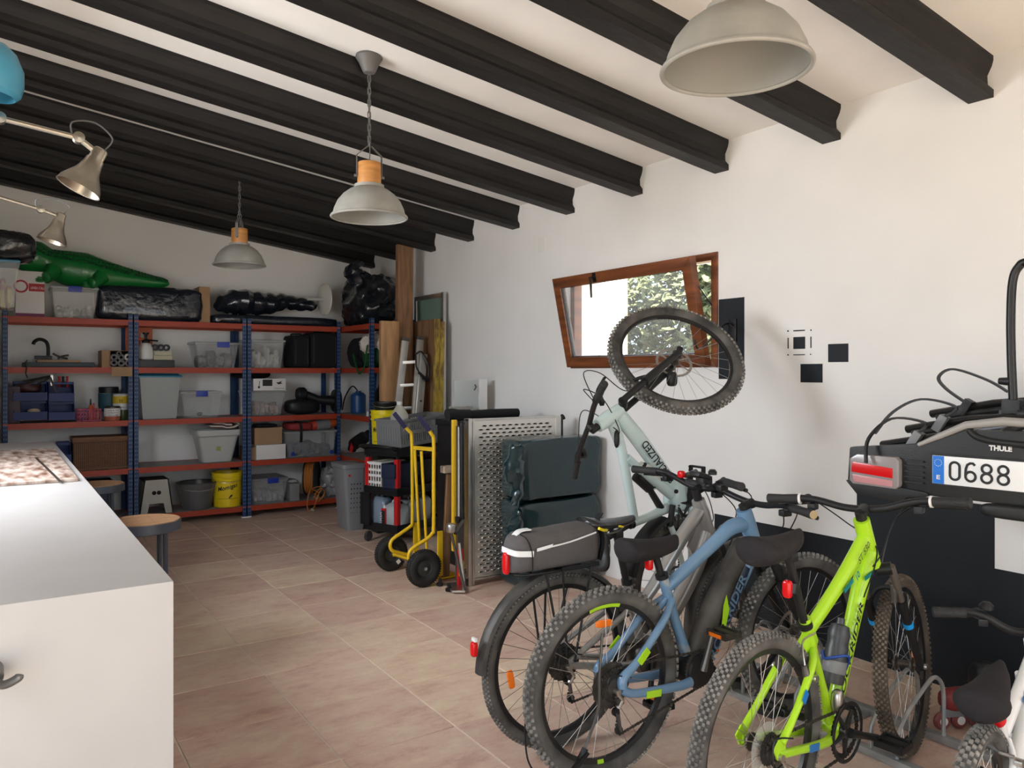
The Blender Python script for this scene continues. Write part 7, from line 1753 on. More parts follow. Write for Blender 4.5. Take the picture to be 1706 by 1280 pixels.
ft(b2, [(0.283, 0.715), (0.335, 0.56), (0.405, 0.39), (0.425, 0.36)], [0.020, 0.020, 0.023, 0.026], mat('worn_blue_paint', (0.13, 0.24, 0.38), 0.4, scale=9, color2=(0.48, 0.44, 0.38), thr=(0.52, 0.66)), name='seat_tube')
build(MB().lathe([(0, -0.065), (0.06, -0.062), (0.068, -0.045), (0.068, 0.045), (0.06, 0.062), (0, 0.065)], (BB[0], 0, BB[1] - 0.005), (0, 1, 0), 28), 'motor', M_blackp, b2.t)
for s_ in (-1, 1):
    ft(b2, [(0.315, 0.02 * s_, 0.615), (0.24, 0.055 * s_, 0.555), (0.10, 0.067 * s_, 0.43), (0.03, 0.07 * s_, 0.385), (0.025, 0.07 * s_, 0.35)], [0.015, 0.015, 0.014, 0.019, 0.019], M_bluepaint, name='seat_stay')
    ft(b2, [(0.02, 0.07 * s_, 0.345), (0.09, 0.07 * s_, 0.315), (0.30, 0.066 * s_, 0.295), (0.375, 0.06 * s_, 0.295)], [0.018, 0.016, 0.018, 0.020], M_bluepaint, name='chain_stay', flat=0.8)
    build(MB().strip([(0.095, -0.0835 * 1.0 if s_ < 0 else 0.0835, 0.43), (0.14, -0.082 if s_ < 0 else 0.082, 0.47)], 0.027, 0.004, (-0.6, 0, 0.7)), 'neon_mark', M_neon, fr)
    build(MB().strip([(0.13, 0.0845 * s_, 0.305), (0.20, 0.0845 * s_, 0.300)], 0.026, 0.004, (0, 0, 1)), 'neon_mark', M_neon, fr)
build(MB().tube([(0.315, 0, 0.625), (0.245, 0, 0.565)], 0.013, 10), 'stay_bridge', M_bluepaint, fr)
ft(b2, [(0.30, 0.03, 0.60), (0.24, 0.056, 0.55)], 0.012, M_bluepaint, name='stay_strut')
text('ROCKRIDER', 'lettering', fr, mat('grey_blue_print', (0.10, 0.17, 0.26), 0.5), Vector((0.520, -0.0455, 0.345)), (0.20, 0, 0.33), (-0.8, 0, 0.45), 0.042, width=0.36, shear=0.15, bold=0.02)
build(MB().prism([(0.0, 0.0), (0.02, 0.0), (0.05, 0.10), (0.035, 0.16), (0.018, 0.12), (0.012, 0.07)], (0.545, -0.052, 0.44), X_, Z_, 0.002), 'neon_mark', M_neon, fr)
build(MB().cyl((0.278, 0, 0.715), (0.283, 0, 0.70), 0.026, 16), 'seat_collar', M_blackp, b2.t)
b2.seat((0.28, 0.70), (0.245, 0.80), saddle=(0.075, 0.865, 0.29), m=M_seatcov, label='padded black saddle cover')
vlight(b2, (0.215, -0.0, 0.765), label='red rear light', h=0.052, w=0.032)
cl, hb, pts = b2.cockpit(rise=0.05, reach=0.05, width=0.74, sweep=0.05, barup=0.03, endcap=mat('tan_end', (0.40, 0.30, 0.17), 0.6), tilt=-0.0)
b2.crank(BB, 0.075, 0.165, ang=1.35, m=M_cass, pedal=M_cass, reflector=True)
b2.drivetrain(BB, 0.07, 0.085, dl=0.02)
b2.cable([b2.S(pts[0] + Vector((0.03, 0.16, 0))), b2.S((0.90, -0.14, 0.93)), b2.S((0.93, -0.05, 0.80)), b2.S((0.90, 0.03, 0.66))])
b2.cable([b2.S(pts[-1] + Vector((0.03, -0.16, 0))), b2.S((0.88, 0.14, 0.92)), Vector((0.84, 0.03, 0.84)), Vector((0.78, 0.045, 0.82))])
b2.cable([b2.S(pts[0] + Vector((0.03, 0.18, -0.02))), b2.S((0.86, -0.10, 0.86)), Vector((0.82, -0.05, 0.79)), Vector((0.76, -0.055, 0.76))])
build(MB().cyl(b2.S((b2.wb - 0.02, 0.0, 0)) + Vector((0, -0.065, b2.R)), b2.S((b2.wb - 0.02, 0, 0)) + Vector((0, -0.08, b2.R)), 0.012, 10), 'axle_nut', M_steel, b2.t)

# ---------------------------------------------------------------- 3 silver trekking e-bike with rack and bag
s3 = Bike('silver trekking electric bicycle with mudguards and a grey bag on its rear rack', (1.885, 2.49, 0), (0.999, -0.045, 0), R=0.350, wb=1.07, tw=0.048, ht_t=(0.775, 0.90), ht_b=(0.835, 0.73), mt=M_tire)
s3.rear_wheel(spokes=32, rows=6, nk=120, knob=(0.006, 0.007, 0.003), mspoke=M_bspoke, reflector=[2.95])
s3.front_wheel(spokes=32, rows=6, nk=120, knob=(0.006, 0.007, 0.003), mspoke=M_bspoke, disc=(0.08, 0.03), reflector=[2.6])
s3.fork(M_blackp, M_dkmetal, lower=0.35, r=0.016)
BB = (0.44, 0.29)
fr = build(MB().tube([(0.765, 0, 0.925), (0.79, 0, 0.86), (0.848, 0, 0.70)], [0.030, 0.036, 0.034], 18), 'frame', M_silver, s3.t)
ft(s3, [(0.79, 0.89), (0.66, 0.76), (0.49, 0.56), (0.375, 0.475)], [0.032, 0.032, 0.027, 0.024], M_silver)
ft(s3, [(0.825, 0.79), (0.745, 0.62), (0.60, 0.43), (0.47, 0.31)], [0.042, 0.044, 0.040, 0.044], M_silver, name='down_tube', flat=0.8)
build(MB().prism([(0.78, 0.86), (0.82, 0.74), (0.74, 0.66), (0.70, 0.72), (0.74, 0.79)], (0, -0.008, 0), X_, Z_, -0.016), 'gusset', M_silver, fr, bevel=0.004)
ft(s3, [(0.355, 0.60), (0.40, 0.44), (0.44, 0.30)], 0.020, M_silver, name='seat_tube')
build(MB().lathe([(0, -0.06), (0.07, -0.058), (0.08, -0.04), (0.08, 0.04), (0.07, 0.058), (0, 0.06)], (BB[0], 0, BB[1]), (0, 1, 0), 28), 'motor', M_dkmetal, s3.t)
for s_ in (-1, 1):
    ft(s3, [(0.37, 0.02 * s_, 0.54), (0.29, 0.05 * s_, 0.49), (0.0, 0.066 * s_, 0.355)], [0.013, 0.012, 0.012], M_silver, name='seat_stay')
    ft(s3, [(0.41, 0.04 * s_, 0.29), (0.30, 0.055 * s_, 0.285), (0.0, 0.066 * s_, 0.345)], [0.016, 0.014, 0.014], M_silver, name='chain_stay')
build(MB().cyl((0.355, 0, 0.60), (0.35, 0, 0.625), 0.024, 14), 'seat_collar', M_blackp, s3.t)
s3.seat((0.352, 0.60), (0.295, 0.82), saddle=(0.115, 0.895, 0.28), m=M_saddle, cover=False, r=0.0155, label='shiny black saddle with yellow edge stripes')
for xx in (0.145, 0.255): build(MB().tube(cr([(xx, -0.075 + 0.03 * (xx > 0.2), 0.872), (xx + 0.025, -0.073 + 0.03 * (xx > 0.2), 0.862), (xx + 0.05, -0.06 + 0.03 * (xx > 0.2), 0.857)], 4), 0.006, 8), 'yellow_stripe', mat('saddle_yellow', (0.80, 0.65, 0.01), 0.4), s3.t)
def guard(b, c, a, f, R, w, a0, a1, m, parent, name='mudguard'):
    a = Vector(a).normalized(); x = Vector(f); x = (x - a * x.dot(a)).normalized(); y = a.cross(x); rings = []
    n = 26
    y = x.cross(a)
    for i in range(n + 1):
        an = a0 + (a1 - a0) * i / n; rd = x * cos(an) + y * sin(an); ring_ = []
        for lat, dr in ((-1, -0.014), (-0.85, 0.002), (-0.4, 0.008), (0.4, 0.008), (0.85, 0.002), (1, -0.014), (0.82, -0.001), (0.4, 0.005), (-0.4, 0.005), (-0.82, -0.001)):
            ring_.append(Vector(c) + rd * (R + dr) + a * (lat * w / 2))
        rings.append(ring_)
    return build(MB().loft(rings), name, m, parent)
guard(s3, s3.rc, Y_, X_, 0.365, 0.062, radians(20), radians(178), M_dust, s3.t)
vlight(s3, (-0.385, 0, 0.46), label='small red reflector on the mudguard', h=0.055, w=0.03)
build(MB().cbox((-0.383, 0, 0.496), (0.012, 0.028, 0.014)), 'clear_lens', M_white, s3.t, bevel=0.003)
fa = s3.srot.to_3x3() @ Y_; ff = s3.srot.to_3x3() @ X_
guard(s3, s3.fc, fa, ff, 0.368, 0.060, radians(45), radians(195), M_dust, s3.t)
# rack
for s_ in (-1, 1):
    build(MB().tube(cr([(0.16, 0.055 * s_, 0.722), (-0.10, 0.06 * s_, 0.722), (-0.20, 0.045 * s_, 0.722), (-0.225, 0.0, 0.722)], 5), 0.006, 8), 'rack_rail', M_blackp, s3.t)
    for xx in (-0.10, -0.02, 0.12): build(MB().tube([(xx, 0.06 * s_, 0.722), (-0.01 + 0.25 * xx, 0.082 * s_, 0.36)], 0.005, 8), 'rack_strut', M_blackp, s3.t)
for xx in (-0.15, -0.03, 0.09): build(MB().tube([(xx, -0.055, 0.722), (xx, 0.055, 0.722)], 0.005, 8), 'rack_bar', M_blackp, s3.t)
vlight(s3, (-0.245, 0, 0.765), label='long red rack light', h=0.085, w=0.03)
s3.crank(BB, 0.065, 0.165, ang=-1.8, m=M_dkmetal)
s3.drivetrain(BB, 0.06, 0.075)
cl, hb, pts = s3.cockpit(rise=0.07, reach=0.03, width=0.68, sweep=0.11, barup=0.055, gripl=0.13)
dsp = s3.S(cl + Vector((0.0, 0, 0.055)))
disp = build(MB().cbox(dsp, (0.085, 0.062, 0.02), (Vector((0.95, 0, -0.3)), Y_, Vector((0.3, 0, 0.95)))), 'display', M_blackp, s3.t, bevel=0.005)
build(MB().cbox(dsp + Vector((0.0036, 0, 0.0115)), (0.068, 0.048, 0.002), (Vector((0.95, 0, -0.3)), Y_, Vector((0.3, 0, 0.95)))), 'screen', mat('lcd_grey', (0.10, 0.11, 0.09), 0.3), disp)
build(MB().cbox(s3.S(cl + Vector((0.02, 0, 0.02))), (0.06, 0.05, 0.05)), 'display_mount', M_blackp, s3.t, bevel=0.008)
hl_ = s3.S(cl + Vector((-0.01, 0.09, 0.045)))
build(MB().tube([hl_, hl_ + Vector((0.07, 0, 0.01))], [0.012, 0.017], 12), 'front_light', M_dkmetal, s3.t)
build(MB().sup(hl_ + Vector((-0.012, 0.012, 0.006)), (0.014, 0.018, 0.017), 0.6, 14, 10), 'red_button', M_redlens, s3.t, label='red light on the handlebar')
bl = s3.S(pts[0] + Vector((0.01, 0.17, 0.03)))
build(MB().lathe([(0, 0), (0.018, 0), (0.019, 0.012), (0.012, 0.022), (0, 0.024)], bl, (0, 0, 1), 18), 'bell', M_blackp, s3.t)
text('RIVERSIDE', 'lettering', fr, M_ink, Vector((0.715, -0.0265, 0.792)), (0.13, 0, 0.13), (-0.7, 0, 0.7), 0.018, width=0.075, shear=0.3)
s3.cable([s3.S(pts[0] + Vector((0.03, 0.17, 0))), s3.S((0.93, -0.16, 0.95)), s3.S((0.96, -0.06, 0.80)), s3.S((0.92, 0.02, 0.60))])
s3.cable([s3.S(pts[0] + Vector((0.02, 0.20, -0.01))), s3.S((0.90, -0.10, 0.88)), s3.S((0.90, -0.03, 0.75)), s3.S((0.87, 0, 0.66))])
s3.cable([s3.S(pts[-1] + Vector((0.03, -0.17, 0))), s3.S((0.90, 0.12, 0.96)), s3.S((0.89, 0.03, 0.84)), (0.80, -0.03, 0.80)])
# headlight of the silver bicycle
build(MB().lathe([(0, -0.03), (0.02, -0.025), (0.032, 0.0), (0.034, 0.02), (0.0, 0.024)], s3.S((0.925, 0, 0.765)), ff, 20), 'headlight', M_dkmetal, s3.t)
build(MB().tube([s3.S((0.86, 0, 0.70)), s3.S((0.925, 0, 0.745))], 0.007, 8), 'headlight_bracket', M_blackp, s3.t)
# the bag
def in3(p): return s3.t.matrix_world @ Vector(p)
bt = thing('rack_bag', 'grey fabric bicycle bag with white reflective stripes strapped on the rear rack', 'bag', matrix=s3.t.matrix_world @ Matrix.Translation((-0.02, 0, 0.73)))
M_bagf = mat('grey_bag_fabric', (0.085, 0.078, 0.078), 0.85, bump=0.3, bscale=90)
nS = 20; rings = []
for i in range(nS + 1):
    f = i / nS; x = -0.215 + 0.40 * f
    w = 0.078 * (1 - 0.0 * f); h = 0.145 + 0.018 * f
    if f < 0.1: k_ = 0.55 + 0.45 * sqrt(f / 0.1); h *= 0.8 + 0.2 * sqrt(f / 0.1)
    elif f > 0.93: k_ = 0.6 + 0.4 * sqrt((1 - f) / 0.07)
    else: k_ = 1
    ring_ = []
    for k in range(20):
        a = 2 * pi * k / 20
        cc, ss = cos(a), sin(a); y = w * k_ * math.copysign(abs(cc) ** 0.5, cc); z = h / 2 + (h / 2) * math.copysign(abs(ss) ** 0.6, ss)
        ring_.append(Vector((x, y * (1 - 0.12 * z / h), z + 0.003 * noise.noise(Vector((x * 20, y * 20, z * 20))))))
    rings.append(ring_)
bag = build(MB().loft(rings), 'bag_body', M_bagf, bt, angle=60)
M_refl = mat('reflective_white', (0.75, 0.76, 0.77), 0.4)
build(MB().tube(cr([(0.15, -0.0765, 0.128), (0.02, -0.079, 0.105), (-0.085, -0.079, 0.095)], 4), 0.0035, 6, flat=1.0), 'reflective_piping', M_refl, bag)
build(MB().prism([(0, 0), (0.065, 0.008), (0.075, 0.022), (0.0, 0.012)], (-0.135, -0.0805, 0.085), X_, Z_, 0.001), 'maker_patch', M_refl, bag)
build(MB().strip(cr([(-0.150, -0.081, 0.078), (-0.21, -0.067, 0.082), (-0.224, -0.03, 0.084), (-0.225, 0.03, 0.085)], 5), 0.022, 0.003, Z_), 'reflective_band', M_refl, bag)
build(MB().strip(cr([(-0.205, 0.0, 0.118), (-0.17, 0.0, 0.152), (-0.12, -0.0, 0.156)], 5), 0.035, 0.004, Y_), 'carry_loop', M_refl, bag)
build(MB().tube(cr([(-0.155, -0.081, 0.01), (-0.157, -0.0815, 0.08), (-0.168, -0.065, 0.13), (-0.18, -0.03, 0.147)], 5), 0.0025, 6), 'seam', M_blackf, bag)
build(MB().strip(cr([(0.185, -0.05, 0.01), (0.20, -0.055, 0.09), (0.20, -0.02, 0.16), (0.23, 0, 0.185)], 5), 0.028, 0.004, Y_), 'front_strap', M_blackf, bag)
build(MB().strip([(-0.02, -0.083, 0.004), (0.16, -0.080, 0.004)], 0.014, 0.006, Z_), 'base_strap', M_blackf, bag)
# black strap hanging from the mudguard down to the floor
c0 = in3((-0.20, -0.10, 0.42)); 
sp = [in3((-0.06, -0.09, 0.45)), in3((-0.17, -0.11, 0.38)), in3((-0.22, -0.11, 0.27)), in3((-0.23, -0.12, 0.10)), in3((-0.22, -0.15, 0.03)), in3((-0.20, -0.22, 0.008)), in3((-0.17, -0.29, 0.008))]
st = thing('elastic_strap', 'thin black elastic strap hanging from the silver bicycle down to the floor', 'strap', tuple(sp[5]))
build(MB().tube(cr(sp, 6), 0.0035, 8), 'strap_band', M_blackp, st)
build(MB().sup(sp[5] + Vector((0, 0, 0.006)), (0.022, 0.016, 0.012), 0.5, 14, 10), 'strap_buckle', M_blackp, st)
# coiled cable lock on the blue bicycle's rear wheel
def in2(p): return b2.t.matrix_world @ Vector(p)
lk = thing('cable_lock', 'black coiled cable lock hanging at the rear wheel of the blue bicycle', 'lock', tuple(in2((-0.24, -0.08, 0.08))))
mb = MB()
for k in range(3):
    o = Vector((0.008 * k, -0.006 * k, 0.006 * k))
    mb.tube(cr([in2((-0.15, -0.06, 0.14)) + o, in2((-0.235, -0.09, 0.10)) + o, in2((-0.27, -0.10, 0.0 + 0.03)) + o, in2((-0.20, -0.10, 0.012)) + o, in2((-0.10, -0.09, 0.03)) + o], 6), 0.007, 8)
build(mb, 'lock_coil', M_blackp, lk)
build(MB().tube(cr([in2((-0.155, -0.06, 0.14)), in2((-0.12, -0.06, 0.20)), in2((-0.085, -0.07, 0.30)), in2((-0.08, -0.07, 0.42)), in2((-0.06, -0.06, 0.56))], 6), 0.005, 8), 'lock_lead', M_dkmetal, lk)
build(MB().tube([in2((-0.165, -0.06, 0.125)), in2((-0.135, -0.06, 0.165))], 0.012, 12), 'lock_body', M_blackp, lk)

# ---------------------------------------------------------------- 4 mint bicycle hanging upright on the wall
mt4 = Bike('pale mint electric mountain bicycle standing upright, hung by its front wheel beside the window', (3.42, 2.95, 0.37), (0, 0, 1), (-1, 0, 0), R=0.372, wb=1.225, tw=0.062, ht_t=(0.875, 0.925), ht_b=(0.932, 0.815), steer=-radians(46))
mt4.rear_wheel(spokes=28, rows=5, nk=80, knob=(0.010, 0.011, 0.008), disc=(0.09, 0.035), mspoke=M_bspoke)
fwh = mt4.front_wheel(spokes=28, rows=5, nk=80, knob=(0.012, 0.011, 0.009), disc=(0.10, 0.038), mspoke=M_spoke)
mt4.fork(M_blackp, M_blackp, lower=0.38, r=0.020, off=0.064)
BB = (0.44, 0.365)
fr = build(MB().tube([(0.866, 0, 0.945), (0.90, 0, 0.88), (0.942, 0, 0.80)], [0.033, 0.040, 0.036], 18), 'frame', M_mint, mt4.t)
ft(mt4, [(0.91, 0.865), (0.77, 0.80), (0.60, 0.755), (0.375, 0.70)], [0.034, 0.027, 0.024, 0.022], M_mint)
ft(mt4, [(0.93, 0.82), (0.80, 0.685), (0.66, 0.555), (0.50, 0.42)], [0.040, 0.044, 0.044, 0.050], M_mint, name='down_tube', flat=0.8)
ft(mt4, [(0.365, 0.715), (0.385, 0.60), (0.43, 0.42)], [0.024, 0.021, 0.030], M_mint, name='seat_tube')
ft(mt4, [(0.70, -0.015, 0.765), (0.62, -0.02, 0.66), (0.49, -0.02, 0.46)], [0.022, 0.022, 0.030], M_mint, name='side_arm')
build(MB().sup((0.475, 0, 0.395), (0.085, 0.055, 0.075), 0.6, 28, 18), 'motor_housing', M_mint, fr)
for q_ in ((0.53, 0.345), (0.41, 0.335), (0.51, 0.46)): build(MB().cyl((q_[0], -0.050, q_[1]), (q_[0], -0.060, q_[1]), 0.011, 12), 'frame_bolt', M_blackp, mt4.t)
build(MB().tube([(0.60, -0.0, 0.69), (0.53, 0, 0.60)], [0.028, 0.026], 14), 'shock_can', M_blackp, mt4.t)
build(MB().tube([(0.53, -0.0, 0.60), (0.40, 0, 0.50)], [0.017, 0.020], 14), 'shock_shaft', M_blackp, mt4.t)
ft(mt4, [(0.33, -0.04, 0.49), (0.44, -0.045, 0.475)], [0.016, 0.016], M_blackp, name='shock_link')
for s_ in (-1, 1):
    ft(mt4, [(0.33, 0.045 * s_, 0.49), (0.25, 0.055 * s_, 0.46), (0.0, 0.068 * s_, 0.38)], [0.016, 0.015, 0.013], M_mint, name='seat_stay')
    ft(mt4, [(0.42, 0.045 * s_, 0.34), (0.30, 0.058 * s_, 0.35), (0.0, 0.068 * s_, 0.37)], [0.020, 0.017, 0.014], M_mint, name='chain_stay')
build(MB().cyl((0.362, 0, 0.715), (0.36, 0, 0.735), 0.026, 14), 'seat_collar', M_blackp, mt4.t)
mt4.seat((0.365, 0.715), (0.30, 0.90), saddle=(0.15, 0.95, 0.27), cover=False)
ddir = Vector((0.845 - 0.56, 0, 0.735 - 0.465)).normalized()
text('SPECIALIZED', 'lettering', fr, M_ink, Vector((0.575, -0.037, 0.45)), ddir, (-0.7, 0, 0.75), 0.046, width=0.30, shear=0.2, bold=0.015)
bc0 = Vector((0.53, -0.0, 0.52)); bu = ddir
build(MB().lathe([(0, 0), (0.033, 0), (0.036, 0.01), (0.036, 0.075), (0.032, 0.08), (0.036, 0.085), (0.036, 0.12), (0.022, 0.145), (0.014, 0.15), (0.014, 0.165), (0, 0.166)], (0.545, 0, 0.545), ddir, 24), 'water_bottle', mat('milky_bottle', (0.62, 0.60, 0.55), 0.35), mt4.t)
build(MB().lathe([(0.0225, 0.142), (0.024, 0.145), (0.014, 0.158), (0, 0.16)], (0.545, 0, 0.545), ddir, 20), 'bottle_cap', M_blackp, mt4.t)
cgm = MB()
for hh in (0.02, 0.085): cgm.ring(Vector((0.545, 0, 0.545)) + ddir * hh, ddir, 0.039, 0.004, 28, 6)
build(cgm, 'bottle_cage', M_blackp, mt4.t)
build(MB().sup((0.80, -0.027, 0.845), (0.045, 0.012, 0.014), 0.8, 16, 10), 'cable_port', M_blackp, mt4.t)
cl, hb, pts = mt4.cockpit(rise=0.055, reach=0.03, width=0.78, sweep=0.05, barup=0.02)
mt4.crank(BB, 0.075, 0.165, ang=0.2, m=M_blackp)
mt4.drivetrain(BB, 0.07, 0.085)
cal = mt4.S((mt4.wb - 0.03, 0.075, mt4.R - 0.10)); 
build(MB().sup(mt4.S((mt4.wb - 0.10, 0.05, mt4.R + 0.05)), (0.04, 0.02, 0.03), 0.6, 14, 10), 'brake_caliper', M_blackp, mt4.t)
mt4.cable([mt4.S(pts[0] + Vector((0.03, 0.17, 0))), mt4.S((1.08, -0.16, 0.98)), mt4.S((1.13, -0.08, 0.86)), mt4.S((1.08, 0.03, 0.72)), mt4.S((1.10, 0.05, 0.60))])
mt4.cable([mt4.S(pts[0] + Vector((0.03, 0.19, -0.01))), mt4.S((1.02, -0.11, 0.99)), mt4.S((0.97, -0.08, 0.90)), Vector((0.86, -0.045, 0.85)), Vector((0.81, -0.035, 0.845))])
mt4.cable([mt4.S(pts[-1] + Vector((0.03, -0.17, 0))), mt4.S((1.03, 0.12, 0.96)), mt4.S((0.97, 0.03, 0.93)), Vector((0.84, -0.045, 0.85))])
# rear mudguard flap
guard(mt4, mt4.rc, Y_, X_, 0.395, 0.11, radians(20), radians(75), M_blackp, mt4.t, 'mud_flap')
# wall hook
hp = at_x(1222, 545, WX)
t = thing('bike_hook', 'black wall hook on the black panel holding the front wheel of the mint bicycle', 'hook', (WX, hp.y, hp.z))
build(MB().box(WX - 0.014, WX - 0.003, hp.y - 0.03, hp.y + 0.03, hp.z - 0.09, hp.z + 0.05), 'hook_plate', M_blackmetal, t, bevel=0.003)
tip = Vector((fwh.matrix_world.translation)) if False else None
wc = mt4.t.matrix_world @ mt4.fc
tgt = wc + (Vector((WX, hp.y, hp.z)) - wc).normalized() * 0.29
build(MB().tube(cr([(WX - 0.01, hp.y, hp.z), (WX - 0.08, hp.y, hp.z + 0.012), tgt + Vector((0.03, 0, -0.01)), tgt + Vector((-0.03, -0.01, -0.012)), tgt + Vector((-0.045, -0.01, 0.035))], 6), 0.006, 10), 'hook_arm', M_blackmetal, t)

# ---------------------------------------------------------------- 5 small white bicycle at the right edge
w5 = Bike("small white children's bicycle with blue logos, at the bottom right corner", (2.335, 1.10, 0), (0.985, 0.17, 0), R=0.245, wb=0.78, tw=0.05, ht_t=(0.56, 0.585), ht_b=(0.60, 0.49), steer=radians(-14))
w5.rear_wheel(spokes=24, rows=5, nk=56, knob=(0.010, 0.012, 0.007)); w5.front_wheel(spokes=24, rows=5, nk=56, knob=(0.010, 0.012, 0.007))
w5.fork(M_wpaint, M_wpaint, lower=0.4, r=0.013, off=0.05)
BB = (0.31, 0.23)
fr = build(MB().tube([(0.545, 0, 0.61), (0.61, 0, 0.47)], 0.022, 16), 'frame', M_wpaint, w5.t)
ft(w5, [(0.58, 0.56), (0.22, 0.40)], [0.021, 0.019], M_wpaint); ft(w5, [(0.60, 0.50), (0.46, 0.35), (0.32, 0.235)], [0.025, 0.025, 0.023], M_wpaint, name='down_tube')
ft(w5, [(0.19, 0.45), (0.31, 0.23)], 0.016, M_wpaint, name='seat_tube')
for s_ in (-1, 1):
    ft(w5, [(0.215, 0.016 * s_, 0.39), (0.15, 0.045 * s_, 0.345), (0.0, 0.055 * s_, 0.25)], 0.010, M_wpaint, name='seat_stay'); ft(w5, [(0.30, 0.03 * s_, 0.23), (0.0, 0.055 * s_, 0.243)], 0.011, M_wpaint, name='chain_stay')
    build(MB().cyl((0.15, 0.05 * s_, 0.36), (0.15, 0.07 * s_, 0.36), 0.012, 12), 'brake_bolt', M_steel, w5.t)
build(MB().tube([(0.14, -0.05, 0.375), (0.15, 0.05, 0.375)], 0.006, 8), 'brake_bridge', M_steel, w5.t)
w5.seat((0.19, 0.45), (0.15, 0.53), saddle=(-0.03, 0.585, 0.24), m=M_seatcov, tilt=0.22, label='padded black saddle cover with a raised nose')
build(MB().sup((0.14, 0, 0.475), (0.014, 0.030, 0.030), 1.0, 22, 14), 'rear_light', M_redlens, w5.t, label='round red rear light')
cl, hb, pts = w5.cockpit(rise=0.03, reach=0.03, width=0.56, sweep=0.05, barup=0.06, gripl=0.10)
build(MB().lathe([(0, 0), (0.022, 0), (0.023, 0.012), (0.012, 0.024), (0, 0.026)], w5.S(pts[-1] + Vector((0.03, -0.16, 0.015))), (0, 0, 1), 20), 'bell', M_blackp, w5.t)
text('btwin', 'lettering', fr, M_bluem, Vector((0.36, -0.022, 0.452)), (0.36, 0, 0.16), (-0.3, 0, 0.8), 0.03, width=0.13, bold=0.04)
build(MB().strip([(0.44, -0.0255, 0.365), (0.54, -0.0255, 0.46)], 0.022, 0.003, (-0.6, 0, 0.7)), 'paint_mark', M_bluem, fr)
w5.crank(BB, 0.06, 0.11, ang=0.5)

# ---------------------------------------------------------------- floor rack for bicycles
M_galv = mat('galvanised_steel', (0.36, 0.37, 0.36), 0.48, metal=0.6, var=0.2, scale=14)
t = thing('bike_rack', 'galvanised floor rack with wire hoops holding the front wheels', 'bike rack', (3.03, 1.8, 0))
build(MB().box(2.84, 2.88, 0.35, 2.62, 0.001, 0.03), 'base_bar', M_galv, t, bevel=0.003)
build(MB().box(3.18, 3.22, 0.35, 2.62, 0.001, 0.03), 'base_bar', M_galv, t, bevel=0.003)
for yc in (2.43, 2.15, 1.70, 1.22, 0.75):
    for s_ in (-0.052, 0.052):
        y = yc + s_
        build(MB().tube(cr([(2.86, y, 0.03), (2.86, y, 0.10), (2.875, y, 0.13), (2.94, y, 0.19), (3.07, y, 0.262), (3.13, y, 0.28), (3.18, y, 0.25), (3.20, y, 0.19), (3.20, y, 0.03)], 5), 0.0085, 8), 'wheel_hoop', M_galv, t)
for k in range(2): build(MB().box(2.88, 3.18, 0.5 + 1.45 * k, 0.53 + 1.45 * k, 0.001, 0.02), 'cross_bar', M_galv, t, bevel=0.002)
# inline skates behind the small bicycle
def skate(x, y, rz, label):
    t = thing('inline_skate', label, 'skate', matrix=Matrix.Translation((x, y, 0)) @ Matrix.Rotation(rz, 4, 'Z'))
    build(MB().sup((0.0, 0, 0.125), (0.13, 0.042, 0.045), 0.6, 26, 14), 'boot', mat('dull_red', (0.20, 0.02, 0.02), 0.5), t, label='dull red boot')
    build(MB().sup((-0.075, 0, 0.20), (0.055, 0.045, 0.075), 0.6, 22, 14), 'cuff', M_blackp, t)
    build(MB().box(-0.12, 0.12, -0.014, 0.014, 0.055, 0.09), 'chassis', M_greyp, t, bevel=0.004)
    for k in range(4):
        w = build(MB().lathe([(0, -0.012), (0.030, -0.012), (0.038, -0.004), (0.038, 0.004), (0.030, 0.012), (0, 0.012)], (-0.12 + 0.08 * k, 0, 0.038), (0, 1, 0), 22), 'skate_wheel', mat('skate_red', (0.20, 0.05, 0.045), 0.5), t)
        build(MB().lathe([(0, -0.014), (0.018, -0.014), (0.018, 0.014), (0, 0.014)], (-0.12 + 0.08 * k, 0, 0.038), (0, 1, 0), 14), 'wheel_core', M_white, w)
skate(3.42, 1.66, 2.7, 'red and black inline skate lying behind the green front wheel on the floor')
skate(3.44, 1.46, 2.5, 'red and black inline skate with white wheel cores behind the small white bicycle')

# ================================================================= towbar bicycle carrier hung on the right wall
M_cpl = mat('carrier_black_plastic', (0.015, 0.015, 0.015), 0.45, bump=0.1, bscale=150, spec=0.35)
M_cgrey = mat('carrier_silver_plastic', (0.32, 0.31, 0.29), 0.4)
M_cbar = mat('carrier_grey_rail', (0.16, 0.17, 0.19), 0.35, metal=0.5)
CX = 3.15
e_dir = Vector((0.11, -0.994, 0)).normalized(); out = Vector((-0.994, -0.11, 0))     # along the light bar, towards the room
CO = Vector((CX, 1.66, 1.06))                                                      # lower left corner of the number plate
def cp(s, o, z): return CO + e_dir * s + out * o + Vector((0, 0, z))
t = thing('bike_carrier', 'black car bicycle carrier with number plate and tail light hung on the wall', 'bike carrier', tuple(cp(0.25, -0.2, 0)))
A3 = (e_dir, out, Z_)
build(MB().prism([(-0.36, -0.035), (-0.30, -0.075), (-0.12, -0.085), (-0.02, -0.06), (0.62, -0.06), (0.62, 0.19), (0.50, 0.225), (0.10, 0.215), (-0.05, 0.15), (-0.35, 0.115)], cp(0, -0.057, 0.0), e_dir, Z_, 0.055), 'light_board', M_cpl, t, bevel=0.010)
for q in t.children: pass
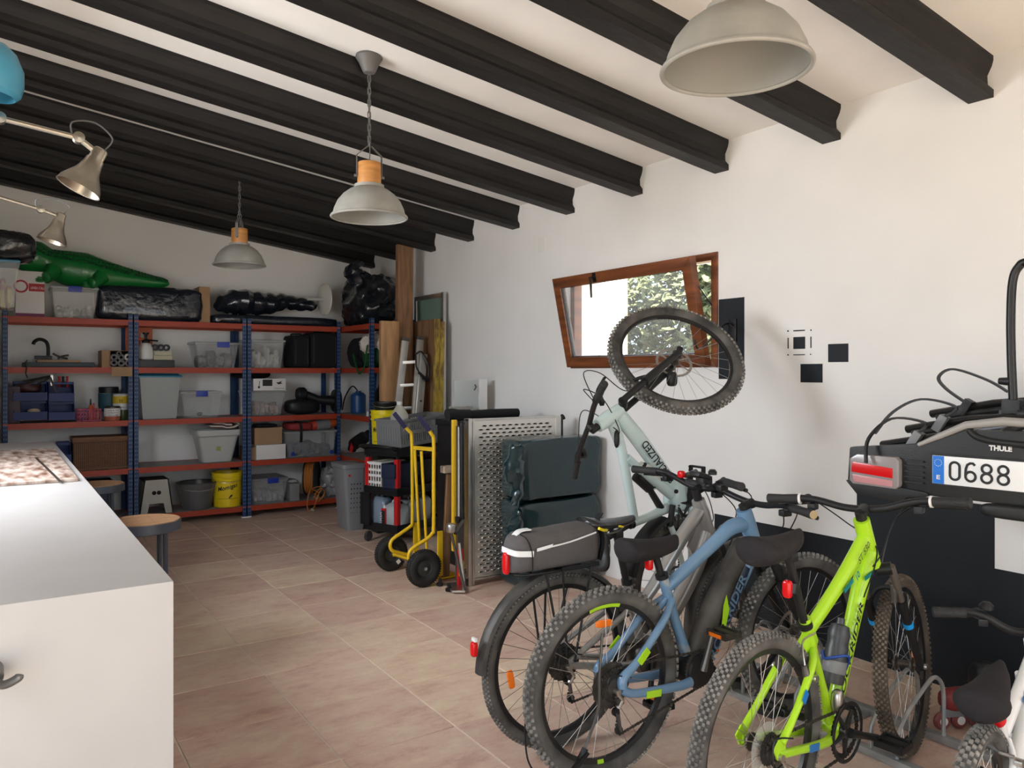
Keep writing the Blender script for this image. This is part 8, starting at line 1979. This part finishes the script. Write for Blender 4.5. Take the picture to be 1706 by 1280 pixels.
# number plate
pl = build(MB().cbox(cp(0.26, 0.010, 0.052), (0.522, 0.006, 0.112), A3), 'plate', mat('plate_retro_white', (0.80, 0.81, 0.80), 0.35), t, bevel=0.002)
build(MB().cbox(cp(0.26, 0.006, 0.052), (0.535, 0.006, 0.125), A3), 'plate_frame', M_cpl, t)
yp = 0.0145
build(MB().cbox(cp(0.022, yp - 0.001, 0.052), (0.042, 0.002, 0.110), A3), 'blue_band', mat('eu_blue', (0.005, 0.16, 0.62), 0.4), pl)
mb = MB()
for k in range(12):
    a = 2 * pi * k / 12; o_ = cp(0.022 + 0.0135 * cos(a), yp + 0.0004, 0.080 + 0.0135 * sin(a)); pts_ = []
    for i in range(10):
        r_ = 0.0024 if i % 2 == 0 else 0.001; b_ = pi / 2 + pi * i / 5; pts_.append(o_ + e_dir * (r_ * cos(b_)) + Z_ * (r_ * sin(b_)))
    mb.add(pts_, [tuple(range(10))])
build(mb, 'star_ring', mat('star_pale', (0.65, 0.75, 0.55), 0.5), pl, smooth=False, kind='stuff')
text('E', 'lettering', pl, M_white, cp(0.0155, yp + 0.0004, 0.014), e_dir, Z_, 0.017, width=0.014, bold=0.03)
# the characters as strokes, 77 mm high
def stroke(pts, s0, closed=False):
    P = [cp(s0 + p[0], yp + 0.0002, 0.014 + p[1]) for p in pts]
    mb.tube(P, 0.0048, 8, closed=closed, flat=0.25, up=out)
def oval(cx, cz_, rx, rz, n=20): return [(cx + rx * cos(2 * pi * k / n), cz_ + rz * sin(2 * pi * k / n)) for k in range(n)]
def stad(cx, cz_, rx, hz, n=10):
    o = []
    for k in range(n + 1): a = pi * k / n; o.append((cx + rx * cos(a), cz_ + hz + rx * sin(a)))
    for k in range(n + 1): a = pi + pi * k / n; o.append((cx + rx * cos(a), cz_ - hz + rx * sin(a)))
    return o
for i, ch in enumerate('0688'):
    mb = MB(); s0 = 0.062 + 0.0565 * i
    if ch == '0': stroke(stad(0.021, 0.0385, 0.0175, 0.017), s0, True)
    if ch == '6':
        stroke(oval(0.021, 0.022, 0.0178, 0.0185), s0, True)
        stroke([(0.037, 0.066), (0.030, 0.0735), (0.020, 0.0735), (0.010, 0.067), (0.005, 0.052), (0.0035, 0.035), (0.0035, 0.022)], s0)
    if ch == '8': stroke(oval(0.021, 0.021, 0.0182, 0.0178), s0, True); stroke(oval(0.021, 0.0565, 0.0165, 0.0163), s0, True)
    build(mb, 'plate_character', M_ink, pl, smooth=False)
text('THULE', 'lettering', t, M_white, cp(0.200, 0.002, 0.142), e_dir, Z_, 0.021, width=0.078, bold=0.05)
# tail light
tl = build(MB().prism([(-0.335, -0.025), (-0.32, -0.04), (-0.14, -0.045), (-0.125, -0.03), (-0.125, 0.075), (-0.14, 0.09), (-0.30, 0.09), (-0.335, 0.07)], cp(0, -0.02, 0), e_dir, Z_, 0.05), 'tail_light', mat('clear_lens', (0.27, 0.24, 0.235), 0.18), t, bevel=0.012)
build(MB().prism([(-0.325, 0.012), (-0.15, 0.0), (-0.15, 0.042), (-0.32, 0.056)], cp(0, 0.024, 0), e_dir, Z_, 0.01), 'red_reflector', M_redlens, tl, bevel=0.004)
build(MB().prism([(-0.315, -0.03), (-0.15, -0.035), (-0.15, -0.010), (-0.32, 0.002)], cp(0, 0.027, 0), e_dir, Z_, 0.006), 'pink_reflector', mat('pink_lens', (0.55, 0.25, 0.26), 0.2), tl, bevel=0.003)
for k in range(5): build(MB().cbox(cp(-0.075, 0.004, -0.01 + 0.022 * k), (0.075, 0.010, 0.006), A3), 'grille_slat', M_cpl, t)
build(MB().prism([(-0.36, -0.03), (-0.31, -0.085), (-0.12, -0.10), (-0.10, -0.075), (-0.02, -0.062), (-0.02, -0.045), (-0.33, -0.02)], cp(0, -0.10, 0), e_dir, Z_, 0.115), 'light_shell', M_cpl, t, bevel=0.006)
# handle arch and the plastic bow below
build(MB().tube([cp(a_, 0.0, b_) for a_, b_ in ((-0.06, 0.145), (0.02, 0.185), (0.12, 0.235), (0.25, 0.255), (0.42, 0.25), (0.60, 0.22))], [0.008, 0.012, 0.015, 0.017, 0.017, 0.015], 12), 'silver_arch', M_cgrey, t)
build(MB().tube(cr([cp(0.13, 0.0, 0.215), cp(0.16, 0.005, 0.19), cp(0.24, 0.008, 0.175), cp(0.42, 0.008, 0.17), cp(0.6, 0.005, 0.18)], 5), 0.012, 10), 'hand_grip', M_cpl, t)
build(MB().sup(cp(0.34, 0.0, -0.085), (0.03, 0.17, 0.028), 0.5, 30, 16, rot=Matrix.Rotation(0.11, 3, 'Z')), 'lower_bow', M_cpl, t)
# rails stacked behind, with ratchet straps
for k in range(3):
    o0 = -0.10 - 0.13 * k; z0 = 0.145 + 0.065 * k; sh = 0.05 * k
    build(MB().tube([cp(-0.25 + sh * 1.0, o0, z0 - 0.02), cp(0.0 + sh, o0, z0 + 0.035), cp(0.16 + sh, o0, z0 + 0.055), cp(0.26 + sh, o0, z0 + 0.045)], [0.030, 0.028, 0.022, 0.008], 12, flat=0.6, up=Z_), 'wheel_tray', M_cpl, t)
    build(MB().tube([cp(-0.22 + sh, o0 + 0.02, z0 - 0.035), cp(0.10 + sh, o0 + 0.02, z0 + 0.02)], 0.018, 10), 'tray_rail', M_cpl, t)
    if k: build(MB().tube([cp(0.04 + sh, o0 + 0.05, z0 - 0.01), cp(0.30 + sh, o0 + 0.05, z0 + 0.045)], 0.020, 14), 'cross_tube', M_cbar, t); build(MB().tube([cp(0.30 + sh, o0 + 0.05, z0 + 0.045), cp(0.325 + sh, o0 + 0.05, z0 + 0.05)], 0.023, 14), 'end_plug', mat('brown_cap', (0.06, 0.04, 0.035), 0.5), t)
    bk = cp(-0.10 + sh, o0 + 0.03, z0 + 0.015)
    mb = MB(); mb.cbox(bk, (0.035, 0.05, 0.075), (e_dir * 0.85 - Z_ * 0.5, out, Z_ * 0.85 + e_dir * 0.5)); build(mb, 'buckle', M_greyp if k < 2 else M_cpl, t, bevel=0.005)
    lp = [bk + Vector((0, 0, 0.02)), bk + e_dir * -0.08 + Vector((0, 0, 0.08)), bk + e_dir * -0.11 + Vector((0, 0, 0.13)), bk + e_dir * -0.05 + Vector((0, 0, 0.165)), bk + e_dir * 0.08 + Vector((0, 0, 0.12)), bk + e_dir * 0.16 + Vector((0, 0, 0.07))]
    if k == 2: build(MB().strip(cr(lp, 6), 0.020, 0.009, out), 'strap', M_cpl, t)
    elif k == 1: build(MB().strip(cr([bk + Vector((0, 0, 0.02)), bk + e_dir * 0.06 + Vector((0, 0.0, 0.07)), bk + e_dir * -0.08 + Vector((0, 0, 0.10)), bk + e_dir * -0.20 + Vector((0, 0, 0.04)), bk + e_dir * -0.28 + Vector((0, 0, -0.06))], 6), 0.018, 0.009, out), 'strap', M_cpl, t)
    else: build(MB().strip(cr([bk + Vector((0, 0, 0.02)), bk + e_dir * 0.04 + Vector((0, 0, 0.07)), bk + e_dir * -0.08 + out * 0.04 + Vector((0, 0, 0.085)), bk + e_dir * -0.15 + out * 0.10 + Vector((0, 0, 0.0)), bk + e_dir * -0.145 + out * 0.135 + Vector((0, 0, -0.10))], 6), 0.018, 0.009, out), 'strap', M_cpl, t)
# upright hoop with its foot block and arm clamp
hx0 = at_y(1690, 690, 1.48); HX = 3.42
def hp_(u, v): return at_x(u, v, HX)
hoop = [hp_(1688, 668), hp_(1685, 600), hp_(1684, 530), hp_(1687, 470), hp_(1697, 445), hp_(1716, 436), hp_(1800, 436), hp_(1830, 460), hp_(1836, 540), hp_(1840, 680)]
build(MB().tube(cr(hoop, 6), 0.0165, 16), 'hoop', M_blackmetal, t)
for u in (1688, 1838):
    q0 = hp_(u, 676); q0.z = hp_(1688, 676).z
    build(MB().cbox(q0 + Vector((0, 0, -0.02)), (0.05, 0.07, 0.09)), 'hoop_socket', M_cpl, t, bevel=0.008)
q0 = hp_(1674, 636); build(MB().tube([hp_(1684, 636), hp_(1665, 635)], [0.018, 0.014], 12), 'arm_clamp', M_cpl, t)
build(MB().tube([hp_(1700, 690), hp_(1850, 690)], 0.03, 14), 'hoop_crossbar', M_cpl, t)
build(MB().box(3.44, WX, 0.95, 1.40, 1.10, 1.32), 'folding_block', M_cpl, t, bevel=0.02)
build(MB().tube([cp(0.18, -0.02, 0.17), cp(0.34, -0.30, 0.30)], 0.02, 10), 'central_arm', M_cpl, t)
# wall bracket carrying it
build(MB().box(WX - 0.02, WX - 0.003, 1.0, 1.35, 1.02, 1.10), 'wall_plate', M_blackmetal, t, bevel=0.003)
build(MB().box(3.35, WX - 0.01, 1.05, 1.09, 1.06, 1.10), 'support_arm', M_blackmetal, t, bevel=0.003); build(MB().box(3.35, WX - 0.01, 1.27, 1.31, 1.06, 1.10), 'support_arm', M_blackmetal, t, bevel=0.003)
# the orange brown corner of something wooden high at the right edge
a = at_x(1709, 412, WX)
